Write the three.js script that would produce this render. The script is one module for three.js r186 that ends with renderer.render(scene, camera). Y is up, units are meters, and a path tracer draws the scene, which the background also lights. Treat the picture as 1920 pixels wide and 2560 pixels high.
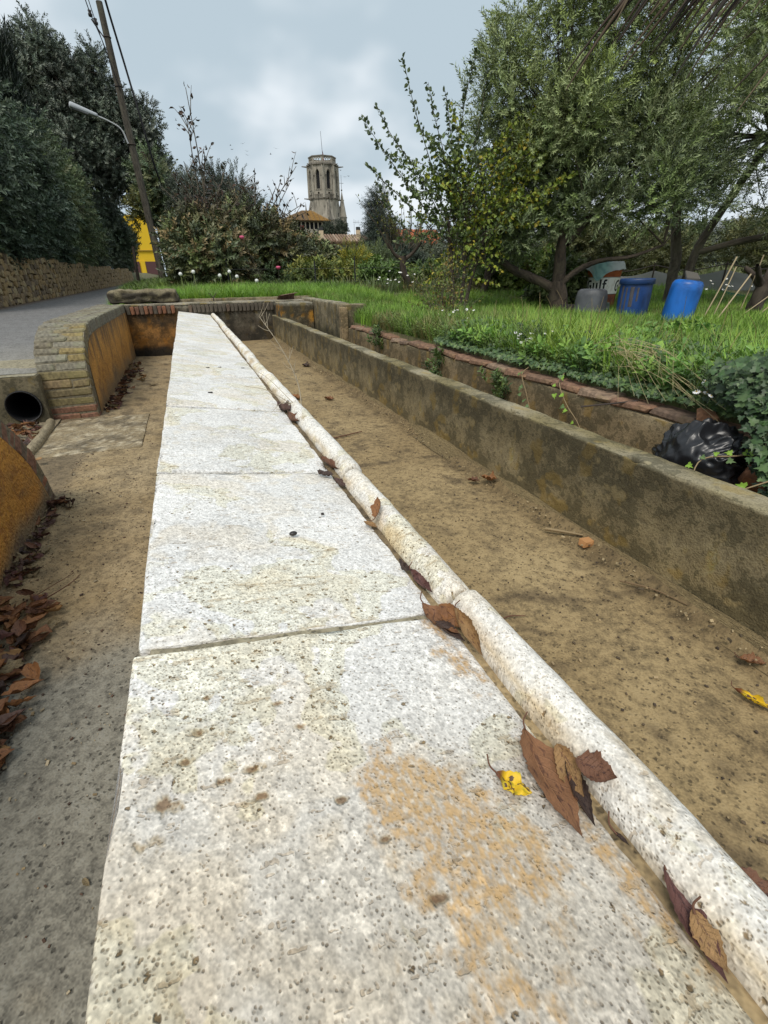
import * as THREE from 'three';
import { mergeGeometries } from 'three/addons/utils/BufferGeometryUtils.js';
import { ConvexGeometry } from 'three/addons/geometries/ConvexGeometry.js';
import { ImprovedNoise } from 'three/addons/math/ImprovedNoise.js';

// ---------------------------------------------------------------- camera, sky, sun, exposure
const scene = new THREE.Scene();
const camera = new THREE.PerspectiveCamera(94.63, 0.75, 0.01, 2500);
camera.position.set(0, 1.1, 0);
camera.quaternion.setFromRotationMatrix(new THREE.Matrix4().makeBasis(
  new THREE.Vector3(0.9339178772, -0.0131316043, 0.3572463561),
  new THREE.Vector3(0.1705032638, 0.8946999727, -0.4128445182),
  new THREE.Vector3(-0.314206995, 0.446474546, 0.8378152804)));
scene.add(camera);
const renderer = new THREE.WebGLRenderer({ antialias: true });
renderer.setSize(768, 1024);
renderer.toneMapping = THREE.LinearToneMapping;
renderer.toneMappingExposure = 1.55;
renderer.shadowMap.enabled = true;
const sun = new THREE.DirectionalLight(new THREE.Color(1, 0.95, 0.87), 1.5);
sun.position.set(-14, 34, 12);
sun.target.position.set(0, 0, -6);
sun.castShadow = true;
sun.shadow.radius = 40;
sun.shadow.mapSize.set(2048, 2048);
Object.assign(sun.shadow.camera, { left: -40, right: 40, top: 40, bottom: -40, near: 1, far: 120 });
scene.add(sun, sun.target);

const perlin = new ImprovedNoise();
const n3 = (x, y, z) => perlin.noise(x + 31.7, y + 11.3, z + 57.1);
function f3(x, y, z, o = 4) { let s = 0, a = 0.5; for (let i = 0; i < o; i++) { s += a * n3(x, y, z); x *= 2.03; y *= 2.03; z *= 2.03; a *= 0.5; } return s; }
const clamp = (x, a = 0, b = 1) => Math.min(b, Math.max(a, x));
const sm = (a, b, x) => { const t = clamp((x - a) / (b - a)); return t * t * (3 - 2 * t); };
const lerp = (a, b, t) => a + (b - a) * t;
function skyTexture() {
  const W = 1024, H = 512, d = new Float32Array(W * H * 4);
  for (let j = 0; j < H; j++) for (let i = 0; i < W; i++) {
    const th = ((i + 0.5) / W - 0.5) * 2 * Math.PI, ph = ((j + 0.5) / H - 0.5) * Math.PI;
    const x = Math.cos(ph) * Math.cos(th), y = Math.sin(ph), z = Math.cos(ph) * Math.sin(th), k = 4 * (j * W + i);
    const yy = Math.max(y, 0), s = 1.15 / (yy + 0.28);
    let c = f3(x * s * 1.1, 3.1 + yy, z * s * 1.1, 5) * 1.5 + 0.5;
    c += 0.6 * f3(x * s * 2.8, 9.1, z * s * 2.8, 5);
    c = sm(0.2, 0.92, c);
    c = lerp(c, 0.40, 0.5 * Math.exp(-yy * 9));
    d[k] = lerp(0.325, 0.60, c); d[k + 1] = lerp(0.395, 0.635, c); d[k + 2] = lerp(0.445, 0.665, c); d[k + 3] = 1;
    if (y < 0) { const t = sm(0, -0.12, y); d[k] = lerp(d[k], 0.16, t); d[k + 1] = lerp(d[k + 1], 0.15, t); d[k + 2] = lerp(d[k + 2], 0.11, t); }
  }
  const t = new THREE.DataTexture(d, W, H, THREE.RGBAFormat, THREE.FloatType);
  t.mapping = THREE.EquirectangularReflectionMapping; t.magFilter = t.minFilter = THREE.LinearFilter; t.wrapS = THREE.RepeatWrapping; t.needsUpdate = true;
  return t;
}
scene.background = skyTexture();
scene.environment = scene.background;

// ---------------------------------------------------------------- helpers
const DRUM_TURN = -2.08, CLOTH_AT = 2.57, SQ_TURN = 0.25;
function rng(seed) { let a = seed * 7919 + 13; return () => { a = (a + 0x6d2b79f5) | 0; let t = Math.imul(a ^ (a >>> 15), 1 | a); t = (t + Math.imul(t ^ (t >>> 7), 61 | t)) ^ t; return ((t ^ (t >>> 14)) >>> 0) / 4294967296; }; }
const V = (x, y, z) => new THREE.Vector3(x, y, z);
const counts = {};
function numbered(n) { const c = counts[n] = (counts[n] ?? -1) + 1; return c ? `${n}_${String(c).padStart(3, '0')}` : n; }
function shadow(o) { o.castShadow = o.receiveShadow = true; return o; }
function tag(o, label, category, group) { o.userData.label = label; o.userData.kind ??= 'thing'; if (category) o.userData.category = category; if (group) o.userData.group = group; return o; }
function thing(name, label, category, p = [0, 0, 0], group) { const o = new THREE.Group(); o.name = numbered(name); o.position.set(...p); scene.add(o); return tag(o, label, category, group); }
function part(parent, name, g, m) { const o = shadow(new THREE.Mesh(g, m)); o.name = name; parent.add(o); return o; }
function single(name, g, m, label, category, p = [0, 0, 0], group) { const o = shadow(new THREE.Mesh(g, m)); o.name = numbered(name); o.position.set(...p); scene.add(o); return tag(o, label, category, group); }
function struct(name, g, m) { const o = shadow(new THREE.Mesh(g, m)); o.name = numbered(name); o.userData.kind = 'structure'; scene.add(o); return o; }

// tileable value noise for textures
const HASH = new Float32Array(65536); { const r = rng(5); for (let i = 0; i < 65536; i++) HASH[i] = r(); }
const h2 = (x, y, s) => HASH[(x * 1619 + y * 31337 + s * 6971) & 65535];
function vn(x, y, px, py, s) {
  let xi = Math.floor(x), yi = Math.floor(y); const fx = x - xi, fy = y - yi, u = fx * fx * (3 - 2 * fx), v = fy * fy * (3 - 2 * fy);
  xi = ((xi % px) + px) % px; yi = ((yi % py) + py) % py; const x1 = xi + 1 === px ? 0 : xi + 1, y1 = yi + 1 === py ? 0 : yi + 1;
  const a = h2(xi, yi, s), b = h2(x1, yi, s), c = h2(xi, y1, s), d = h2(x1, y1, s);
  return a + (b - a) * u + (c - a + (a - b - c + d) * u) * v;
}
function fb(u, v, p, o, s, q = p) { let t = 0, a = 0.5, n = 0; for (let i = 0; i < o; i++) { t += a * vn(u * p, v * q, p, q, s + i * 17); n += a; a *= 0.5; p *= 2; q *= 2; } return t / n; }
function cell(u, v, p, s) { // worley: [distance to the nearest point, its hash]
  const x = u * p, y = v * p, xi = Math.floor(x), yi = Math.floor(y); let best = 9, id = 0;
  for (let j = -1; j < 2; j++) for (let i = -1; i < 2; i++) {
    const cx = (((xi + i) % p) + p) % p, cy = (((yi + j) % p) + p) % p;
    const dx = xi + i + h2(cx, cy, s) - x, dy = yi + j + h2(cx, cy, s + 7) - y, d = dx * dx + dy * dy;
    if (d < best) { best = d; id = h2(cx, cy, s + 13); }
  }
  return [Math.sqrt(best), id];
}
const SRGB = new Uint8Array(4097); for (let i = 0; i <= 4096; i++) { const x = i / 4096; SRGB[i] = Math.round(255 * (x <= 0.0031308 ? 12.92 * x : 1.055 * x ** (1 / 2.4) - 0.055)); }
function texture(W, H, fn, bump = true) { // fn(u, v, out) sets out = [r, g, b linear, height 0..1]
  const c = new Uint8Array(W * H * 4), b = bump ? new Uint8Array(W * H * 4) : null, o = [0, 0, 0, 0.5];
  for (let j = 0; j < H; j++) for (let i = 0; i < W; i++) {
    fn((i + 0.5) / W, (j + 0.5) / H, o); const k = 4 * (j * W + i);
    for (let q = 0; q < 3; q++) c[k + q] = SRGB[Math.round(clamp(o[q]) * 4096)];
    c[k + 3] = 255;
    if (b) { b[k] = b[k + 1] = b[k + 2] = Math.round(clamp(o[3]) * 255); b[k + 3] = 255; }
  }
  const mk = (d, srgb) => { const t = new THREE.DataTexture(d, W, H, THREE.RGBAFormat); t.wrapS = t.wrapT = THREE.RepeatWrapping; t.magFilter = THREE.LinearFilter; t.minFilter = THREE.LinearMipmapLinearFilter; t.generateMipmaps = true; if (srgb) t.colorSpace = THREE.SRGBColorSpace; t.needsUpdate = true; return t; };
  return { map: mk(c, true), bumpMap: b ? mk(b, false) : null };
}
function mat(t, o = {}) { const { bump, color, ...r } = o; const m = new THREE.MeshStandardMaterial({ roughness: 0.92, ...(t ? { map: t.map, ...(t.bumpMap && bump ? { bumpMap: t.bumpMap, bumpScale: bump } : {}) } : {}), ...r }); if (color) m.color.setRGB(...color); return m; }
const flat = (r, g, b, o = {}) => mat(null, { color: [r, g, b], ...o });

function weldNormals(g, q = 1e4) {
  const p = g.attributes.position, ix = g.index, n = p.count, map = new Map(), id = new Int32Array(n); let c = 0;
  for (let i = 0; i < n; i++) { const k = `${Math.round(p.getX(i) * q)},${Math.round(p.getY(i) * q)},${Math.round(p.getZ(i) * q)}`; let v = map.get(k); if (v === undefined) map.set(k, v = c++); id[i] = v; }
  const acc = new Float64Array(c * 3), m = ix ? ix.count : n, at = (i) => (ix ? ix.getX(i) : i), A = V(), B = V(), C = V();
  for (let i = 0; i < m; i += 3) {
    const a = at(i), b = at(i + 1), d = at(i + 2);
    A.fromBufferAttribute(p, a); B.fromBufferAttribute(p, b).sub(A); C.fromBufferAttribute(p, d).sub(A); B.cross(C);
    for (const v of [a, b, d]) { acc[3 * id[v]] += B.x; acc[3 * id[v] + 1] += B.y; acc[3 * id[v] + 2] += B.z; }
  }
  const N = new Float32Array(n * 3);
  for (let i = 0; i < n; i++) { const k = 3 * id[i], l = Math.hypot(acc[k], acc[k + 1], acc[k + 2]) || 1; N[3 * i] = acc[k] / l; N[3 * i + 1] = acc[k + 1] / l; N[3 * i + 2] = acc[k + 2] / l; }
  g.setAttribute('normal', new THREE.BufferAttribute(N, 3)); return g;
}
function axisList(half, bev, seg) {
  const a = half - bev, n = Math.max(1, Math.round(2 * a / seg)), L = [-half, -half + 0.3 * bev];
  for (let i = 0; i <= n; i++) L.push(-a + 2 * a * i / n);
  L.push(half - 0.3 * bev, half); return L;
}
// a weathered block: rounded edges, uneven faces, uv in metres
function block(w, h, d, { bev = 0.01, seg = 0.1, amp = 0.003, freq = 9, seed = 0, segs, chip = 0 } = {}) {
  const s3 = segs || [seg, seg, seg], L = [axisList(w / 2, bev, s3[0]), axisList(h / 2, bev, s3[1]), axisList(d / 2, bev, s3[2])];
  const g = new THREE.BoxGeometry(1, 1, 1, L[0].length - 1, L[1].length - 1, L[2].length - 1), p = g.attributes.position, nn = g.attributes.normal, uv = g.attributes.uv, H = [w / 2 - bev, h / 2 - bev, d / 2 - bev], v = [0, 0, 0], e = [0, 0, 0];
  for (let i = 0; i < p.count; i++) {
    v[0] = p.getX(i); v[1] = p.getY(i); v[2] = p.getZ(i);
    for (let k = 0; k < 3; k++) v[k] = L[k][Math.round((v[k] + 0.5) * (L[k].length - 1))];
    const ax = Math.abs(nn.getX(i)) > 0.5 ? 0 : Math.abs(nn.getY(i)) > 0.5 ? 1 : 2;
    if (ax === 0) uv.setXY(i, v[2], v[1]); else if (ax === 1) uv.setXY(i, v[0], v[2]); else uv.setXY(i, v[0], v[1]);
    let l = 0, on = 0; for (let k = 0; k < 3; k++) { const c = clamp(v[k], -H[k], H[k]); e[k] = v[k] - c; l += e[k] * e[k]; if (Math.abs(e[k]) > 1e-9) on++; }
    l = Math.sqrt(l) || 1;
    let b = bev + amp * f3(v[0] * freq + seed * 3.1, v[1] * freq + seed, v[2] * freq, 3) * 2;
    if (chip && on > 1) b -= chip * Math.max(0, n3(v[0] * 13 + seed, v[1] * 13, v[2] * 13) * 2 - 0.25);
    for (let k = 0; k < 3; k++) v[k] = clamp(v[k], -H[k], H[k]) + e[k] / l * b;
    p.setXYZ(i, ...v);
  }
  return weldNormals(g);
}
function triUV(g, s = 1) {
  if (g.index) g = g.toNonIndexed(); const p = g.attributes.position, uv = new Float32Array(p.count * 2), A = V(), B = V(), C = V();
  for (let i = 0; i < p.count; i += 3) {
    A.fromBufferAttribute(p, i); B.fromBufferAttribute(p, i + 1).sub(A); C.fromBufferAttribute(p, i + 2).sub(A); B.cross(C);
    const x = Math.abs(B.x), y = Math.abs(B.y), z = Math.abs(B.z);
    for (let k = i; k < i + 3; k++) { const X = p.getX(k), Y = p.getY(k), Z = p.getZ(k), q = y > x && y > z ? [X, Z] : x > z ? [Z, Y] : [X, Y]; uv[2 * k] = q[0] * s; uv[2 * k + 1] = q[1] * s; }
  }
  g.setAttribute('uv', new THREE.BufferAttribute(uv, 2)); return g;
}
function paint(g, fn) { const p = g.attributes.position, c = new Float32Array(p.count * 3); for (let i = 0; i < p.count; i++) { const q = fn(p.getX(i), p.getY(i), p.getZ(i)); c[3 * i] = q[0]; c[3 * i + 1] = q[1]; c[3 * i + 2] = q[2]; } g.setAttribute('color', new THREE.BufferAttribute(c, 3)); return g; }
function solid(g, r, gg, b) { return paint(g, () => [r, gg, b]); }
const mix3 = (a, b, t) => [lerp(a[0], b[0], t), lerp(a[1], b[1], t), lerp(a[2], b[2], t)];
const at = (g, x, y, z) => g.translate(x, y, z);
function merge(list) { const attrs = ['position', 'normal', 'uv', 'color'].filter((a) => list.every((g) => g.attributes[a])); return mergeGeometries(list.map((g) => { g = g.index ? g.toNonIndexed() : g; for (const k of Object.keys(g.attributes)) if (!attrs.includes(k)) g.deleteAttribute(k); return g; })); }
// grid sheet over lists of x and z
function sheet(xs, zs, hf) {
  const nx = xs.length, nz = zs.length, P = [], U = [], I = [];
  for (const z of zs) for (const x of xs) { P.push(x, hf(x, z), z); U.push(x, z); }
  for (let j = 0; j < nz - 1; j++) for (let i = 0; i < nx - 1; i++) { const a = j * nx + i, b = a + 1, c = a + nx, d = c + 1; if (zs[1] > zs[0]) I.push(a, c, b, b, c, d); else I.push(a, b, c, b, d, c); }
  const g = new THREE.BufferGeometry(); g.setAttribute('position', new THREE.Float32BufferAttribute(P, 3)); g.setAttribute('uv', new THREE.Float32BufferAttribute(U, 2)); g.setIndex(I); g.computeVertexNormals(); return g;
}
const range = (a, b, s) => { const n = Math.max(1, Math.round(Math.abs(b - a) / s)), L = []; for (let i = 0; i <= n; i++) L.push(a + (b - a) * i / n); return L; };
// tapered tube through points; pts: Vector3[], rad: (t) => radius
function tube(pts, r0, r1, { rs = 7, seg = 0, lump = 0, seed = 0, caps = false } = {}) {
  const c = new THREE.CatmullRomCurve3(pts), n = seg || Math.max(3, pts.length * 3), P = [], N = [], U = [], I = [];
  const len = c.getLength(); let nor = V(), T = V(), B = V();
  const t0 = c.getTangent(0); nor.set(Math.abs(t0.y) > 0.9 ? 1 : 0, Math.abs(t0.y) > 0.9 ? 0 : 1, 0);
  for (let i = 0; i <= n; i++) {
    const t = i / n, p = c.getPoint(t); T = c.getTangent(t); B.crossVectors(T, nor).normalize(); nor.crossVectors(B, T).normalize();
    const r = typeof r0 === 'function' ? r0(t) : lerp(r0, r1, t);
    for (let k = 0; k <= rs; k++) {
      const a = k / rs * 2 * Math.PI, q = nor.clone().multiplyScalar(Math.cos(a)).addScaledVector(B, Math.sin(a));
      const rr = r * (1 + lump * n3(p.x * 6 + Math.cos(a) * 1.3 + seed, p.y * 4, p.z * 6 + Math.sin(a) * 1.3) * 2);
      P.push(p.x + q.x * rr, p.y + q.y * rr, p.z + q.z * rr); N.push(q.x, q.y, q.z); U.push(k / rs * Math.max(0.1, Math.round(6.28 * r * 8) / 8), t * len);
    }
  }
  for (let i = 0; i < n; i++) for (let k = 0; k < rs; k++) { const a = i * (rs + 1) + k, b = a + 1, d = a + rs + 1, e = d + 1; I.push(a, b, d, b, e, d); }
  if (caps) for (const [row, s] of [[0, 1], [n, -1]]) { const o = row * (rs + 1); for (let k = 1; k < rs - 1; k++) I.push(...(s > 0 ? [o, o + k + 1, o + k] : [o, o + k, o + k + 1])); }
  const g = new THREE.BufferGeometry(); g.setAttribute('position', new THREE.Float32BufferAttribute(P, 3)); g.setAttribute('normal', new THREE.Float32BufferAttribute(N, 3)); g.setAttribute('uv', new THREE.Float32BufferAttribute(U, 2)); g.setIndex(I);
  return lump ? weldNormals(g) : g;
}
// a low-cost chamfered brick, about 44 triangles
function chunk(w, h, d, c, jit, r, n = 8) {
  const pts = [], J = () => (r() - 0.5) * 2 * jit;
  for (const sx of [-1, 1]) for (const sy of [-1, 1]) for (const sz of [-1, 1]) {
    const j = [J(), J(), J()];
    pts.push(V(sx * (w / 2 - c) + j[0], sy * (h / 2 - c) + j[1], sz * d / 2 + j[2]), V(sx * (w / 2 - c) + j[0], sy * h / 2 + j[1], sz * (d / 2 - c) + j[2]), V(sx * w / 2 + j[0], sy * (h / 2 - c) + j[1], sz * (d / 2 - c) + j[2]));
  }
  return triUV(new ConvexGeometry(pts));
}
function rock(w, h, d, r, n = 16) { const pts = []; for (let i = 0; i < n; i++) { const a = V(r() - 0.5, r() - 0.5, r() - 0.5).normalize(); pts.push(V(a.x * w * (0.42 + 0.12 * r()), a.y * h * (0.42 + 0.12 * r()), a.z * d * (0.42 + 0.12 * r()))); } for (const sx of [-1, 1]) for (const sy of [-1, 1]) for (const sz of [-1, 1]) pts.push(V(sx * w * 0.42 * (0.8 + 0.3 * r()), sy * h * 0.42 * (0.8 + 0.3 * r()), sz * d * 0.42 * (0.8 + 0.3 * r()))); return triUV(new ConvexGeometry(pts)); }

// ---------------------------------------------------------------- surfaces
function pitted(u, v, o, P, tone) { // limestone: pale grains, dark specks, pits drawn out along the bedding
  const w1 = fb(u, v, 7 * P, 4, 331) - 0.5, w2 = fb(u, v, 7 * P, 4, 341) - 0.5, U = u + 0.5 * w1, W = v + 0.5 * w2;
  const lo = fb(U, W, 4 * P, 4, 1), dirt = fb(W, U, 5 * P, 5, 9), g = fb(u, v, 150 * P, 2, 3), g2 = vn(u * 330 * P, v * 330 * P, 330 * P, 330 * P, 8), g3 = vn(u * 620 * P, v * 620 * P, 620 * P, 620 * P, 18);
  let r = 0.73, gg = 0.712, b = 0.68; const t = tone * (0.86 + 0.5 * (g - 0.5) + 0.30 * (g2 - 0.5) + 0.22 * (g3 - 0.5) + 0.34 * (lo - 0.5));
  let h = 0.62 + 0.3 * (g - 0.5) + 0.2 * (g2 - 0.5);
  const warm = sm(0.46, 0.72, dirt); r *= t; gg *= t * (1 - 0.05 * warm); b *= t * (1 - 0.13 * warm);
  const rough = sm(0.46, 0.66, fb(U, W, 6 * P, 4, 23));
  const [d1, i1] = cell(u, v, 250 * P, 4);
  if (i1 > 0.86 - 0.30 * rough && d1 < 0.5) { const k = sm(0.5, 0.15, d1 + 0.3 * (g3 - 0.5)) * (0.25 + 0.6 * h2(i1 * 9999 | 0, 3, 2)); r *= 1 - k * 0.62; gg *= 1 - k * 0.68; b *= 1 - k * 0.75; h -= 0.3 * k; }
  else if (i1 < 0.10 && d1 < 0.5) { r *= 1.2; gg *= 1.2; b *= 1.2; }
  const [d3, i3] = cell(u + 0.006 * (g - 0.5), v + 0.004 * (lo - 0.5), 85 * P, 14), e3 = d3 + 0.35 * (g2 - 0.5) + 0.25 * (g3 - 0.5);
  if (i3 > 0.985 - 0.11 * rough && e3 < 0.26) { const k = sm(0.3, 0.08, e3); r *= 1 - k * 0.6; gg *= 1 - k * 0.69; b *= 1 - k * 0.8; h -= 0.45 * k; }
  const el = fb(u, v, 30 * P, 4, 61, 95 * P), ek = 0.55 * sm(0.75, 0.80, el + 0.22 * (g2 - 0.5) + 0.06 * rough); r *= 1 - ek * 0.5; gg *= 1 - ek * 0.6; b *= 1 - ek * 0.72; h -= 0.4 * ek;
  const tan = sm(0.5, 0.8, rough * (0.5 + dirt)); gg *= 1 - 0.05 * tan; b *= 1 - 0.15 * tan; r *= 1 - 0.04 * tan;
  o[0] = r; o[1] = gg; o[2] = b; o[3] = h;
}
const tStone = texture(1024, 1024, (u, v, o) => pitted(u, v, o, 1, 1.12));
const blob = (x, y, cx, cy, rx, ry) => Math.exp(-(((x - cx) / rx) ** 2 + ((y - cy) / ry) ** 2));
const NEARPITS = [[-0.103, -0.341, 0.013], [-0.116, -0.307, 0.010], [-0.048, -0.352, 0.007], [-0.016, -0.325, 0.006], [-0.07, -0.42, 0.007], [0.02, -0.44, 0.006], [-0.085, -0.385, 0.006], [0.115, -0.19, 0.007], [0.06, -0.30, 0.005], [0.2, -0.5, 0.005], [-0.02, -0.36, 0.008], [0.04, -0.40, 0.006], [-0.06, -0.47, 0.006], [0.09, -0.25, 0.005]];
const tNear = texture(1024, 1536, (u, v, o) => {
  const x = -0.15 + u * 0.48, z = -0.575 + v * 0.745;
  pitted(u * 0.6 + 0.2, v * 0.9, o, 1, 1.12);
  const wa = 0.12 * (fb(u, v, 8, 4, 351) - 0.5), wb = 0.12 * (fb(u, v, 8, 4, 361) - 0.5), n = fb(u + wa * 1.6, v + wb * 1.6, 7, 6, 71), n2 = fb(u, v, 24, 4, 77), gr = fb(u, v, 130, 2, 79);
  const age = sm(-0.52, -0.12, z + 0.18 * (n - 0.5)); // worn, duller towards the tap end
  o[0] *= lerp(0.98, 0.70, age); o[1] *= lerp(0.97, 0.645, age); o[2] *= lerp(0.955, 0.565, age);
  let st = blob(x, z, 0.125, -0.30, 0.06, 0.055) * 1.0 + blob(x, z, 0.17, -0.245, 0.06, 0.045) * 0.95 + blob(x, z, 0.2, -0.2, 0.05, 0.05) * 0.8 + blob(x, z, 0.285, -0.44, 0.03, 0.09) * 0.75 + blob(x, z, 0.15, -0.14, 0.09, 0.1) * 0.6 + blob(x, z, 0.3, -0.17, 0.03, 0.14) * 0.8 + blob(x, z, 0.29, -0.56, 0.04, 0.03) * 0.7;
  const n3b = fb(u, v, 40, 4, 83, 60);
  st = sm(0.40, 0.78, st * (0.4 + 1.1 * n) + 0.9 * (n2 - 0.5) + 0.7 * (n3b - 0.5)) * clamp(0.2 + 1.5 * (gr - 0.15));
  st = clamp(st) * 0.78;
  o[0] = lerp(o[0], 0.42 * (0.6 + 0.8 * gr), st); o[1] = lerp(o[1], 0.255 * (0.6 + 0.8 * gr), st); o[2] = lerp(o[2], 0.095 * (0.6 + 0.8 * gr), st);
  for (const [px, pz, r] of NEARPITS) { const wx = x - px + 0.9 * r * (n3b - 0.5), wz = z - pz + 0.9 * r * (n2 - 0.5), d = Math.hypot(wx * 0.75, wz * 1.25) / (0.8 * r) + 1.7 * (n3b - 0.5) + 0.8 * (gr - 0.5); if (d < 2) { const k = sm(1.5, 0.45, d), k2 = sm(0.8, 0.3, d); o[0] *= 1 - 0.30 * k - 0.30 * k2; o[1] *= 1 - 0.38 * k - 0.33 * k2; o[2] *= 1 - 0.52 * k - 0.28 * k2; o[3] -= 0.5 * k; } }
  const sp = sm(0.62, 0.7, vn(u * 60, v * 93, 60, 93, 91)) * sm(0.5, 0.62, n); o[0] = lerp(o[0], o[0] * 1.25, sp); o[1] = lerp(o[1], o[1] * 1.25, sp); o[2] = lerp(o[2], o[2] * 1.25, sp);
});
function gritty(u, v, o, k = 1) { // neutral cement or packed earth, about 0.8 in the mean
  const a = fb(u, v, 7, 5, 2), b = fb(u, v, 60, 3, 31), c = vn(u * 300, v * 300, 300, 300, 6), [d, i] = cell(u, v, 70, 19);
  let t = 0.8 + 0.5 * (a - 0.5) * k + 0.8 * (b - 0.5) * k + 0.4 * (c - 0.5); let h = 0.5 + 0.6 * (b - 0.5) + 0.2 * (c - 0.5);
  const e2 = d + 0.3 * (c - 0.5) + 0.25 * (b - 0.5); if (i > 0.90 - 0.28 * sm(0.45, 0.6, a) && e2 < 0.34) { const q = sm(0.34, 0.1, e2); t *= 1 - 0.5 * q; h -= 0.25 * q; } if (i < 0.08 && d < 0.25) { t *= 1.25; h += 0.2; }
  o[0] = t; o[1] = t * 0.985; o[2] = t * 0.955; o[3] = h;
}
const tGrit = texture(1024, 1024, (u, v, o) => gritty(u, v, o, 1));
const tCement = texture(1024, 1024, (u, v, o) => { // lichened render: dark blotches, pale scars and hairline cracks
  const a = fb(u, v, 9, 6, 101), b = fb(u, v, 48, 4, 111), c = vn(u * 300, v * 300, 300, 300, 16);
  let t = 0.86 + 0.4 * (c - 0.5) + 0.8 * (b - 0.5); const dark = sm(0.45, 0.57, a + 0.75 * (b - 0.5) + 0.25 * (c - 0.5)); t *= 1 - 0.58 * dark;
  let r = t, g = t * lerp(0.97, 0.99, dark), bl = t * lerp(0.9, 0.86, dark), h = 0.5 + 0.5 * (b - 0.5) + 0.2 * (c - 0.5);
  const pale = sm(0.7, 0.78, fb(u, v, 13, 4, 131)); r = lerp(r, 1.15, pale * 0.6); g = lerp(g, 1.08, pale * 0.6); bl = lerp(bl, 0.9, pale * 0.6);
  const yl = sm(0.62, 0.72, fb(u, v, 11, 4, 151)); r = lerp(r, 0.9, yl * 0.45); g = lerp(g, 0.72, yl * 0.45); bl = lerp(bl, 0.25, yl * 0.45);
  const cr = sm(0.006, 0.001, Math.abs(fb(u, v, 2, 4, 161) - 0.5)) * sm(0.5, 0.6, fb(u, v, 3, 2, 171)); r *= 1 + 0.35 * cr; g *= 1 + 0.3 * cr; bl *= 1 + 0.2 * cr; h -= 0.3 * cr;
  o[0] = r; o[1] = g; o[2] = bl; o[3] = h;
});
const tPlaster = texture(1024, 1024, (u, v, o) => {
  const a = fb(u, v, 4, 5, 201), b = fb(u, v, 90, 3, 211), c = fb(u, v, 20, 4, 221);
  const t = 0.8 + 0.5 * (a - 0.5) + 0.45 * (b - 0.5) + 0.25 * (c - 0.5); let h = 0.5 + 0.8 * (b - 0.5); o[0] = t; o[1] = t * (0.97 + 0.1 * (c - 0.5)); o[2] = t * 0.9;
  const dk = sm(0.58, 0.66, c + 0.5 * (b - 0.5)); o[0] *= 1 - 0.35 * dk; o[1] *= 1 - 0.4 * dk; o[2] *= 1 - 0.3 * dk;
  const cr = sm(0.005, 0.001, Math.abs(fb(u, v, 2, 4, 231) - 0.5)); for (let q = 0; q < 3; q++) o[q] *= 1 - 0.5 * cr; o[3] = h - 0.3 * cr;
});
const tBrick = texture(512, 512, (u, v, o) => { const a = fb(u, v, 14, 4, 301), b = fb(u, v, 70, 3, 311), l = sm(0.55, 0.7, fb(u, v, 9, 4, 321)); const t = 0.76 + 1.1 * (a - 0.5) + 0.75 * (b - 0.5); o[0] = lerp(t, 0.72, l * 0.5); o[1] = lerp(t, 0.78, l * 0.5); o[2] = lerp(t, 0.62, l * 0.5); o[3] = 0.5 + 0.5 * (a - 0.5) + 0.5 * (b - 0.5); });
const tBark = texture(512, 512, (u, v, o) => { const a = fb(u, v, 24, 4, 401, 5), b = fb(u, v, 60, 3, 411, 30), l = sm(0.58, 0.75, fb(u, v, 8, 4, 421)); const t = 0.45 + 1.0 * (a - 0.35) + 0.5 * (b - 0.5); o[0] = lerp(t, 0.75, l * 0.5); o[1] = lerp(t * 0.97, 0.8, l * 0.5); o[2] = lerp(t * 0.93, 0.68, l * 0.5); o[3] = 0.9 * a + 0.3 * (b - 0.5); });
const tTower = texture(512, 512, (u, v, o) => { const a = fb(u, v, 6, 5, 501), s = fb(u, v, 26, 4, 511, 3), b = fb(u, v, 70, 3, 521); let t = 0.85 + 0.4 * (a - 0.5) + 0.3 * (b - 0.5); t *= 1 - 0.6 * sm(0.5, 0.72, s * 0.7 + a * 0.35); o[0] = t; o[1] = t * 0.97; o[2] = t * 0.91; o[3] = b; });

const M = {
  slab: mat(tStone, { bump: 0.004, roughness: 0.85 }), near: mat(tNear, { bump: 0.004, roughness: 0.85 }), rail: mat(tStone, { bump: 0.004, vertexColors: true, roughness: 0.85 }),
  grit: mat(tGrit, { bump: 0.006, vertexColors: true }), cement: mat(tCement, { bump: 0.006, vertexColors: true }), plaster: mat(tPlaster, { bump: 0.01, vertexColors: true }),
  mortar: mat(tGrit, { bump: 0.004, color: [0.20, 0.17, 0.12] }), bark: mat(tBark, { bump: 0.018, color: [0.115, 0.088, 0.064] }), darkBark: mat(tBark, { bump: 0.01, color: [0.085, 0.065, 0.05] }), greyBark: mat(tBark, { bump: 0.012, color: [0.18, 0.15, 0.115] }),
  tower: mat(tTower, { color: [0.40, 0.37, 0.32] }), towerDark: mat(tTower, { color: [0.23, 0.212, 0.188] }), hole: flat(0.012, 0.012, 0.014), iron: flat(0.05, 0.035, 0.028, { roughness: 0.7 }), pole: mat(tBark, { bump: 0.004, color: [0.13, 0.115, 0.09] }),
};
const brickMats = [[0.36, 0.16, 0.085], [0.27, 0.135, 0.085], [0.185, 0.13, 0.09], [0.21, 0.175, 0.10], [0.29, 0.25, 0.18], [0.14, 0.115, 0.085], [0.42, 0.20, 0.10]].map((c) => mat(tBrick, { bump: 0.005, color: c }));
const lichenMats = [[0.265, 0.24, 0.18], [0.25, 0.225, 0.165], [0.235, 0.205, 0.145], [0.28, 0.255, 0.195], [0.225, 0.19, 0.13]].map((c) => mat(tBrick, { bump: 0.006, color: c }));
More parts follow.
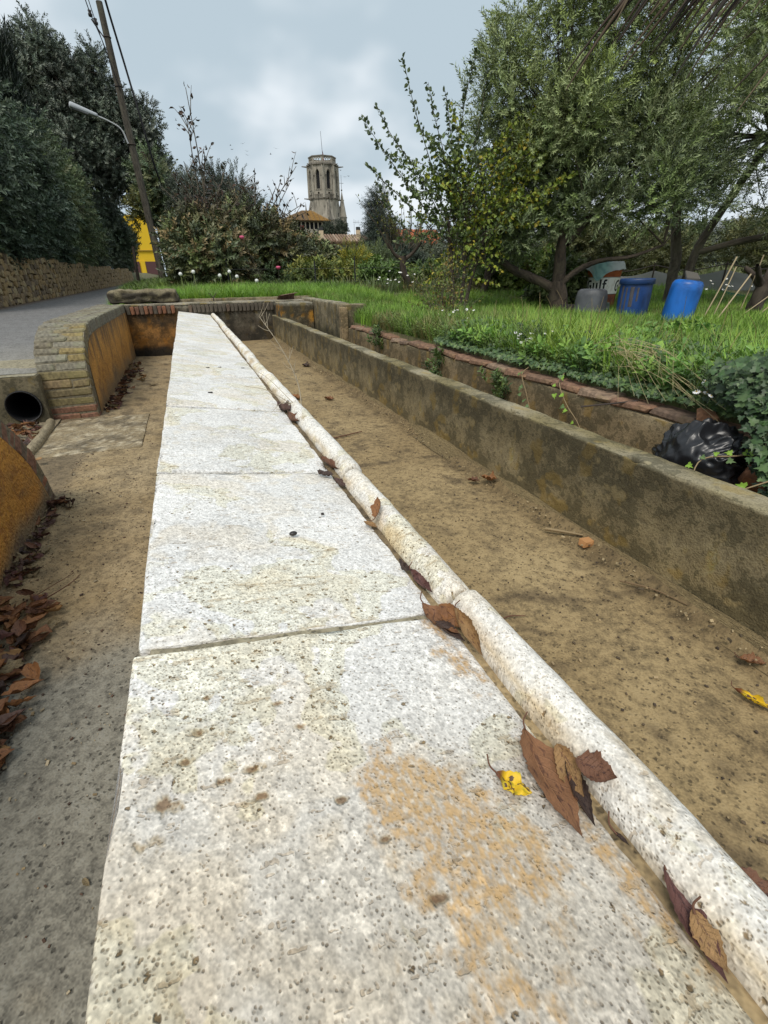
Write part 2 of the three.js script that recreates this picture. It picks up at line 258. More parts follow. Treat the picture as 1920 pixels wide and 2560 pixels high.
const mossMats = [[0.22, 0.175, 0.08], [0.245, 0.185, 0.09], [0.20, 0.155, 0.08], [0.265, 0.19, 0.10]].map((c) => mat(tBrick, { bump: 0.006, color: c }));
const goldMats = [[0.31, 0.235, 0.10], [0.28, 0.23, 0.13]].map((c) => mat(tBrick, { bump: 0.006, color: c }));

// ---------------------------------------------------------------- the ground
const roadY = (z) => (z > -4.8 ? 0.42 : 0.42 + 0.0261 * (-4.8 - Math.max(z, -28)));
const wallX = (z) => -4.5 + 2.3 * (-4 - z) / 23.5;          // foot of the rubble wall along the road
const roadEdge = (z) => (z > -9.3 ? -1.285 : z > -16 ? lerp(-1.285, -1.86, (-9.3 - z) / 6.7) : lerp(-1.86, -2.05, clamp((-16 - z) / 12)));
function gardenY(x, z) {
  let y = 0.55 + 0.15 * sm(-6.4, -9.2, z) + 0.26 * sm(-9.2, -20, z) - 0.09 * sm(3, 6, x) * sm(-10, -6.5, z);
  y += 0.10 * sm(-1.9, -0.9, z) * sm(3.2, 2.2, x) - 0.02 * sm(2.4, 3.4, x);
  return y + 0.03 * f3(x * 0.9, 1, z * 0.9, 3) * sm(2, 2.4, x);
}
function groundY(x, z) {
  const w = wallX(z), e = roadEdge(z);
  if (x > -1.75 && x < -1.05 && z > -7.8 && z < -4.8) return -0.3;
  if (z > -4.85 && x < -1.0) return x < -3.2 ? 0.4 : -0.12;
  if (x < 2.0 && x > -1.1 && z > -8.85) return -0.3;
  if (x <= -1.1 && x < e + 0.05) return x < w - 0.42 ? roadY(z) + 0.45 : roadY(z) - 0.05;
  const g = gardenY(x, z); if (x < 2) return lerp(roadY(z) - 0.03, g, sm(e, e + 1.6, x));
  return g;
}
{
  const xs = [-600, -300, -150, -80, -50, -35, -25, -18, -14, -11, -9, ...range(-8, -1.4, 0.3), -1.25, -1.14, -1.0, -0.5, 0, 0.5, 1, 1.5, 1.97, 2.05, ...range(2.2, 12, 0.3), 13, 15, 18, 22, 28, 36, 50, 80, 150, 300, 600];
  const zs = [60, 30, 15, 8, 4, 2, 1, 0.5, ...range(0, -4.6, 0.3), -4.78, -4.95, -5.2, ...range(-5.5, -8.6, 0.3), -8.8, -8.95, ...range(-9.2, -26, 0.4), -28, -31, -35, -40, -50, -65, -90, -130, -200, -400, -900];
  const g = sheet(xs, zs, groundY);
  paint(g, (x, y, z) => { const n = f3(x * 0.7, 2, z * 0.7, 4) + 0.5, path = blob(x, z, 3.2, -9.6, 1.6, 0.8) + blob(x, z, 5, -9.0, 1.2, 0.5) + blob(x, z, 2.7, -6.9, 0.5, 0.5) * 0.5; return mix3(mix3([0.10, 0.12, 0.035], [0.17, 0.15, 0.07], sm(0.3, 0.8, n)), [0.42, 0.36, 0.26], clamp(path * 1.1)); });
  struct('ground', g, M.grit);
  // the road
  const rz = [...range(-4.85, -12, 0.35), ...range(-12.5, -34, 0.7)], us = range(0, 1, 0.06);
  const r = sheet(us, rz, () => 0), p = r.attributes.position, uv = r.attributes.uv;
  for (let i = 0; i < p.count; i++) { const z = p.getZ(i), x = lerp(Math.min(wallX(z) - 0.1, -1.9), roadEdge(z) + 0.02, p.getX(i)); p.setXYZ(i, x, roadY(z) + 0.004 * f3(x * 3, 1, z * 3) - 0.02 * Math.abs(p.getX(i) - 0.6), z); uv.setXY(i, x * 1.6, z * 1.6); }
  r.computeVertexNormals();
  paint(r, (x, y, z) => { const n = f3(x * 1.1, 7, z * 0.8, 4) + 0.5, e = sm(0.4, 0.02, x - wallX(z)), k = sm(-7.2, -5.2, z + 0.5 * (n - 0.5)), b = sm(0.55, 0.0, Math.abs(z + 6.0 + 0.35 * x + 0.3 * n)); return mix3(mix3(mix3([0.20, 0.20, 0.205], [0.235, 0.23, 0.225], n), [0.33, 0.315, 0.28], k * 0.9), [0.15, 0.105, 0.065], clamp(e)); });
  struct('road', r, M.grit);
}

// ---------------------------------------------------------------- the wash house floors
{
  const xs = [...range(-1.28, -0.14, 0.035)], zs = [...range(0.4, -4.9, 0.035), ...range(-5, -8.72, 0.1)];
  const g = sheet(xs, zs, (x, z) => 0.004 * f3(x * 4, 1, z * 4, 3) + 0.012 * sm(-0.55, -0.9, x) * sm(-4.6, -4.8, z));
  paint(g, (x, y, z) => {
    const n = f3(x * 3, 3, z * 3, 5) + 0.5, n2 = f3(x * 9, 5, z * 9, 4) + 0.5, grey = sm(-1.75, -1.15, z + 0.5 * (n - 0.5) - 0.15 * x) * sm(-0.1, -0.3, z + 0.8 * (n - 0.6) * 1.2);
    let c = mix3([0.34, 0.245, 0.125], [0.45, 0.35, 0.21], n); c = mix3(c, [0.275, 0.265, 0.225], clamp(grey) * 0.95);
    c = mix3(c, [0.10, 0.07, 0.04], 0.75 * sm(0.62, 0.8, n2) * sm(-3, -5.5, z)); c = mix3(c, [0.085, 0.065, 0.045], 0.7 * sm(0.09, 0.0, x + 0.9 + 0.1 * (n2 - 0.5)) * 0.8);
    return mix3(c, [0.16, 0.12, 0.07], 0.5 * sm(0.5, 0.75, n2) * sm(-1.6, -2.2, z));
  });
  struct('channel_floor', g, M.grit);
  // hollow floor below the drain pipe
  struct('hollow_floor', paint(sheet(range(-2.6, -1.2, 0.06), range(-2.4, -4.9, 0.06), (x, z) => 0.018 + 0.02 * f3(x * 3, 4, z * 3, 3)), (x, y, z) => mix3([0.24, 0.19, 0.12], [0.34, 0.28, 0.19], f3(x * 5, 1, z * 5) + 0.5)), M.grit);
  const bx = range(0.385, 1.32, 0.03), bz = [...range(0.5, -4.5, 0.03), ...range(-4.6, -8.75, 0.08)];
  const b = sheet(bx, bz, (x, z) => 0.158 + 0.008 * f3(x * 3, 6, z * 3, 4) + 0.05 * sm(1.2, 1.31, x) ** 2 + 0.012 * sm(0.46, 0.40, x));
  paint(b, (x, y, z) => {
    const n = f3(x * 2.2, 13, z * 2.2, 5) + 0.5, n2 = f3(x * 14, 15, z * 9, 4) + 0.5, n4 = f3(x * 5, 25, z * 2.5, 4) + 0.5; let c = mix3([0.30, 0.212, 0.102], [0.41, 0.305, 0.158], n);
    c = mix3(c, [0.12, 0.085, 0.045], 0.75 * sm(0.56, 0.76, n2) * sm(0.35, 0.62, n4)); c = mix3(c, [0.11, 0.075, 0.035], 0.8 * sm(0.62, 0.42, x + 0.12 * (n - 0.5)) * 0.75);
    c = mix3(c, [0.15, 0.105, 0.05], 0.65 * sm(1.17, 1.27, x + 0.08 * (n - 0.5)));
    for (const [z0, k] of [[-1.0, 0.22], [-2.35, 0.05], [-4.15, -0.04]]) { const d = Math.abs(z - z0 - k * (x - 0.8) - 0.10 * f3(x * 4, z0, 1, 4)); c = mix3(c, [0.08, 0.055, 0.03], 0.65 * sm(0.02, 0.0, d) * sm(0.25, 0.5, n4)); }
    return c;
  });
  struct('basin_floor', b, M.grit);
  struct('side_channel_floor', paint(sheet(range(1.40, 2.0, 0.05), range(0.5, -8.7, 0.06), (x, z) => 0.17 + 0.04 * f3(x * 4, 8, z * 3, 4) + 0.08 * sm(-3.2, -1.5, z)), (x, y, z) => mix3([0.19, 0.15, 0.08], [0.33, 0.27, 0.15], f3(x * 7, 2, z * 7) + 0.5)), M.grit);
}

function crumbs(name, label, n, seed, spot, cols, size) {
  const r = rng(seed), gm = rock(1, 0.6, 0.8, r, 6), im = new THREE.InstancedMesh(gm, mat(null, {}), n), o = new THREE.Object3D(), c = new THREE.Color();
  for (let i = 0; i < n; i++) { const [x, y, z] = spot(r), s = size[0] * Math.pow(size[1] / size[0], r() ** 2.2); o.position.set(x, y + s * 0.2, z); o.rotation.set(r() * 0.6, r() * 6.28, r() * 0.6); o.scale.set(s * (0.7 + 0.9 * r()), s * 0.7, s); o.updateMatrix(); im.setMatrixAt(i, o.matrix); const q = cols[r() * cols.length | 0], k = 0.7 + 0.6 * r(); im.setColorAt(i, c.setRGB(q[0] * k, q[1] * k, q[2] * k)); }
  im.name = name; im.userData.kind = 'stuff'; scene.add(shadow(im)); tag(im, label, 'grit');
}
crumbs('grit', 'scattered grit and crumbs on the sandy basin floor', 2600, 11, (r) => [0.43 + 0.86 * r(), 0.16, 0.1 - 5.5 * r() ** 1.6], [[0.30, 0.22, 0.12], [0.12, 0.085, 0.05], [0.07, 0.05, 0.035]], [0.002, 0.010]);
crumbs('grit', 'silt crumbs gathered along the foot of the basin wall', 1300, 12, (r) => [1.20 + 0.10 * r(), 0.175 + 0.02 * r(), 0.1 - 6 * r() ** 1.5], [[0.26, 0.19, 0.1], [0.10, 0.075, 0.045], [0.36, 0.28, 0.16]], [0.003, 0.014]);
crumbs('grit', 'scattered grit and leaf crumbs on the cement channel floor', 1700, 13, (r) => [-0.88 + 0.7 * r() ** 1.7, 0.002, -0.5 - 4 * r()], [[0.30, 0.22, 0.12], [0.10, 0.06, 0.04], [0.06, 0.04, 0.03], [0.36, 0.30, 0.2]], [0.003, 0.012]);

// ---------------------------------------------------------------- the wash bench: slabs and rounded edge stones
const SLOPE = 0.16, slabY = (x) => 0.655 - SLOPE * (x + 0.15);
{
  const r = rng(3), bench = thing('wash_bench', 'long sloping wash bench of pale pitted stone slabs with a rounded rim', 'wash bench');
  const jz = [0.17, -0.575, -1.29, -2.06, -2.87, -3.6, -4.33, -5.05, -5.78, -6.5, -7.22, -7.95, -8.69];
  part(bench, 'base', at(paint(block(0.475, 0.56, 8.86, { seg: 0.3, amp: 0.003, bev: 0.012 }), (x, y, z) => mix3([0.34, 0.27, 0.17], [0.22, 0.17, 0.10], f3(x * 6, y * 6, z * 3) + 0.5)), 0.1575, 0.29, -4.26).applyMatrix4(new THREE.Matrix4().set(1, 0, 0, 0, -SLOPE * 0.4, 1, 0, 0.015, 0, 0, 1, 0, 0, 0, 0, 1)), M.cement);
  for (let i = 0; i < jz.length - 1; i++) {
    const gap = i === 0 ? 0.006 : 0.0065, d = jz[i] - jz[i + 1] - 2 * gap, zc = (jz[i] + jz[i + 1]) / 2, fine = i < 3;
    const g = block(0.468, 0.075, d, { bev: 0.007, segs: [fine ? 0.012 : 0.05, 0.03, fine ? 0.012 : 0.05], amp: i ? 0.0022 : 0.0018, freq: 6, seed: i, chip: fine ? 0.022 : 0.010 });
    const p = g.attributes.position, uv = g.attributes.uv, N = g.attributes.normal;
    for (let k = 0; k < p.count; k++) {
      const x = p.getX(k), y = p.getY(k), z = p.getZ(k), top = N.getY(k) > 0.3;
      let rip = 0; if (top && fine) rip = 0.0014 * f3(x * 40 + i, 1, z * 40, 3);
      if (!i) { const [px, pz] = [x + 0.085, z + zc]; for (const [ax, az, rr] of NEARPITS) if (top) rip -= 0.35 * rr * blob(px, pz, ax, az, rr * 0.8, rr * 0.8); }
      p.setY(k, y - 0.0375 + rip - SLOPE * x); p.setX(k, x + 0.0015 * Math.sin(i * 2.3));
      if (i) uv.setXY(k, uv.getX(k) / 0.8 + i * 0.37, uv.getY(k) / 0.8 + i * 0.71); else if (top) uv.setXY(k, (x + 0.235) / 0.48, (z + d / 2 + gap) / 0.745); else uv.setXY(k, 0.1 + uv.getX(k) * 2, uv.getY(k) * 1.3);
    }
    const m = part(bench, 'slab', weldNormals(g), i ? M.slab : M.near);
    m.position.set(0.085, 0.655 - SLOPE * 0.235 - 0.0015 + 0.003 * Math.sin(i * 5.1), zc); if (i) { m.rotation.z = 0.006 * Math.sin(i * 3.7); m.rotation.y = (i === 1 ? 0.012 : 0.004 * Math.sin(i * 1.9)); }
  }
  // dirt that has washed into the crease and the joints
  part(bench, 'dirt', paint(at(block(0.02, 0.06, 8.8, { bev: 0.004, segs: [0.02, 0.03, 0.02], amp: 0.004, freq: 14 }), 0.323, 0.5475, -4.27), (x, y, z) => mix3([0.38, 0.28, 0.15], [0.14, 0.10, 0.055], clamp(sm(-0.4, -0.9, z) * 0.8 + 0.5 * f3(z * 9, 1, 2)))), M.grit);
  const joints = []; for (let i = 1; i < jz.length - 1; i++) joints.push(at(block(0.44, 0.06, 0.012, { bev: 0.002, segs: [0.03, 0.05, 0.02], amp: 0.003, freq: 20, seed: i }).rotateZ(-SLOPE * 0.985), 0.085, 0.655 - SLOPE * 0.235 - 0.037 - (i > 1 ? 0.004 : 0.0), jz[i]));
  part(bench, 'joint_mortar', paint(merge(joints), (x, y, z) => (z > -0.7 ? [0.33, 0.29, 0.2] : [0.13, 0.11, 0.075])), M.grit);
  // rim stones
  const rz = [0.2, -0.585, -1.235, -2.10, -2.9, -3.62, -4.3, -5.1, -5.82, -6.55, -7.2, -8.0, -8.69];
  const prof = [[0.329, 0.545], [0.330, 0.583], [0.335, 0.594], [0.343, 0.605], [0.353, 0.612], [0.365, 0.6145], [0.378, 0.612], [0.389, 0.603], [0.397, 0.588], [0.401, 0.565], [0.402, 0.53], [0.396, 0.50]];
  for (let i = 0; i < rz.length - 1; i++) {
    const a = rz[i] - 0.006, b = rz[i + 1] + 0.006 + (i === 1 ? 0.012 : 0), n = i < 4 ? 34 : 14, P = [], U = [], I = [], K = prof.length, dx = 0.005 * Math.sin(i * 4.4), dy = 0.004 * Math.sin(i * 2.7 + 1), zs = [a, a - 0.004, a - 0.012, ...range(a - 0.03, b + 0.03, (a - b) / n), b + 0.012, b + 0.004, b];
    zs.forEach((z, j) => { const e = Math.min(Math.abs(z - a), Math.abs(b - z)), s = e < 1e-6 ? 0.8 : e < 0.005 ? 0.91 : e < 0.013 ? 0.975 : 1; prof.forEach(([x, y], k) => { const q = 0.004 * f3(x * 30 + i, y * 30, z * 11, 3); P.push(0.365 + (x - 0.365 + q) * s + dx, 0.555 + (y - 0.555) * s + dy + q + 0.0035 * f3(1, i, z * 4), z); U.push(k * 0.014 / 0.8 + i * 0.3, z / 0.8); }); });
    const J = zs.length; for (let j = 0; j < J - 1; j++) for (let k = 0; k < K - 1; k++) { const o = j * K + k; I.push(o, o + 1, o + K, o + 1, o + K + 1, o + K); }
    for (const [row, f] of [[0, 1], [J - 1, 0]]) for (let k = 1; k < K - 1; k++) { const o = row * K; I.push(...(f ? [o, o + k + 1, o + k] : [o, o + k, o + k + 1])); }
    const g = new THREE.BufferGeometry(); g.setAttribute('position', new THREE.Float32BufferAttribute(P, 3)); g.setAttribute('uv', new THREE.Float32BufferAttribute(U, 2)); g.setIndex(I);
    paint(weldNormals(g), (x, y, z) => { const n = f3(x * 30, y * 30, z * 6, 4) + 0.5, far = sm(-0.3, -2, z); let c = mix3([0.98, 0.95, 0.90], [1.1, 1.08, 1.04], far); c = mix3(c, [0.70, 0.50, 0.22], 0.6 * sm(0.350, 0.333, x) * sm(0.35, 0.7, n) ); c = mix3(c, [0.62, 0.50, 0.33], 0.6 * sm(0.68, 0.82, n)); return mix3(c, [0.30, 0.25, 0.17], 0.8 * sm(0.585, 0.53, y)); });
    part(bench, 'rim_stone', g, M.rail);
  }
}

// ---------------------------------------------------------------- cement walls
const cementTone = (top, floor) => (x, y, z) => { const n = f3(x * 4, y * 4, z * 2.2, 4) + 0.5, st = f3(1, y * 0.6, z * 9, 3) + 0.5; let c = mix3([0.20, 0.16, 0.085], [0.33, 0.275, 0.17], n); c = mix3(c, [0.135, 0.11, 0.06], 0.8 * sm(top - 0.22, top - 0.02, y + 0.1 * (st - 0.5))); c = mix3(c, [0.36, 0.285, 0.155], 0.8 * sm(floor + 0.2, floor + 0.04, y + 0.12 * (n - 0.5))); return y > top - 0.012 ? mix3([0.35, 0.31, 0.22], [0.24, 0.20, 0.10], sm(0.35, 0.7, n)) : c; };
{
  const dw = thing('basin_wall', 'weathered cement wall dividing the basin from the side channel, lichen stained', 'wall');
  const g = block(0.105, 0.42, 9.0, { bev: 0.014, segs: [0.025, 0.028, 0.03], amp: 0.006, freq: 6, seed: 4, chip: 0.03 });
  const p = g.attributes.position; for (let i = 0; i < p.count; i++) p.setXYZ(i, p.getX(i) + 1.348 + 0.01 * n3(1, 2, p.getZ(i)) , p.getY(i) + 0.335, p.getZ(i) - 4.2);
  part(dw, 'wall_body', paint(g, cementTone(0.545, 0.16)), M.cement);
  // cove of silt and render along its foot
  const c = sheet(range(0, 1, 0.2), range(0.3, -8.69, 0.07), () => 0), q = c.attributes.position;
  for (let i = 0; i < q.count; i++) { const t = q.getX(i), z = q.getZ(i), a = 0.06 + 0.02 * n3(1, 1, z * 2); q.setXYZ(i, 1.297 - a * (1 - t), 0.162 + a * 0.9 * t * t, z); }
  c.computeVertexNormals(); part(dw, 'silt', paint(c, (x, y, z) => mix3([0.22, 0.16, 0.08], [0.34, 0.26, 0.13], f3(x * 8, y, z * 3) + 0.5)), M.grit);

  const gw = thing('garden_wall', 'low cement garden wall with a worn brick top along the side channel', 'wall');
  const body = block(0.12, 0.50, 6.7, { bev: 0.012, segs: [0.06, 0.03, 0.06], amp: 0.008, freq: 5, seed: 9 }); at(body, 2.0, 0.245, -3.08);
  part(gw, 'wall_body', paint(body, (x, y, z) => { const n = f3(x * 5, y * 5, z * 3, 4) + 0.5, cr = f3(x * 9, y * 16, z * 12, 3) + 0.5; let k = mix3([0.36, 0.27, 0.16], [0.24, 0.18, 0.10], n); k = mix3(k, [0.14, 0.11, 0.06], 0.7 * sm(0.36, 0.2, y) * sm(0.5, 0.6, cr)); return mix3(k, [0.4, 0.33, 0.22], 0.5 * sm(0.42, 0.49, y)); }), M.cement);
  const r = rng(21), v = [0, 1, 2].map(() => chunk(0.13, 0.034, 0.236, 0.009, 0.008, r)), tc = [[0.30, 0.17, 0.105], [0.26, 0.155, 0.10], [0.34, 0.23, 0.155], [0.22, 0.145, 0.10], [0.32, 0.18, 0.115]].map((c) => mat(tBrick, { bump: 0.008, color: c }));
  for (let z = 0.15, i = 0; z > -6.4; z -= 0.235, i++) { const b = part(gw, 'brick', v[i % 3], tc[r() * 5 | 0]); b.position.set(2.0 + 0.012 * (r() - 0.5), 0.512 + 0.008 * r(), z); b.rotation.set(0.03 * (r() - 0.5), 0.07 * (r() - 0.5), 0.07 * (r() - 0.5)); if (r() < 0.12 && z < -2) { b.position.y -= 0.015; b.scale.z = 0.8; } }
}

// a wall with a brick coping that follows a profile in z and y; profile runs from the ground over the top
function copedWall(name, label, prof, x0, x1, mats, inner, opts = {}) {
  const t = thing(name, label, 'wall'), r = rng(opts.seed || 1), cv = new THREE.CatmullRomCurve3(prof.map(([z, y]) => V(0, y, z)), false, 'centripetal'), L = cv.getLength(), n = 60, sh = new THREE.Shape(), depth = 0.008;
  const pts = cv.getSpacedPoints(n), nor = (u) => { const a = cv.getTangentAt(u); return opts.flip ? V(0, a.z, -a.y) : V(0, -a.z, a.y); };
  const out = opts.flip ? -1 : 1;
  pts.forEach((p, i) => { const m = nor(i / n), y = p.y - m.y * depth * 1, z = p.z - m.z * depth; i ? sh.lineTo(z, y) : sh.moveTo(z, y); });
  const last = pts[n]; sh.lineTo(last.z, -0.05); sh.lineTo(pts[0].z, -0.05);
  const g = new THREE.ExtrudeGeometry(sh, { depth: x1 - x0 - 0.008, bevelEnabled: false, steps: 1 }); g.rotateY(-Math.PI / 2); g.translate(x1 - 0.004, 0, 0); // shape x -> world z
  // refine the flat inner face so that its stains have somewhere to live
  part(t, 'core', paint(triUV(g), () => [0.22, 0.19, 0.13]), M.grit);
  const inn = pts.map((p, i) => { const m = nor(i / n); return V(0, p.y - m.y * 0.108, p.z - m.z * 0.108); }), zs = range(inn[0].z, last.z, 0.06), face = sheet(range(0, 1, 0.05), zs, () => 0), q = face.attributes.position, topAt = (z) => { let best = 0; let pv = inn[0]; for (const p of inn) { if (opts.flip ? p.z >= z : p.z <= z) { const dz = p.z - pv.z; best = Math.abs(dz) < 1e-6 ? p.y : lerp(pv.y, p.y, clamp((z - pv.z) / dz)); break; } pv = p; } return Math.max(best, 0.02); };
  const uv = face.attributes.uv; for (let i = 0; i < q.count; i++) { const z = q.getZ(i), y = topAt(z) * q.getX(i); q.setXYZ(i, inner === 1 ? x1 + 0.001 : x0 - 0.001, y, z); uv.setXY(i, z, y); }
  face.computeVertexNormals(); part(t, 'plaster', paint(face, opts.plaster), M.plaster);
  const row = opts.row || 0.073, W = x1 - x0, B = []; const splits = [[0.36, 0.64], [0.64, 0.36], [0.5, 0.5]];
  const cache = {}; const make = (w) => { const k = w.toFixed(3) + ((r() * 4) | 0); return cache[k] ||= chunk(w - 0.003, row - 0.005, 0.112, 0.011, 0.006, r); };
  for (let s = row / 2, i = 0; s < L; s += row, i++) {
    const u = s / L, p = cv.getPointAt(u), m = nor(u); let x = x0; const sp = p.y < 0.42 && !opts.flip ? (i % 4 ? [1] : [0.62, 0.38]) : splits[i % 3];
    for (const f of sp) { const w = W * f, b = part(t, 'brick', make(w), mats(x + w / 2, p.y, p.z, r)); b.position.set(x + w / 2 + 0.003 * (r() - 0.5), p.y - m.y * 0.0575, p.z - m.z * 0.0575); b.rotation.x = Math.atan2(m.y, -m.z) * -1 + Math.PI; b.rotation.x = -Math.atan2(m.y, m.z); b.rotation.z = 0.02 * (r() - 0.5); b.rotation.y = 0.025 * (r() - 0.5); b.translateZ(0.010 * (r() - 0.5)); x += w; }
  }
  return t;
}
const ochre = (dirtY) => (x, y, z) => {
  const n = f3(x * 4, y * 4, z * 2, 4) + 0.5, st = f3(2, y * 0.8, z * 14, 3) + 0.5, g = sm(0.34, 0.10, y + 0.22 * (n - 0.5) + 0.05); let c = mix3([0.76, 0.40, 0.085], [0.60, 0.29, 0.05], n);
  c = mix3(c, [0.24, 0.19, 0.12], g * 0.8); c = mix3(c, [0.13, 0.09, 0.05], 0.85 * sm(dirtY - 0.32, dirtY, y + 0.55 * (st - 0.5))); return c;
};
copedWall('brick_coped_wall', 'ochre plastered wall with lichened brick coping and rounded end, by the road', [[-4.82, -0.02], [-4.80, 0.15], [-4.815, 0.33], [-4.86, 0.46], [-4.95, 0.58], [-5.1, 0.67], [-5.3, 0.735], [-5.6, 0.762], [-6.2, 0.768], [-7.4, 0.77], [-8.72, 0.772]], -1.28, -0.9,
  (x, y, z, r) => { const k = f3(x * 5, y * 5, z * 5, 3) + 0.5; if (y < 0.1) return brickMats[1]; if (x > -1.04 && y > 0.45 && z > -5.35 && k > 0.42) return goldMats[r() * 2 | 0]; return y < 0.44 ? mossMats[r() * 4 | 0] : lichenMats[r() * 5 | 0]; }, 1, { seed: 31, plaster: ochre(0.72), row: 0.0735 });
copedWall('near_coped_wall', 'orange plastered wall with curved red brick edge at the left frame side', [[-2.985, -0.02], [-2.96, 0.09], [-2.90, 0.24], [-2.81, 0.37], [-2.72, 0.46], [-2.58, 0.58], [-2.40, 0.68], [-2.2, 0.735], [-1.9, 0.76], [-0.9, 0.768], [0.6, 0.77]], -1.28, -0.89,
  (x, y, z, r) => brickMats[[2, 1, 4, 1, 3, 0][r() * 6 | 0]], 1, { seed: 33, plaster: (x, y, z) => { const n = f3(x * 4, y * 3, z * 3, 4) + 0.5, n2 = f3(x, y * 11, z * 11, 3) + 0.5, edge = 0.03 + 0.07 * sm(-1.9, -2.9, z); let c = mix3([0.74, 0.37, 0.065], [0.60, 0.28, 0.05], n); c = mix3(c, [0.24, 0.17, 0.09], 0.5 * sm(0.6, 0.75, n2) * n); return mix3(c, [0.25, 0.20, 0.13], 0.92 * sm(edge + 0.08, edge - 0.03, y + 0.10 * (n - 0.5))); }, row: 0.068, flip: true });
// back wall
{
  const t = thing('back_wall', 'stained end wall of the wash place with brick soldier course under a cement top', 'wall'), r = rng(41);
  const g = block(2.78, 0.78, 0.34, { bev: 0.01, segs: [0.05, 0.04, 0.1], amp: 0.005, freq: 6, seed: 2 }); at(g, 0.49, 0.345, -8.875);
  part(t, 'wall_body', paint(g, (x, y, z) => { const n = f3(x * 5, y * 5, 3, 4) + 0.5, st = f3(x * 11, y * 1.5, 3, 3) + 0.5; if (y > 0.72) return mix3([0.44, 0.40, 0.33], [0.34, 0.31, 0.25], n); if (x < -0.16) { let c = mix3([0.46, 0.23, 0.06], [0.30, 0.15, 0.05], n); c = mix3(c, [0.07, 0.05, 0.03], 0.9 * sm(0.33, 0.62, y + 0.4 * (n - 0.5) + 0.2 * (st - 0.5))); return mix3(c, [0.03, 0.022, 0.015], sm(0.19, 0.10, y + 0.12 * (n - 0.5))); } let c = mix3([0.085, 0.07, 0.05], [0.2, 0.175, 0.135], sm(0.4, 0.8, n)); c = mix3(c, [0.05, 0.04, 0.03], 0.7 * sm(0.4, 0.25, y)); return mix3(c, [0.33, 0.3, 0.25], 0.7 * sm(0.62, 0.75, st) * sm(0.4, 0.6, y)); }), M.cement);
  const top = block(2.8, 0.028, 0.36, { bev: 0.006, segs: [0.08, 0.02, 0.08], amp: 0.003, seed: 3 }); part(t, 'cement_top', paint(at(top, 0.5, 0.752, -8.87), (x, y, z) => mix3([0.47, 0.43, 0.36], [0.38, 0.34, 0.27], f3(x * 4, 1, z * 4) + 0.5)), M.cement);
  const v = [0, 1, 2].map(() => chunk(0.052, 0.112, 0.05, 0.006, 0.004, r));
  for (let x = -0.86, i = 0; x < 1.38; x += 0.064, i++) { if (x > -0.17 && x < -0.02) continue; const b = part(t, 'brick', v[i % 3], x < -0.15 ? brickMats[[0, 1, 2, 0, 1, 5][r() * 6 | 0]] : r() < 0.08 ? goldMats[0] : brickMats[[5, 5, 2, 5][r() * 4 | 0]]); b.position.set(x, 0.678, -8.699 + 0.006 * r()); b.rotation.z = 0.06 * (r() - 0.5); }
  const edge = thing('garden_kerb', 'thin pale edging at the far side of the end wall below the grass', 'kerb'); part(edge, 'kerb_body', paint(at(block(2.5, 0.14, 0.07, { bev: 0.012, segs: [0.1, 0.06, 0.04], amp: 0.006 }), 0.95, 0.742, -9.09), (x, y, z) => mix3([0.42, 0.36, 0.26], [0.25, 0.2, 0.13], f3(x * 6, y, z) + 0.5)), M.cement);
  // block that closes the side channel
  const s = thing('sluice_block', 'square mossy cement block with orange lichen across the side channel', 'block');
  part(s, 'block_body', paint(at(block(0.52, 0.56, 0.5, { bev: 0.014, seg: 0.04, amp: 0.007, seed: 6 }), 1.60, 0.47, -8.27), (x, y, z) => { const n = f3(x * 9, y * 9, z * 9, 4) + 0.5; let c = mix3([0.10, 0.08, 0.05], [0.19, 0.16, 0.10], n); if (y > 0.735) return [0.36, 0.33, 0.27]; return mix3(c, [0.55, 0.27, 0.03], sm(0.54, 0.64, f3(x * 6 + 2, y * 6, z * 6, 3) + 0.5 + 0.12 * sm(1.68, 1.8, x) - 0.1 * sm(0.55, 0.4, y)) * 0.9); }), M.cement);
  // side wall of the channel with its pier
  const w = thing('channel_side_wall', 'raised mossy cement wall with a pier at its front end, right of the channel', 'wall'), tone = (x, y, z) => { const n = f3(x * 6, y * 6, z * 4, 4) + 0.5; if (y > 0.775) return mix3([0.42, 0.38, 0.30], [0.28, 0.25, 0.17], n); let c = mix3([0.25, 0.21, 0.13], [0.36, 0.3, 0.2], n); c = mix3(c, [0.065, 0.06, 0.025], 0.9 * sm(0.55, 0.35, y + 0.2 * (n - 0.5))); return mix3(c, [0.13, 0.11, 0.07], 0.7 * sm(0.6, 0.7, f3(z * 8, y * 2, 1) + 0.5)); };
  part(w, 'wall_body', paint(at(block(0.17, 0.72, 2.5, { bev: 0.03, segs: [0.05, 0.04, 0.06], amp: 0.008, seed: 7 }), 1.955, 0.435, -7.86), tone), M.cement);
  part(w, 'pier', paint(at(block(0.10, 0.64, 0.10, { bev: 0.01, seg: 0.03, amp: 0.004, seed: 8 }), 1.925, 0.42, -6.57), (x, y, z) => mix3([0.44, 0.33, 0.2], [0.3, 0.22, 0.13], f3(x * 9, y * 4, z * 9) + 0.5)), M.cement);
  part(w, 'return', paint(at(block(0.32, 0.3, 0.15, { bev: 0.025, seg: 0.04, amp: 0.007, seed: 10 }), 2.09, 0.625, -6.62), tone), M.cement);
}
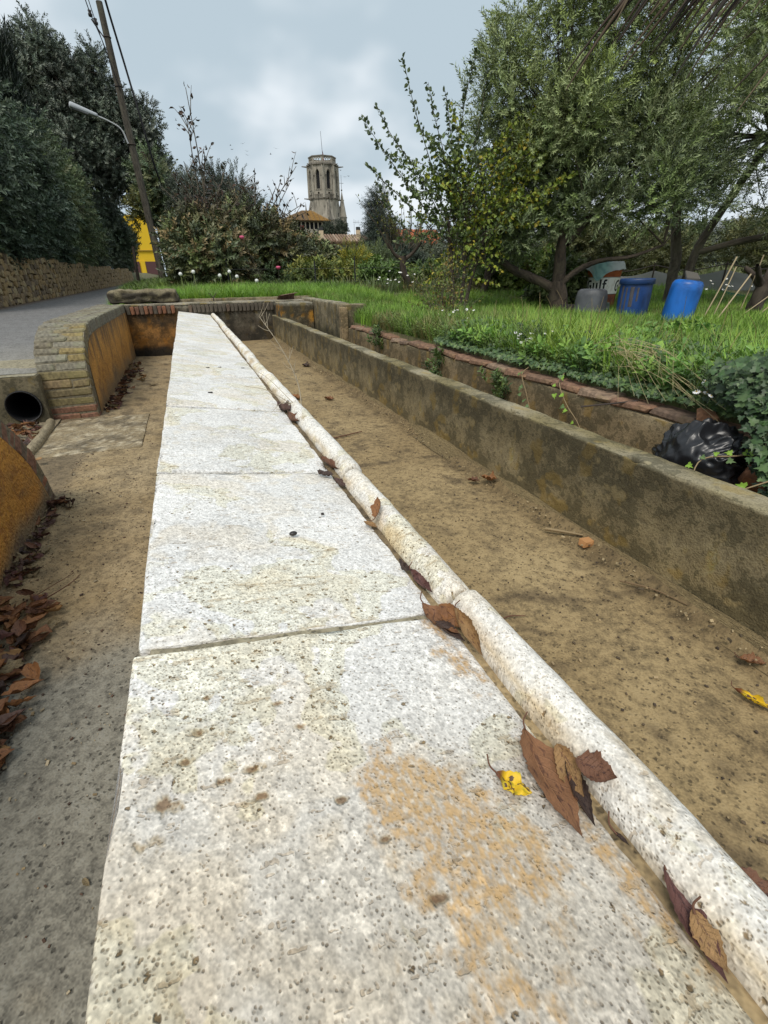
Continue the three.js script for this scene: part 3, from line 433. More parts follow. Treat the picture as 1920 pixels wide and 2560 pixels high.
// drain pipe in its headwall
{
  const t = thing('drain_pipe', 'dark round drain pipe opening in a cement headwall left of the coped wall', 'drain pipe');
  const sh = new THREE.Shape(); sh.moveTo(-1.9, -0.1); sh.lineTo(-1.262, -0.1); sh.lineTo(-1.262, 0.4); sh.lineTo(-1.5, 0.395); sh.lineTo(-1.9, 0.4); const h = new THREE.Path(); h.absarc(-1.415, 0.168, 0.132, 0, Math.PI * 2, true); sh.holes.push(h);
  part(t, 'headwall', paint(triUV(new THREE.ExtrudeGeometry(sh, { depth: 0.16, bevelEnabled: true, bevelSize: 0.008, bevelThickness: 0.008, bevelSegments: 2, curveSegments: 24 }).translate(0, 0, -4.9)), (x, y, z) => mix3([0.20, 0.17, 0.11], [0.10, 0.085, 0.05], sm(0.4, 0.15, y) * 0.8 + 0.3 * f3(x * 8, y * 8, z))), M.cement);
  part(t, 'pipe', new THREE.LatheGeometry([[0.131, 0], [0.131, 0.04], [0.118, 0.045], [0.116, -2.4], [0.0, -2.42]].map(([a, b]) => new THREE.Vector2(a, b)), 28).rotateX(Math.PI / 2).translate(-1.415, 0.168, -4.76), flat(0.008, 0.008, 0.009, { roughness: 0.6, side: THREE.DoubleSide }));
  const verge = struct('road_apron', paint(sheet(range(-2.6, -1.275, 0.08), range(-4.74, -5.6, 0.08), (x, z) => lerp(0.41, 0.436, sm(-4.8, -5.5, z)) + 0.003 * f3(x * 6, 1, z * 6)), (x, y, z) => mix3([0.34, 0.30, 0.20], [0.40, 0.36, 0.26], f3(x * 4, 2, z * 4) + 0.5)), M.grit);
  // rough worn threshold stone in the gap between the two walls
  const st = thing('threshold_stone', 'broad worn stone slab set in the channel floor at the gap in the walls', 'stone slab'); const g = block(0.79, 0.05, 1.02, { bev: 0.01, segs: [0.03, 0.03, 0.03], amp: 0.006, freq: 12, seed: 12 }); at(g, -0.885, -0.016, -4.25); const p = g.attributes.position; for (let i = 0; i < p.count; i++) p.setY(i, p.getY(i) + (p.getY(i) > 0 ? 0.006 * f3(p.getX(i) * 22, 3, p.getZ(i) * 22, 3) : 0));
  part(st, 'stone_body', paint(weldNormals(g), (x, y, z) => { const n = f3(x * 6, 1, z * 7, 4) + 0.5, n2 = f3(x * 26, 3, z * 26, 3) + 0.5; return mix3(mix3([0.30, 0.235, 0.14], [0.58, 0.50, 0.36], sm(0.46, 0.66, n2) * sm(0.25, 0.6, n)), [0.13, 0.10, 0.06], 0.75 * sm(0.58, 0.72, n)); }), M.grit);
  const k = thing('curved_lip', 'curved cement lip at the edge of the leaf filled hollow', 'kerb'); part(k, 'lip_body', solid(tube([V(-1.26, 0.02, -4.72), V(-1.24, 0.02, -4.5), V(-1.22, 0.02, -4.2), V(-1.22, 0.02, -3.8), V(-1.24, 0.02, -3.3)], 0.035, 0.04, { rs: 8, seg: 18, lump: 0.15 }), 0.34, 0.28, 0.18), M.grit);
}
// rubble wall along the road
{
  const t = thing('rubble_wall', 'long ochre rubble stone wall with leafy growth above, along the road', 'wall'), r = rng(51);
  const top = (z) => lerp(1.75, 1.52, clamp((-4 - z) / 23.5)), P = (z, off) => V(wallX(z) - off, 0, z);
  const zs = range(-4, -27.6, 0.4), pos = [], uv = [], I = []; // core with thickness
  zs.forEach((z, i) => { const b = roadY(z) - 0.1, h = top(z) - 0.04 + 0.03 * f3(z, 1, 2); for (const [o, y] of [[0.04, b], [0.04, h], [0.5, h + 0.02], [0.5, b]]) { pos.push(wallX(z) - o, y, z); uv.push(z, y + o); } if (i) for (let k = 0; k < 3; k++) { const a = (i - 1) * 4 + k, c = i * 4 + k; I.push(a, a + 1, c, a + 1, c + 1, c); } });
  { const e = (zs.length - 1) * 4; I.push(e, e + 1, e + 2, e, e + 2, e + 3); }
  const g = new THREE.BufferGeometry(); g.setAttribute('position', new THREE.Float32BufferAttribute(pos, 3)); g.setAttribute('uv', new THREE.Float32BufferAttribute(uv, 2)); g.setIndex(I); g.computeVertexNormals();
  part(t, 'mortar_core', paint(g, (x, y, z) => mix3([0.30, 0.225, 0.125], [0.22, 0.165, 0.10], f3(x, y * 3, z) + 0.5)), M.grit);
  const vs = range(0, 7, 1).map(() => rock(0.2, 0.13, 0.12, r)), ms = [[0.40, 0.29, 0.15], [0.33, 0.235, 0.13], [0.27, 0.2, 0.12], [0.45, 0.35, 0.2], [0.21, 0.155, 0.1], [0.38, 0.26, 0.12]].map((c) => mat(tBrick, { bump: 0.01, color: c })), list = [];
  for (let z = -9.5; z > -27.5; z -= 0.165) { for (let y = roadY(z) + 0.04; y < top(z) - 0.03; y += 0.115) { const zz = z + 0.13 * (r() - 0.5); list.push([zz, y + 0.05 * (r() - 0.5), r(), r(), r()]); } }
  const near = list.filter((l) => l[0] < -11.2).slice(0, 300), rest = list.filter((l) => !near.includes(l)), q = new THREE.Quaternion(), e = new THREE.Euler();
  const place = (o, l) => { o.position.set(wallX(l[0]) - 0.035, l[1], l[0]); o.rotation.set((l[2] - 0.5) * 0.5, Math.PI / 2 - 0.1 + (l[3] - 0.5) * 0.3, (l[4] - 0.5) * 0.6); o.scale.set(0.75 + 0.5 * l[2], 0.7 + 0.6 * l[3], 1); };
  near.forEach((l, i) => place(part(t, 'stone', vs[i % 7], ms[(l[4] * 6) | 0]), l));
  const im = new THREE.InstancedMesh(vs[0], mat(tBrick, { bump: 0.01 }), rest.length), o = new THREE.Object3D(), c = new THREE.Color(); rest.forEach((l, i) => { place(o, l); o.updateMatrix(); im.setMatrixAt(i, o.matrix); const k = 0.75 + 0.6 * l[3]; im.setColorAt(i, c.setRGB(0.36 * k, 0.26 * k, 0.14 * k)); });
  im.name = 'stonework'; im.userData.kind = 'stuff'; shadow(im); t.add(im);
}

// ---------------------------------------------------------------- dead leaves
const tLeaf = texture(256, 512, (u, v, o) => {
  const x = Math.abs(u - 0.5) * 2, n = fb(u, v, 6, 5, 601), f = fb(u, v, 40, 3, 611, 80); let t = 0.8 + 0.45 * (n - 0.5) + 0.4 * (f - 0.5), h = 0.5 + 0.2 * (f - 0.5);
  const ve = Math.abs(((v * 9 - x * 1.6) % 1 + 1) % 1 - 0.5) * 2, k = sm(0.86, 0.97, ve) * sm(1, 0.6, x), mid = sm(0.05, 0.015, x); t *= 1 + 0.22 * k + 0.35 * mid; h += 0.25 * k + 0.3 * mid;
  const d = sm(0.62, 0.72, fb(u, v, 9, 4, 621)); t *= 1 - 0.5 * d; o[0] = t; o[1] = t * (0.98 - 0.1 * d); o[2] = t * 0.95; o[3] = h;
});
const tSpot = texture(256, 256, (u, v, o) => { const n = fb(u, v, 9, 4, 631), g = fb(u, v, 5, 3, 641), s = sm(0.54, 0.6, n), e = sm(0.5, 0.62, g) * sm(0.45, 0.2, v); o[0] = lerp(lerp(0.72, 0.30, sm(0.55, 0.7, g) * 0.6), 0.10, s); o[1] = lerp(lerp(0.47, 0.36, sm(0.55, 0.7, g)), 0.055, s); o[2] = lerp(0.015, 0.03, s); const b = sm(0.3, 0.12, v); o[0] = lerp(o[0], 0.17, b); o[1] = lerp(o[1], 0.06, b); o[3] = 0.5 + 0.3 * (n - 0.5); });
const leafMats = [[0.27, 0.125, 0.055], [0.19, 0.085, 0.045], [0.125, 0.07, 0.055], [0.38, 0.22, 0.09], [0.075, 0.045, 0.035], [0.33, 0.15, 0.055], [0.30, 0.235, 0.13], [0.15, 0.065, 0.055]].map((c) => mat(tLeaf, { bump: 0.002, color: c, roughness: 0.7, side: THREE.DoubleSide }));
const spotMat = mat(tSpot, { bump: 0.001, roughness: 0.6, side: THREE.DoubleSide });
const stemMat = flat(0.13, 0.06, 0.035);
function leafGeo(L, W, { bend = 0.6, curl = 0.8, twist = 0.2, wave = 0.1, serr = 0.05, nu = 12, nv = 6, seed = 1, fat = 0.85 } = {}) {
  const P = [], U = [], I = [];
  for (let i = 0; i <= nu; i++) {
    const t = i / nu, w = W / 2 * Math.max(0.012, Math.pow(Math.sin(Math.PI * Math.pow(t, fat)), 0.9)) * (1 - 0.35 * sm(0.7, 1, t)) * (1 + serr * (i % 2 ? 1 : -1)), th = (t - 0.5) * bend, z0 = bend ? L / bend * Math.sin(th) : (t - 0.5) * L, y0 = bend ? L / bend * (1 - Math.cos(th)) : 0;
    for (let j = 0; j <= nv; j++) {
      const s = (j / nv * 2 - 1) * (j === 0 || j === nv ? 1 + 0.45 * n3(t * 7 + seed, j, seed * 3.3) : 1), a = s * curl, x = curl ? w / Math.max(0.2, Math.abs(curl)) * Math.sin(a) * Math.sign(1) : w * s, yy = w / Math.max(0.2, Math.abs(curl)) * (1 - Math.cos(a)) * Math.sign(curl || 1) + wave * w * n3(t * 5 + seed, s * 1.8, seed * 1.7) * 2, tw = twist * (t - 0.5);
      P.push(x * Math.cos(tw) - yy * Math.sin(tw), y0 + x * Math.sin(tw) + yy * Math.cos(tw), z0); U.push(j / nv, t);
    }
  }
  for (let i = 0; i < nu; i++) for (let j = 0; j < nv; j++) { const a = i * (nv + 1) + j; I.push(a, a + nv + 1, a + 1, a + 1, a + nv + 1, a + nv + 2); }
  const g = new THREE.BufferGeometry(); g.setAttribute('position', new THREE.Float32BufferAttribute(P, 3)); g.setAttribute('uv', new THREE.Float32BufferAttribute(U, 2)); g.setIndex(I); g.computeVertexNormals(); return g;
}
const onSlab = (x) => (x > 0.325 ? 0.60 : slabY(x));
function fallenLeaf(label, base, tip, W, m, { y, lift = 0.004, roll = -0.16, pitch = 0, ...o } = {}, stem = 0.03, group) {
  const L = Math.hypot(tip[0] - base[0], tip[1] - base[1]), c = [(base[0] + tip[0]) / 2, (base[1] + tip[1]) / 2], t = thing('fallen_leaf', label, 'leaf', [c[0], (y ?? onSlab(c[0])) + lift, c[1]], group);
  const e = new THREE.Group(); t.rotation.set(0, 0, 0); t.rotation.order = 'ZYX'; t.rotation.z = roll; t.rotation.y = Math.atan2(tip[0] - base[0], tip[1] - base[1]); t.rotation.x = pitch;
  part(t, 'blade', leafGeo(L, W, { nu: 22, nv: 8, ...o }), m);
  if (stem) { const b = o.bend ?? 0.6, y0 = b ? L / b * (1 - Math.cos(b / 2)) : 0; part(t, 'stem', tube([V(0, y0, -L / 2 + 0.004), V(0.003, y0 + 0.002, -L / 2 - stem * 0.5), V(0.011, y0 + 0.008, -L / 2 - stem)], 0.0012, 0.0009, { rs: 5 }), stemMat); }
  return t;
}
fallenLeaf('small yellow leaf speckled with dark spots lying on the nearest slab', [0.229, -0.277], [0.260, -0.246], 0.030, spotMat, { bend: 0.9, curl: 0.6, lift: 0.003, fat: 0.9, serr: 0.02, wave: 0.35, twist: 0.5, seed: 3, roll: -0.3 }, 0.014);
fallenLeaf('largest reddish brown leaf with toothed edge lying against the rim on the nearest slab', [0.303, -0.322], [0.272, -0.188], 0.052, leafMats[0], { bend: 0.35, curl: 0.5, lift: 0.006, serr: 0.06, seed: 5, roll: -0.35, twist: 0.35 }, 0.02);
fallenLeaf('dark curled leaf lying beside the largest brown leaf against the rim', [0.322, -0.268], [0.298, -0.194], 0.03, leafMats[4], { bend: 0.5, curl: 1.7, lift: 0.006, seed: 7, roll: -0.1 }, 0.012);
fallenLeaf('light brown folded leaf standing against the rim behind the largest leaf', [0.326, -0.285], [0.312, -0.225], 0.034, leafMats[3], { bend: 0.2, curl: 1.1, lift: 0.012, seed: 8, roll: 0.7 }, 0);
fallenLeaf('small reddish leaf with an upturned tip resting on the rim stone', [0.322, -0.255], [0.346, -0.215], 0.036, leafMats[1], { bend: 1.2, curl: 0.9, lift: 0.008, seed: 9, roll: 0.3 }, 0);
fallenLeaf('slim purple brown leaf lying in the crease near the bottom right corner', [0.334, -0.143], [0.312, -0.062], 0.026, leafMats[7], { bend: 0.4, curl: 0.9, lift: 0.008, seed: 11, roll: 0.15 }, 0.008);
fallenLeaf('tan leaf with small holes lying against the rim, nearest the camera', [0.327, -0.108], [0.317, -0.066], 0.022, leafMats[3], { bend: 0.3, curl: 0.7, lift: 0.012, seed: 12, roll: 0.35 }, 0.004);
fallenLeaf('crumpled brown leaf lying across the end of the first slab joint', [0.287, -0.592], [0.310, -0.50], 0.045, leafMats[0], { bend: 0.9, curl: 1.2, wave: 0.3, seed: 13 }, 0.016);
fallenLeaf('long tan leaf rolled into a tube, in the crease by the first joint', [0.326, -0.548], [0.307, -0.428], 0.042, leafMats[3], { bend: 0.5, curl: 2.0, lift: 0.024, seed: 14, fat: 0.95 }, 0.006);
fallenLeaf('blackish rolled leaf lying under the tan tube leaf by the first joint', [0.288, -0.545], [0.316, -0.488], 0.03, leafMats[4], { bend: 0.4, curl: 1.6, lift: 0.005, seed: 15 }, 0.008);
fallenLeaf('red brown leaf hooked between the tan tube leaf and the rim', [0.318, -0.58], [0.330, -0.50], 0.036, leafMats[5], { bend: 0.9, curl: 1.1, lift: 0.012, seed: 16, roll: 0.5 }, 0);
fallenLeaf('dark purple dried leaf wedged in the crease just beyond the first joint', [0.312, -0.70], [0.321, -0.615], 0.03, leafMats[7], { bend: 0.6, curl: 1.7, wave: 0.4, lift: 0.008, seed: 17 }, 0.01);
fallenLeaf('shrivelled dark curl of leaf behind the purple leaf in the crease', [0.305, -0.74], [0.314, -0.69], 0.022, leafMats[4], { bend: 1.8, curl: 1.8, wave: 0.4, lift: 0.006, seed: 18 }, 0);
fallenLeaf('upright red brown leaf leaning on the rim stone of the second slab', [0.316, -0.90], [0.352, -0.965], 0.035, leafMats[5], { bend: 0.5, curl: 1.2, lift: 0.016, seed: 19, roll: 0.6 }, 0.012);
fallenLeaf('pale tan leaf scrap at the foot of the upright red leaf', [0.297, -0.93], [0.318, -0.895], 0.024, leafMats[3], { bend: 0.6, curl: 1.0, lift: 0.004, seed: 20 }, 0);
fallenLeaf('brown leaf at the rim gap beside the second slab joint', [0.307, -1.38], [0.338, -1.265], 0.04, leafMats[1], { bend: 0.6, curl: 1.4, wave: 0.3, lift: 0.008, seed: 21 }, 0.01);
fallenLeaf('dark leaf scrap lying flat at the second slab joint', [0.268, -1.27], [0.312, -1.235], 0.032, leafMats[4], { bend: 0.8, curl: 1.2, wave: 0.4, seed: 22 }, 0);
fallenLeaf('small grey brown leaf curl just below the second slab joint', [0.300, -1.20], [0.318, -1.14], 0.03, leafMats[2], { bend: 0.9, curl: 1.5, wave: 0.3, lift: 0.006, seed: 23 }, 0);
fallenLeaf('dark crumpled leaf at the crease by the third slab joint', [0.300, -2.13], [0.330, -1.99], 0.07, leafMats[2], { bend: 1.0, curl: 1.4, wave: 0.4, lift: 0.008, seed: 24 }, 0);
fallenLeaf('red brown leaf in the rim gap by the third slab joint', [0.316, -1.96], [0.330, -1.82], 0.055, leafMats[1], { bend: 0.8, curl: 1.2, wave: 0.3, lift: 0.008, seed: 25 }, 0);
fallenLeaf('thin dark seed husk lying in the crease below the largest leaf', [0.318, -0.188], [0.324, -0.172], 0.007, leafMats[4], { bend: 0.2, curl: 1.5, lift: 0.003, seed: 26 }, 0.012);
const bas = (l, a, b, w, m, o = {}) => fallenLeaf(l, a, b, w, m, { y: 0.163, roll: 0, lift: 0.008, wave: 0.3, ...o }, 0.01);
bas('brown curled leaf at the foot of the basin wall', [1.215, -1.86], [1.27, -1.80], 0.07, leafMats[5], { curl: 1.3, seed: 31, lift: 0.04 });
bas('dark leaf scrap beside the brown curled leaf in the basin', [1.16, -1.90], [1.21, -1.86], 0.05, leafMats[1], { curl: 1.2, seed: 32, lift: 0.02 });
bas('yellow tipped brown leaf at the right frame edge in the basin', [1.10, -0.49], [1.13, -0.40], 0.035, mat(tSpot, { side: THREE.DoubleSide }), { curl: 1.6, seed: 33 });
bas('brown leaf against the basin wall at the right frame edge', [1.20, -0.55], [1.25, -0.51], 0.04, leafMats[0], { curl: 1.1, seed: 34, lift: 0.02 });
bas('dark curled leaf on the basin floor beside the rim', [0.60, -0.99], [0.645, -0.93], 0.035, leafMats[2], { curl: 1.5, seed: 35 });
bas('large dark leaf lying in the shade under the rim, lower right', [0.69, -0.22], [0.76, -0.14], 0.05, leafMats[1], { curl: 0.9, seed: 36 });
bas('small dark leaf on the sandy basin floor, halfway along', [0.62, -2.24], [0.66, -2.15], 0.05, leafMats[4], { curl: 1.1, seed: 37 });
bas('brown leaf far along the sandy basin floor', [0.72, -4.18], [0.77, -4.02], 0.08, leafMats[5], { curl: 1.1, seed: 38 });
bas('dark leaf lying beside the far basin wall foot', [1.15, -5.75], [1.22, -5.65], 0.09, leafMats[4], { curl: 1.1, seed: 39 });
bas('reddish leaf far along the basin beneath the dry weed', [0.96, -3.98], [1.03, -3.90], 0.07, leafMats[0], { curl: 1.1, seed: 40 });
// seed pods, twigs and a pebble
single('olive_stone', new THREE.SphereGeometry(0.0062, 14, 10).scale(1.4, 0.8, 1), flat(0.02, 0.016, 0.014, { roughness: 0.4 }), 'single shiny black olive lying on the second slab', 'olive', [0.127, slabY(0.127) + 0.004, -0.889]);
{ const r = rng(61); for (const [x, z, l] of [[0.214, -0.985, 'tiny dark pip lying right of the olive on the second slab'], [0.03, -2.35, 'dark pip on the fourth slab, leftmost of two'], [0.05, -3.1, 'dark fleck lying on the fifth slab'], [0.26, -3.2, 'dark scrap beside the rim on the fifth slab'], [0.12, -3.15, 'dark scrap in the middle of the fifth slab']]) single('leaf_scrap', rock(z > -1.5 ? 0.008 : 0.024, 0.005, z > -1.5 ? 0.007 : 0.016, r), flat(0.03, 0.024, 0.02), l, 'leaf scrap', [x, slabY(x) + 0.003, z]); }
single('pebble', rock(0.05, 0.03, 0.04, rng(62)), flat(0.50, 0.25, 0.10), 'small orange pebble at the foot of the basin wall', 'pebble', [1.255, 0.19, -1.175]);
const twig = (label, pts, r = 0.003, m = stemMat) => single('twig', tube(pts.map((p) => V(...p)), r, r * 0.5, { rs: 5, seg: 12 }), m, label, 'twig');
twig('short dark twig on the basin floor near the rim', [[0.70, 0.17, -0.925], [0.75, 0.172, -0.935], [0.80, 0.17, -0.92]]);
twig('pale twig lying along the foot of the basin wall', [[1.19, 0.185, -1.33], [1.24, 0.19, -1.27], [1.27, 0.20, -1.21]], 0.007, flat(0.3, 0.22, 0.12));
twig('thin brown stick at the foot of the basin wall on the right', [[1.20, 0.175, -0.95], [1.25, 0.185, -0.86], [1.27, 0.19, -0.76]], 0.003, flat(0.2, 0.13, 0.07));
twig('long dark twig pointing out of the leaf pile towards the bench', [[-0.76, 0.03, -1.76], [-0.69, 0.022, -1.83], [-0.62, 0.016, -1.93], [-0.60, 0.02, -1.97]], 0.003);
twig('shorter dark twig beside the long twig above the leaf pile', [[-0.74, 0.02, -1.86], [-0.68, 0.016, -1.94], [-0.63, 0.014, -2.0]], 0.002);
twig('straight stick across the basin floor, far along', [[0.52, 0.168, -2.83], [0.75, 0.168, -2.88], [0.95, 0.172, -2.93]], 0.006);
// piles of dead leaves: every leaf a part
function pile(label, spots, n, seed, { size = [0.07, 0.12], h = 0.05, pick }) {
  const t = thing('leaf_pile', label, 'leaf pile'), r = rng(seed), gs = range(0, 9, 1).map((i) => leafGeo(lerp(size[0], size[1], r()), lerp(0.34, 0.5, r()) * size[1], { bend: 0.3 + 1.5 * r(), curl: (0.5 + 1.6 * r()) * (r() < 0.3 ? -1 : 1), twist: r() - 0.5, wave: 0.28, serr: 0.015, nu: 11, nv: 5, seed: seed + i }));
  for (let i = 0; i < n; i++) { const [x, z, rx, rz, k] = spots[Math.floor(r() * spots.length)], a = r() * 6.283, d = Math.sqrt(r()), m = part(t, 'leaf', gs[r() * 10 | 0], leafMats[(pick || [0, 1, 2, 0, 5, 7, 1, 3, 4, 6, 0, 5])[r() * (pick ? pick.length : 12) | 0]]); m.position.set(x + Math.cos(a) * d * rx, 0.012 + (k ?? 1) * h * r() * (1 - 0.6 * d), z + Math.sin(a) * d * rz); m.rotation.set((r() - 0.5) * 0.9, r() * 6.283, (r() - 0.5) * 0.9); }
}
pile('heap of brown dead leaves against the near orange wall, at the left edge', [[-0.84, -1.74, 0.16, 0.2], [-0.78, -1.66, 0.16, 0.16], [-0.84, -1.5, 0.2, 0.2], [-0.82, -1.38, 0.2, 0.14], [-0.76, -1.27, 0.15, 0.1], [-0.76, -1.17, 0.14, 0.1], [-0.72, -1.08, 0.08, 0.06]], 300, 71, { h: 0.085, size: [0.05, 0.105] });
pile('loose dead leaves strung along the foot of the near orange wall', [[-0.83, -2.78, 0.06, 0.09, 0.6], [-0.86, -2.6, 0.05, 0.12, 0.6], [-0.86, -2.42, 0.05, 0.12, 0.5], [-0.84, -2.25, 0.06, 0.1, 0.5], [-0.85, -2.08, 0.06, 0.1, 0.5]], 90, 73, { h: 0.045, pick: [1, 2, 4, 2, 7, 6, 0], size: [0.045, 0.085] });
pile('dark dead leaves along the foot of the ochre wall with brick coping', [[-0.84, -5.2, 0.06, 0.25, 0.4], [-0.85, -5.7, 0.07, 0.3, 0.6], [-0.85, -6.3, 0.08, 0.4, 0.6], [-0.84, -7.0, 0.09, 0.4, 0.7], [-0.84, -7.6, 0.09, 0.3, 0.7], [-0.8, -6.6, 0.16, 0.9, 0.2]], 190, 75, { h: 0.05, pick: [1, 2, 4, 0, 7, 1, 3, 6] });
pile('brown dead leaves filling the hollow below the drain pipe', [[-1.4, -4.55, 0.16, 0.16], [-1.42, -4.3, 0.17, 0.2], [-1.4, -4.0, 0.15, 0.2], [-1.36, -3.75, 0.1, 0.15]], 170, 77, { h: 0.07 });
fallenLeaf('single pale yellow leaf by the near orange wall on the threshold stone', [-1.12, -3.62], [-1.07, -3.56], 0.05, leafMats[3], { y: 0.02, roll: 0.2, lift: 0.02, seed: 51 }, 0);
fallenLeaf('pale straw leaf on the channel floor beside the bench', [-0.58, -6.1], [-0.47, -6.2], 0.05, leafMats[6], { y: 0, roll: 0, lift: 0.01, seed: 52 }, 0);
fallenLeaf('small grey leaf chip on the bare cement floor at lower left', [-0.40, -0.72], [-0.385, -0.70], 0.012, leafMats[6], { y: 0, roll: 0, seed: 53 }, 0);

// ---------------------------------------------------------------- stones and scrap by the walls
{
  const g = block(0.98, 0.19, 0.42, { bev: 0.05, segs: [0.03, 0.03, 0.04], amp: 0.03, freq: 5, seed: 14 }), p = g.attributes.position; for (let i = 0; i < p.count; i++) { const y = p.getY(i), k = 0.018 * Math.sin(y * 70 + 5 * n3(p.getX(i) * 3, y * 4, 1)); p.setXYZ(i, p.getX(i) + (p.getX(i) > 0.3 ? 0.06 * n3(1, y * 8, 2) : 0), y + 0.012 * f3(p.getX(i) * 9, 1, p.getZ(i) * 9), p.getZ(i) + k * Math.sign(p.getZ(i))); }
  single('flat_stone', paint(at(weldNormals(g), 0, 0.1, 0), (x, y, z) => { const n = f3(x * 7, y * 12, z * 7, 4) + 0.5; return y > 0.16 ? mix3([0.30, 0.25, 0.16], [0.18, 0.15, 0.08], n) : mix3([0.055, 0.045, 0.03], [0.20, 0.17, 0.10], sm(0.45, 0.75, n)); }), M.grit, 'thick mossy flat stone lying on the wall corner beside the road', 'stone', [-0.62, 0.765, -9.1]);
  const b = thing('rusty_bracket', 'small rusty forked iron bracket sticking up from the end wall', 'bracket', [0.42, 0.765, -9.0]); part(b, 'post', tube([V(0, 0, 0), V(0, 0.06, 0)], 0.008, 0.008, { rs: 6 }), M.iron); for (const s of [-1, 1]) part(b, 'prong', tube([V(0, 0.055, 0), V(s * 0.06, 0.13, 0)], 0.007, 0.006, { rs: 5 }), M.iron); part(b, 'foot', chunk(0.16, 0.012, 0.03, 0.002, 0, rng(1)), M.iron);
  const t = new THREE.CylinderGeometry(0.14, 0.12, 0.34, 12, 4, true, 0, Math.PI).rotateZ(Math.PI / 2).rotateX(-Math.PI / 2 + 0.2);
  single('roof_tile', t, mat(tBrick, { bump: 0.004, color: [0.24, 0.14, 0.10], side: THREE.DoubleSide }), 'curved reddish roof tile lying on the corner of the end wall', 'roof tile', [1.66, 0.73, -8.86]).rotation.set(0.1, 0.4, 0.12);
}
// bin bag in the side channel
{
  const g = new THREE.IcosahedronGeometry(1, 40), p = g.attributes.position, v = V();
  const fold = (x, y, z) => 1 - Math.abs(n3(x, y, z)) * 2.2;
  for (let i = 0; i < p.count; i++) { v.fromBufferAttribute(p, i); const th = Math.atan2(v.y, v.z), ca = Math.cos(th), sa = Math.sin(th), wob = 0.5 * n3(v.x * 2, v.y * 2, v.z * 2), pleat = fold(2.4 * ca + wob, 2.4 * sa, v.x * 1.1 + wob * 2), p2 = fold(5 * ca + 2 * wob, 5 * sa, v.x * 2.2 + 4), pl = sm(-0.95, 0.1, v.x), k = 0.84 + 0.17 * f3(v.x * 1.5 + 3, v.y * 1.5, v.z * 1.5, 2) + 0.17 * pl * pleat * Math.abs(pleat) + 0.06 * pl * p2 + 0.05 * fold(v.x * 2.6, v.y * 2.6, v.z * 2.6 + 9), neck = 1 - 0.35 * sm(0.5, 1, v.x); p.setXYZ(i, v.x * k * 0.155, v.y * k * neck * 0.18 * (v.y < 0 ? 1.2 : 1), v.z * k * neck * 0.165); }
  single('bin_bag', weldNormals(g), flat(0.012, 0.012, 0.014, { roughness: 0.33 }), 'crumpled shiny black plastic bag lying in the side channel', 'bin bag', [1.79, 0.41, -1.22]);
  single('brick_fragment', chunk(0.06, 0.12, 0.10, 0.012, 0.008, rng(4)), brickMats[0], 'broken terracotta brick behind the black bag', 'brick', [1.86, 0.40, -1.02]).rotation.set(0.4, 0.5, 0.5);
  single('brick_fragment', chunk(0.07, 0.035, 0.08, 0.012, 0.008, rng(5)), brickMats[6], 'piece of red brick at the wall top above the black bag', 'brick', [1.95, 0.56, -1.34]).rotation.set(0.2, 0.9, 0.2);
  single('iron_bar', chunk(0.014, 0.008, 0.26, 0.002, 0, rng(6)), M.iron, 'thin dark iron bar jutting over the garden wall into the side channel', 'iron bar', [1.885, 0.515, -1.80]).rotation.set(-0.28, 0.85, 0);
}

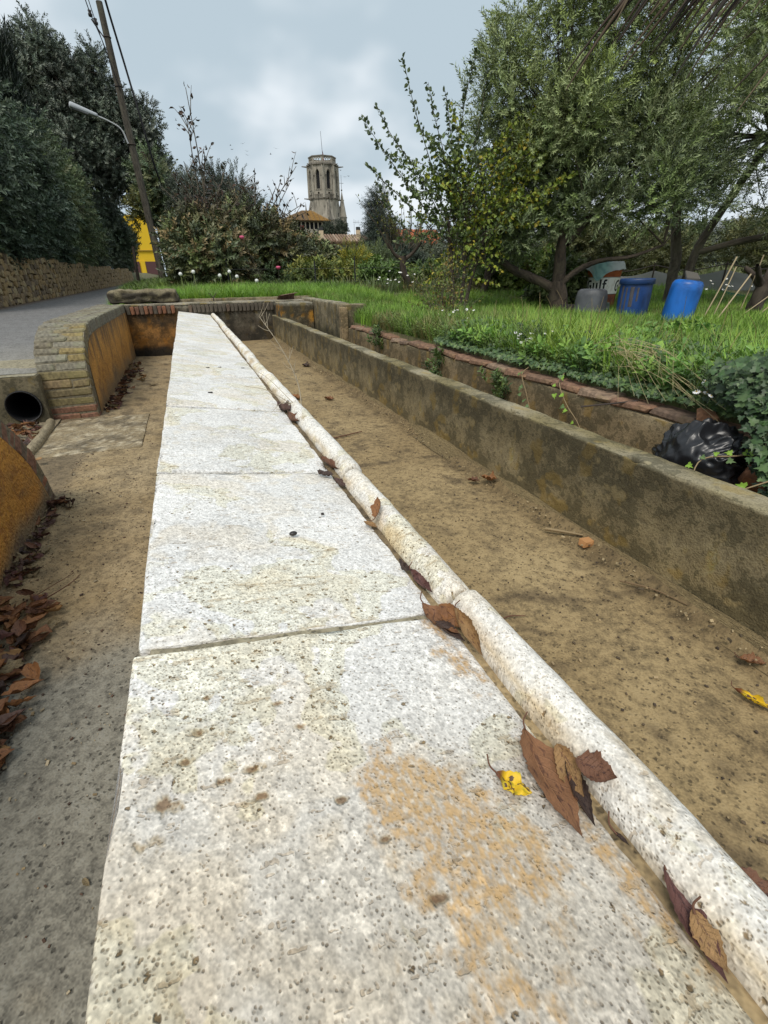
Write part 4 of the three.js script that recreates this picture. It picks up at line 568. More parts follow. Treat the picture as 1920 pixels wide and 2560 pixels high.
// ---------------------------------------------------------------- barrels and garden things
const grime = texture(256, 256, (u, v, o) => { const a = fb(u, v, 5, 5, 701), b = fb(u, v, 16, 4, 711, 4), s = fb(u, v, 30, 3, 721), t = 0.72 + 0.9 * (a - 0.5) + 0.5 * (b - 0.5) + 0.3 * (s - 0.5); o[0] = o[1] = o[2] = t; const w = sm(0.56, 0.7, b * 0.7 + s * 0.35); o[0] = lerp(t, 0.8, w * 0.3); o[1] = lerp(t, 0.75, w * 0.22); o[2] = lerp(t, 0.65, w * 0.15); o[3] = a; });
const lathe = (pr, n = 32) => new THREE.LatheGeometry(pr.map(([a, b]) => new THREE.Vector2(a, b)), n);
{
  const b1 = thing('blue_barrel', 'dark blue plastic barrel with a wide rim band and brown streaks, middle of the row', 'barrel', [5.83, 0.42, -5.5]);
  part(b1, 'barrel_body', lathe([[0.0, 0], [0.175, 0], [0.195, 0.02], [0.203, 0.2], [0.207, 0.42], [0.203, 0.535], [0.198, 0.60], [0.18, 0.60], [0.18, 0.4], [0, 0.38]]), mat(grime, { color: [0.018, 0.075, 0.27], roughness: 0.45 }));
  part(b1, 'rim', lathe([[0.205, 0.535], [0.222, 0.54], [0.224, 0.59], [0.215, 0.61], [0.195, 0.612], [0.186, 0.60]]), mat(grime, { color: [0.02, 0.06, 0.19], roughness: 0.45 }));
  const st = []; for (const [a, w, h0, h1] of [[-0.85, 0.09, 0.2, 0.52], [-0.55, 0.05, 0.1, 0.5], [-0.2, 0.12, 0.26, 0.51], [0.15, 0.06, 0.33, 0.5]]) st.push(new THREE.CylinderGeometry(0.2085, 0.2055, h1 - h0, 5, 1, true, a - w, 2 * w).translate(0, (h0 + h1) / 2, 0)); b1.rotation.y = -0.8;
  part(b1, 'rust_streak', merge(st), mat(grime, { color: [0.11, 0.10, 0.11] }));
  const b2 = thing('blue_barrel', 'bright blue plastic barrel with rounded shoulders and a tile on top, rightmost', 'barrel', [5.72, 0.40, -4.70]); b2.quaternion.setFromAxisAngle(V(0.775, 0, -0.63), 0.10);
  part(b2, 'barrel_body', lathe([[0, 0], [0.155, 0], [0.172, 0.02], [0.178, 0.25], [0.178, 0.5], [0.172, 0.57], [0.15, 0.605], [0.11, 0.615], [0, 0.617]]), mat(grime, { color: [0.02, 0.17, 0.62], roughness: 0.4 }));
  part(b2, 'bung', new THREE.CylinderGeometry(0.028, 0.03, 0.022, 16).translate(0.09, 0.622, 0), flat(0.02, 0.1, 0.4, { roughness: 0.4 }));
  single('stone_tile', chunk(0.2, 0.035, 0.15, 0.006, 0.006, rng(7)), flat(0.10, 0.09, 0.075), 'dark grey tile tilted on top of the bright blue barrel', 'tile', [5.80, 1.05, -4.66]).rotation.set(0.25, 0.9, 0.18);
  const g = thing('grey_barrel', 'grey plastic half barrel turned upside down, leftmost of the barrels', 'barrel', [5.45, 0.40, -5.9]);
  part(g, 'barrel_body', lathe([[0.235, 0], [0.228, 0.2], [0.222, 0.215], [0.226, 0.235], [0.221, 0.25], [0.212, 0.40], [0.196, 0.475], [0.16, 0.5], [0, 0.505]]), mat(grime, { color: [0.115, 0.12, 0.13], roughness: 0.55 }));
  single('dark_board', chunk(0.02, 0.44, 0.3, 0.004, 0.003, rng(8)), flat(0.02, 0.017, 0.015), 'black board leaning on the left side of the grey barrel', 'board', [5.26, 0.54, -6.12]).rotation.set(0, 0.75, -0.85);
  // oil drum with printed band
  const d = thing('oil_drum', 'orange and white oil drum lettered Gulf, standing behind the barrels', 'drum', [6.56, 0.33, -6.9]);
  const band = (y0, y1, r0, r1) => lathe([[r0, y0], [r1, y1]], 40), cv = document.createElement('canvas'); cv.width = 2048; cv.height = 256; const c = cv.getContext('2d'); c.fillStyle = '#e9e6dc'; c.fillRect(0, 0, 2048, 256);
  c.fillStyle = 'rgba(120,90,60,0.16)'; const rr = rng(9); for (let i = 0; i < 160; i++) c.fillRect(rr() * 2048, rr() * 256, 3 + rr() * 14, 20 + rr() * 90); c.fillStyle = '#14110f'; c.font = 'bold 236px sans-serif'; c.textAlign = 'left'; c.textBaseline = 'alphabetic'; for (let k = 0; k < 3; k++) c.fillText('Gulf', 30 + k * 682, 212, 560);
  const tx = new THREE.CanvasTexture(cv); tx.colorSpace = THREE.SRGBColorSpace; tx.wrapS = THREE.RepeatWrapping;
  part(d, 'lower_body', band(0.02, 0.46, 0.215, 0.232), mat(grime, { color: [0.34, 0.075, 0.02], roughness: 0.5 }));
  const pb = part(d, 'printed_band', band(0.46, 0.71, 0.2325, 0.253), new THREE.MeshStandardMaterial({ map: tx, roughness: 0.5 })); pb.rotation.y = DRUM_TURN;
  part(d, 'upper_body', lathe([[0.253, 0.71], [0.275, 0.87], [0.278, 0.885], [0.27, 0.89], [0, 0.87]], 40), mat(grime, { color: [0.52, 0.115, 0.018], roughness: 0.5 }));
  for (const y of [0.46, 0.71]) part(d, 'hoop', new THREE.TorusGeometry(0.232 + (y - 0.46) * 0.085, 0.006, 6, 40).rotateX(Math.PI / 2).translate(0, y, 0), mat(grime, { color: [0.3, 0.28, 0.24] }));
  // cloth bundled over the drum
  const N = 64, K = 14, P = [], C = [], I = []; for (let j = 0; j <= K; j++) for (let i = 0; i <= N; i++) { const a = i / N * 6.2832, t = j / K, hang = 0.05 + 0.07 * (f3(Math.cos(a) * 1.4, Math.sin(a) * 1.4, 3, 3) + 0.5) + 0.15 * Math.exp(-(((((a - CLOTH_AT + 9.42) % 6.2832) - 3.1416) / 0.35) ** 2)), fold = f3(Math.cos(a) * 3, Math.sin(a) * 3, t * 2, 3); let r, y; if (t < 0.55) { r = 0.29 * t / 0.55; y = 0.915 + 0.05 * f3(r * Math.cos(a) * 9, 2, r * Math.sin(a) * 9, 3) + 0.025 * (1 - t); } else { const q = (t - 0.55) / 0.45; r = 0.29 + 0.02 * q + 0.03 * fold * q; y = 0.905 - hang * q - 0.01 * q; } P.push(r * Math.cos(a), y, r * Math.sin(a)); const w = (Math.floor(a * 9 / 1.2) + Math.floor(t * 9)) % 3 === 0, green = Math.exp(-(((((a - CLOTH_AT + 9.42) % 6.2832) - 3.1416) / 0.5) ** 2)); C.push(...mix3([0.52, 0.55, 0.53], w ? [0.20, 0.36, 0.34] : [0.30, 0.5, 0.46], clamp(green * 1.3))); }
  for (let j = 0; j < K; j++) for (let i = 0; i < N; i++) { const a = j * (N + 1) + i; I.push(a, a + 1, a + N + 1, a + 1, a + N + 2, a + N + 1); }
  const cg = new THREE.BufferGeometry(); cg.setAttribute('position', new THREE.Float32BufferAttribute(P, 3)); cg.setAttribute('color', new THREE.Float32BufferAttribute(C, 3)); cg.setIndex(I); cg.computeVertexNormals();
  single('checked_cloth', cg, mat(null, { vertexColors: true, side: THREE.DoubleSide }), 'pale green and white checked cloth draped over the oil drum', 'cloth', [6.56, 0.33, -6.9]);
  const h = thing('garden_hose', 'coil of dark green hose hanging between the grey and blue barrels', 'hose', [5.80, 0.55, -5.95]); for (let i = 0; i < 4; i++) part(h, 'coil', new THREE.TorusGeometry(0.15 - 0.012 * i, 0.012, 6, 32).rotateY(0.75 + 0.05 * i).translate(0.012 * i, 0.012 * i, 0), flat(0.012, 0.03, 0.022, { roughness: 0.5 }));
}
// canes and the old vine stump
{
  const cane = (label, a, b, r = 0.008) => { const t = V(...a), d = V(...b), m = single('cane', tube([t, t.clone().lerp(d, 0.5).add(V(0.01, 0.01, 0)), d], r, r * 0.8, { rs: 6 }), flat(0.43, 0.335, 0.2, { roughness: 0.7 }), label, 'cane', [0, 0, 0], 'canes leaning by the stump'); return m; };
  cane('longest pale cane leaning left beside the bright blue barrel', [6.9, 1.27, -4.96], [6.55, 0.5, -4.95], 0.010); cane('second pale cane leaning beside the longest cane', [6.9, 1.15, -4.93], [6.66, 0.5, -4.9]); cane('brown cane leaning in front towards the camera', [7.02, 1.06, -4.79], [6.02, 0.46, -4.42], 0.010);
  cane('thin cane against the front of the stump, leftmost of its bundle', [7.75, 1.12, -4.55], [7.0, 0.55, -4.75]); cane('second cane of the bundle against the stump', [7.85, 1.13, -4.5], [7.15, 0.5, -4.68]); cane('third cane of the bundle against the stump', [7.92, 1.15, -4.45], [7.22, 0.5, -4.62], 0.010); cane('rightmost cane of the bundle against the stump', [7.85, 1.18, -4.35], [7.35, 0.5, -4.5]); cane('upright cane stub standing behind the stump', [7.62, 1.3, -5.1], [7.55, 0.6, -5.15]);
  const s = thing('vine_stump', 'gnarled dark stump with broken branches behind the leaning canes', 'stump', [7.75, 0.45, -5.1]); part(s, 'trunk', tube([V(0, 0, 0), V(-0.02, 0.2, 0.02), V(0.06, 0.42, 0), V(0.1, 0.55, 0.05)], 0.12, 0.09, { rs: 10, seg: 12, lump: 0.35 }), M.darkBark);
  for (const [x, z, y] of [[-0.35, 0.1, 0.72], [0.3, -0.1, 0.75], [-0.15, -0.2, 0.7], [0.45, 0.2, 0.66]]) part(s, 'branch', tube([V(0.05, 0.45, 0), V(x * 0.5, 0.6, z * 0.5), V(x, y, z)], 0.06, 0.025, { rs: 7, seg: 8, lump: 0.3 }), M.darkBark);
}
// brick edging, fence posts, wires
{
  const r = rng(81), t = thing('brick_edging', 'low red brick edging along the vegetable plot behind the grass', 'brick edging'), v = [0, 1, 2].map(() => chunk(0.235, 0.07, 0.11, 0.006, 0.004, r)), a = V(3.3, 0.80, -13), b = V(7.5, 0.70, -11.9), n = 18, ang = -Math.atan2(b.z - a.z, b.x - a.x);
  for (let k = 0; k < 3; k++) for (let i = 0; i < n; i++) { const p = a.clone().lerp(b, (i + (k % 2) * 0.5) / n), m = part(t, 'brick', v[r() * 3 | 0], brickMats[[0, 1, 6, 2][r() * 4 | 0]]); m.position.set(p.x, p.y - 0.06 + k * 0.075, p.z); m.rotation.y = ang; m.scale.x = a.distanceTo(b) / n / 0.24; }
  const w = [[3.15, -13.1, 1.42, 'dark fence post at the left edge of the vegetable plot'], [4.19, -13.05, 1.52, 'dark fence post in the middle of the vegetable plot'], [5.55, -13.0, 1.45, 'dark fence post left of the leaning tree'], [6.9, -13, 1.45, 'thin fence post right of the leaning tree'], [1.05, -13.4, 1.45, 'thin fence post among the fruit trees']];
  for (const [x, z, h, l] of w) single('fence_post', tube([V(0, 0, 0), V(0, h - 0.6, 0)], 0.018, 0.016, { rs: 6, caps: true }), flat(0.025, 0.025, 0.028), l, 'fence post', [x, 0.65, z]);
  const fw = thing('fence_wire', 'thin wires strung between the dark fence posts of the vegetable plot', 'wire'); for (const y of [1.0, 1.3]) part(fw, 'wire', tube([V(1.05, y, -13.4), V(3.15, y, -13.08), V(4.19, y, -13.03), V(5.55, y, -12.98), V(6.9, y, -12.98)], 0.003, 0.003, { rs: 4, seg: 16 }), flat(0.1, 0.1, 0.1));
}
// grey net fence at the right
{
  const t = thing('net_fence', 'sagging grey net fence with a green lower strip behind the barrels', 'fence'), A = [[8.6, -11.6], [9.6, -10.3], [10.4, -9.4], [11.3, -8.3], [12.1, -7.2], [12.8, -6.1], [13.4, -5.0]], net = mat(null, { color: [0.24, 0.245, 0.24], side: THREE.DoubleSide }), gn = mat(null, { color: [0.03, 0.14, 0.11], side: THREE.DoubleSide });
  for (let i = 0; i < A.length - 1; i++) { const [x0, z0] = A[i], [x1, z1] = A[i + 1]; for (const [m, y0, y1, nm, o] of [[net, 0.72, 1.14, 'net_panel', 0], [gn, 0.38, 0.73, 'green_panel', 0.02]]) { const g = sheet(range(0, 1, 0.08), range(0, 1, 0.2), () => 0), p = g.attributes.position; for (let k = 0; k < p.count; k++) { const u = p.getX(k), v = p.getZ(k); p.setXYZ(k, lerp(x0, x1, u) + o + 0.03 * n3(u * 4 + i, v * 3, 1), lerp(y0, y1, v) - 0.12 * v * Math.sin(Math.PI * u), lerp(z0, z1, u)); } g.computeVertexNormals(); part(t, nm, g, m); } part(t, 'post', tube([V(x0, 0.4, z0), V(x0, 1.3, z0)], 0.02, 0.018, { rs: 6 }), M.darkBark); part(t, 'top_wire', tube([V(x0, 1.25, z0), V((x0 + x1) / 2, 1.13, (z0 + z1) / 2), V(x1, 1.25, z1)], 0.012, 0.012, { rs: 5, seg: 8 }), M.iron); }
}
// utility pole with lamp
{
  const t = thing('utility_pole', 'tall weathered wooden utility pole carrying a street lamp on an arm', 'utility pole');
  part(t, 'pole', tube([V(-0.62, 0.7, -20), V(-0.74, 4, -20), V(-0.87, 8.15, -20)], 0.125, 0.085, { rs: 12, seg: 10, caps: true }), M.pole);
  part(t, 'lamp_arm', tube([V(-0.86, 4.9, -19.9), V(-0.98, 5.25, -19.88), V(-1.3, 5.42, -19.82), V(-1.62, 5.52, -19.76)], 0.026, 0.022, { rs: 7, seg: 14 }), flat(0.42, 0.43, 0.43, { roughness: 0.5 }));
  const hd = block(0.72, 0.13, 0.26, { bev: 0.05, seg: 0.08, amp: 0 }), p = hd.attributes.position; for (let i = 0; i < p.count; i++) { const x = p.getX(i), k = lerp(1.12, 0.62, (x + 0.36) / 0.72); p.setXYZ(i, x, p.getY(i) * k, p.getZ(i) * k); } const h = part(t, 'lamp_head', weldNormals(hd), flat(0.5, 0.52, 0.54, { roughness: 0.45 })); h.position.set(-1.88, 5.6, -19.72); h.rotation.set(0, 0.15, -0.26);
  const df = part(h, 'diffuser', block(0.44, 0.06, 0.2, { bev: 0.028, seg: 0.06, amp: 0 }), flat(0.10, 0.10, 0.10, { roughness: 0.3 })); df.position.set(-0.08, -0.07, 0);
  for (const y of [4.9, 6.3, 7.4]) part(t, 'clamp', new THREE.TorusGeometry(0.125 - (y - 4) * 0.009, 0.014, 6, 18).rotateX(Math.PI / 2).translate(-0.62 - (y - 0.7) * 0.0336, y, -20), M.iron);
  part(t, 'bracket', tube([V(-0.88, 7.3, -19.95), V(-1.1, 7.62, -19.9), V(-1.16, 7.72, -19.9)], 0.018, 0.016, { rs: 5 }), M.iron); for (const [x, y] of [[-1.16, 7.76], [-1.06, 7.6]]) part(t, 'insulator', lathe([[0, 0], [0.05, 0.01], [0.06, 0.06], [0.035, 0.09], [0.05, 0.14], [0, 0.16]], 12).translate(x, y, -19.9), flat(0.05, 0.04, 0.035, { roughness: 0.3 }));
  const cab = (l, pts, r) => single('overhead_cable', tube(pts.map((q) => V(...q)), r, r, { rs: 5, seg: 30 }), flat(0.02, 0.02, 0.022), l, 'cable');
  cab('thick black cable drooping past the right side of the utility pole', [[-0.75, 9.0, -17.5], [-0.68, 8.0, -19.2], [-0.52, 6.8, -19.9], [-0.37, 5.6, -19.9], [-0.22, 4.4, -20.4], [0.05, 3.4, -22]], 0.03); cab('thin wire rising past the left of the utility pole top', [[-0.78, 6.2, -19.9], [-0.98, 7.2, -19.6], [-1.15, 7.78, -19.4], [-1.2, 9.0, -17.5]], 0.014); cab('second thin wire above the utility pole', [[-0.95, 7.0, -19.85], [-1.1, 8.0, -19], [-1.12, 9.2, -17.4]], 0.011);
  single('wooden_stake', tube([V(-1.43, 0.7, -20), V(-1.42, 1.4, -20), V(-1.37, 2.1, -20)], 0.055, 0.045, { rs: 7, lump: 0.1 }), M.darkBark, 'reddish wooden stake standing at the road end before the yellow house', 'stake');
}

// ---------------------------------------------------------------- buildings
const tTile = texture(256, 256, (u, v, o) => { const a = fb(u, v, 12, 4, 801), b = vn(u * 24, v * 18, 24, 18, 805), t = 0.7 + 0.5 * (a - 0.5) + 0.5 * (b - 0.5); o[0] = t; o[1] = t * 0.95; o[2] = t * 0.88; o[3] = a; });
const boxg = (w, h, d, x, y, z, c = 0.02) => triUV(new THREE.BoxGeometry(w, h, d).translate(x, y, z), 0.3);
function tiledRoof(parent, w, d, rise, y, mats, seed, name = 'roof') { // one slope of ridged tile rows towards +z, spans x
  const r = rng(seed), roof = part(parent, name, triUV(new THREE.BoxGeometry(w, 0.14, Math.hypot(d, rise)).rotateX(Math.atan2(rise, d)).translate(0, y + rise / 2, -d / 2), 0.5), mats[0]), n = Math.round(w / 0.24), a = Math.atan2(rise, d), L = Math.hypot(d, rise);
  for (let i = 0; i < n; i++) { const g = new THREE.CylinderGeometry(0.1, 0.1, L, 6, 5, false), p = g.attributes.position; for (let k = 0; k < p.count; k++) { const s = 1 + 0.1 * Math.sin(p.getY(k) * 9); p.setX(k, p.getX(k) * s); p.setZ(k, p.getZ(k) * s); } g.rotateX(Math.PI / 2 + a).translate(-w / 2 + (i + 0.5) * w / n, y + rise / 2 + 0.09, -d / 2); part(roof, 'tile_row', triUV(g, 0.6), mats[1 + (r() * (mats.length - 1) | 0)]); }
  return roof;
}
const roofMats = [[0.24, 0.16, 0.11], [0.38, 0.26, 0.18], [0.30, 0.21, 0.15], [0.44, 0.34, 0.26], [0.27, 0.18, 0.12]].map((c) => mat(tTile, { color: c })), goldRoof = [[0.22, 0.15, 0.08], [0.42, 0.24, 0.06], [0.32, 0.2, 0.08], [0.25, 0.17, 0.11]].map((c) => mat(tTile, { color: c }));
{ // church tower
  const t = thing('church_tower', 'tall octagonal stone bell tower with twin lancet openings, rising behind the trees', 'church tower', [40.1, 0, -150]); t.rotation.y = -0.26; const R = 3.95, oct = (r0, r1, y0, y1, o = Math.PI / 8) => triUV(new THREE.CylinderGeometry(r1, r0, y1 - y0, 8, 1).rotateY(0).translate(0, (y0 + y1) / 2, 0), 0.16);
  const sq = (r0, r1, y0, y1) => triUV(new THREE.CylinderGeometry(r1 * 1.4142, r0 * 1.4142, y1 - y0, 4, 1).rotateY(SQ_TURN).translate(0, (y0 + y1) / 2, 0), 0.16);
  part(t, 'square_base', sq(4.15, 4.0, 0, 14.9), M.tower); part(t, 'string_course', sq(4.25, 4.25, 14.9, 15.2), M.towerDark); 
  { const a = []; for (let i = 0; i < 4; i++) { } part(t, 'broach', triUV(new THREE.CylinderGeometry(3.95, 5.3, 4.7, 4, 1).rotateY(SQ_TURN).translate(0, 17.5, 0), 0.16), M.tower); }
  part(t, 'lower_octagon', oct(3.98, 3.95, 15.2, 20), M.tower); part(t, 'cornice', oct(4.2, 4.2, 20, 20.3), M.towerDark); part(t, 'octagon', oct(3.45, 3.45, 20.3, 27.6), M.towerDark);
  const faces = []; for (let i = 0; i < 8; i++) faces.push((i + 0.5) * Math.PI / 4);
  const ap = R * Math.cos(Math.PI / 8), fw = 2 * R * Math.sin(Math.PI / 8);
  faces.forEach((a) => { // wall panels with a pointed opening
    const s = new THREE.Shape(); s.moveTo(-fw / 2, 20.3); s.lineTo(fw / 2, 20.3); s.lineTo(fw / 2, 27.5); s.lineTo(-fw / 2, 27.5); const h = new THREE.Path(), w = 0.5; h.moveTo(-w, 22.2); h.lineTo(-w, 25.4); h.quadraticCurveTo(-w, 26.1, 0, 26.5); h.quadraticCurveTo(w, 26.1, w, 25.4); h.lineTo(w, 22.2); s.holes.push(h); const h3 = new THREE.Path(); h3.moveTo(-0.25, 21.0); h3.lineTo(-0.25, 21.5); h3.lineTo(0.25, 21.5); h3.lineTo(0.25, 21.0); s.holes.push(h3);
    const place = (g) => triUV(g.translate(0, 0, ap - 0.5).rotateY(a), 0.16); part(t, 'wall_panel', place(new THREE.ExtrudeGeometry(s, { depth: 0.5, bevelEnabled: false })), M.tower); part(t, 'opening', place(new THREE.BoxGeometry(1.1, 4.4, 0.05).translate(0, 24.4, 0.05)), M.hole); part(t, 'opening', place(new THREE.BoxGeometry(0.6, 0.6, 0.05).translate(0, 21.25, 0.05)), M.hole);
    const fr = new THREE.Shape(); fr.moveTo(-0.85, 22.0); fr.lineTo(-0.85, 25.5); fr.quadraticCurveTo(-0.8, 26.5, 0, 26.95); fr.quadraticCurveTo(0.8, 26.5, 0.85, 25.5); fr.lineTo(0.85, 22.0); const fh = new THREE.Path(); fh.moveTo(-0.6, 22.0); fh.lineTo(-0.6, 25.5); fh.quadraticCurveTo(-0.55, 26.2, 0, 26.6); fh.quadraticCurveTo(0.55, 26.2, 0.6, 25.5); fh.lineTo(0.6, 22.0); fr.holes.push(fh); part(t, 'arch_moulding', place(new THREE.ExtrudeGeometry(fr, { depth: 0.14, bevelEnabled: false }).translate(0, 0, 0.5)), M.tower);
    const sc = place(boxg(fw * 0.3, 0.12, 0.2, -fw * 0.36, 25.2, 0.55)), sc2 = place(boxg(fw * 0.3, 0.12, 0.2, fw * 0.36, 25.2, 0.55)); part(t, 'string_course', merge([sc, sc2]), M.towerDark);
    part(t, 'balcony_rail', place(new THREE.BoxGeometry(fw * 1.08, 0.14, 0.18).translate(0, 20.98, 0.72)), M.towerDark); for (let k = -4; k <= 4; k++) part(t, 'baluster', place(new THREE.BoxGeometry(0.1, 0.62, 0.1).translate(k * 0.32, 20.6, 0.72)), M.tower);
    const pr = new THREE.Shape(); pr.moveTo(-fw / 2, 27.9); pr.lineTo(fw / 2, 27.9); pr.lineTo(fw / 2, 29.35); pr.lineTo(-fw / 2, 29.35); for (const x of [-0.72, 0, 0.72]) { const q = new THREE.Path(); q.absarc(x, 28.62, 0.31, 0, 6.2832, true); pr.holes.push(q); } for (const x of [-0.36, 0.36, -1.1, 1.1]) for (const y of [28.25, 29.0]) { const q = new THREE.Path(); q.absarc(x, y, 0.12, 0, 6.2832, true); pr.holes.push(q); } const pg = new THREE.ExtrudeGeometry(pr, { depth: 0.18, bevelEnabled: false, curveSegments: 8 }); pg.translate(0, 0, -0.35 + 0.0); part(t, 'parapet', place(pg.translate(0, 0, 0.3)), M.tower); part(t, 'coping', place(boxg(fw * 0.98, 0.22, 0.4, 0, 29.45, 0.1)), M.towerDark);
    const e = a + Math.PI / 8; part(t, 'buttress', triUV(new THREE.CylinderGeometry(0.42, 0.5, 7.4, 6).translate(0, 23.9, R - 0.1).rotateY(e), 0.16), M.tower); part(t, 'gargoyle', triUV(new THREE.CylinderGeometry(0.1, 0.2, 1.6, 6).rotateX(Math.PI / 2 - 0.08).translate(0, 27.5, R + 0.8).rotateY(e), 0.3), M.towerDark);
  });
  for (let i = 0; i < 4; i++) { const e = SQ_TURN + i * Math.PI / 2 + Math.PI / 2; part(t, 'pinnacle', triUV(new THREE.ConeGeometry(0.42, 4.4, 6).translate(0, 17.4, 5.3).rotateY(e), 0.3), M.towerDark); part(t, 'gargoyle', triUV(new THREE.CylinderGeometry(0.1, 0.2, 1.7, 6).rotateX(Math.PI / 2 - 0.05).translate(0, 20.15, R + 0.8).rotateY(e), 0.3), M.towerDark); }
  part(t, 'upper_cornice', oct(4.3, 4.3, 27.55, 27.9), M.towerDark); part(t, 'roof', oct(3.5, 3.4, 27.9, 28.1), M.towerDark);
  const fp = part(t, 'flagpole', tube([V(0.3, 28, 0), V(0, 35.2, 0)], 0.07, 0.04, { rs: 6 }), flat(0.1, 0.1, 0.11)); const fl = sheet(range(0, 1, 0.25), range(0, 1, 0.1), () => 0), q = fl.attributes.position; for (let i = 0; i < q.count; i++) { const u = q.getX(i), v = q.getZ(i); q.setXYZ(i, 0.12 + u * lerp(0.12, 0.36, v) + 0.05 * Math.sin(v * 8 + u * 5) - 0.0 + 0.15 * v, 31.2 - v * 2.4, 0.14 * Math.sin(u * 7)); } fl.computeVertexNormals(); part(fp, 'flag', fl, flat(0.42, 0.07, 0.06, { side: THREE.DoubleSide }));
  for (const [a, y] of [[-0.55, 12.0], [0.62, 16.4], [-0.3, 13.5]]) part(t, 'slit', triUV(new THREE.BoxGeometry(0.3, 0.9, 0.1).translate(0, y, y > 15 ? 4.3 : 4.1).rotateY(SQ_TURN + Math.PI / 4 + (a > 0 ? Math.PI / 2 : 0) * 0 + (a < 0 ? 0 : 0)), 1), M.hole);
  const sp = thing('church_spire', 'slender pointed stone spire with a cross just right of the bell tower', 'spire', [45.15, 0, -150]); part(sp, 'turret', triUV(new THREE.CylinderGeometry(1.15, 1.15, 16, 8).translate(0, 8, 0), 0.2), M.tower); part(sp, 'spire', triUV(new THREE.ConeGeometry(1.2, 6.6, 8).translate(0, 19.3, 0), 0.2), M.tower); part(sp, 'band', triUV(new THREE.CylinderGeometry(1.28, 1.28, 0.25, 8).translate(0, 16.05, 0), 0.2), M.towerDark); for (const x of [-0.7, 0.3, 0.9]) part(sp, 'opening', new THREE.BoxGeometry(0.4, 1.1, 0.1).translate(x, 14.1, 1.02 - Math.abs(x - 0.1) * 0.35), M.hole); const cr = part(sp, 'cross', tube([V(0, 22.4, 0), V(0, 26.0, 0)], 0.06, 0.04, { rs: 5 }), flat(0.2, 0.2, 0.21)); part(cr, 'cross_bar', tube([V(-0.6, 24.1, 0), V(0.6, 24.1, 0)], 0.05, 0.05, { rs: 5 }), flat(0.2, 0.2, 0.21)); part(sp, 'knob', new THREE.SphereGeometry(0.22, 8, 6).translate(0, 22.5, 0), M.towerDark);
}
{ // big house with loggia
  const t = thing('loggia_house', 'large stone house with an open gallery under a golden hipped roof, left of the tower', 'house', [31.6, 0, -138]), w = 11.5; part(t, 'wall', boxg(w, 12.2, 6, 0, 6.1, -3), M.tower); part(t, 'upper_wall', boxg(w, 1.9, 3.5, 0, 13.1, -4.4), M.towerDark);
  for (let i = 0; i < 11; i++) { const x = -w / 2 + 0.3 + i * (w - 0.6) / 10; part(t, 'column', boxg(0.28, 1.5, 0.3, x, 12.95, -0.2), mat(null, { color: [0.42, 0.36, 0.28] })); if (i < 10) part(t, 'opening', boxg((w - 0.6) / 10 - 0.3, 1.5, 0.1, x + (w - 0.6) / 20, 12.95, -0.6), M.hole); } part(t, 'banner', boxg(0.85, 1.15, 0.06, -1.0, 12.35, 0.1), flat(0.42, 0.035, 0.06)); part(t, 'lintel', boxg(w + 0.2, 0.25, 0.6, 0, 13.83, -0.15), M.towerDark);
  const g = new THREE.BufferGeometry(), W = w / 2 + 0.8, P = [[-W, 13.9, 0.9], [W, 13.9, 0.9], [W, 13.9, -7], [-W, 13.9, -7], [0, 16.5, -3], [2.6, 16.3, -3]], F = [[0, 1, 5], [0, 5, 4], [1, 2, 5], [2, 3, 4], [2, 4, 5], [3, 0, 4], [0, 2, 1], [0, 3, 2]]; g.setAttribute('position', new THREE.Float32BufferAttribute(F.flat().flatMap((i) => P[i]), 3)); g.computeVertexNormals(); const rf = part(t, 'roof', triUV(g, 0.5), goldRoof[0]);
  for (let i = 0; i < 44; i++) { const x = -W + 0.2 + i * (2 * W - 0.4) / 43, top = x < 0 ? (x + W) / W : x > 2.6 ? (W - x) / (W - 2.6) : 1; if (top < 0.04) continue; part(rf, 'tile_row', tube([V(x, 13.98, 0.95), V(x, 13.98 + 2.5 * top, 0.95 - 3.85 * top)], 0.12, 0.12, { rs: 5, seg: 2 }), goldRoof[x > 1 ? [1, 1, 2, 1][i % 4] : [0, 3, 2, 0][i % 4]]); }
  for (const x of [1.5, 3.6]) part(t, 'window', boxg(0.45, 0.7, 0.1, x, 10.9, 0.03), M.hole);
  const s = thing('red_ridge_house', 'low house with a reddish sloping roof below the gallery of the large house', 'house', [24.2, 0, -120]); part(s, 'wall', boxg(6, 8, 5, 0, 4, -3), M.tower); const r2 = tiledRoof(s, 6.6, 4, 2.6, 8.2, roofMats, 91); 
}
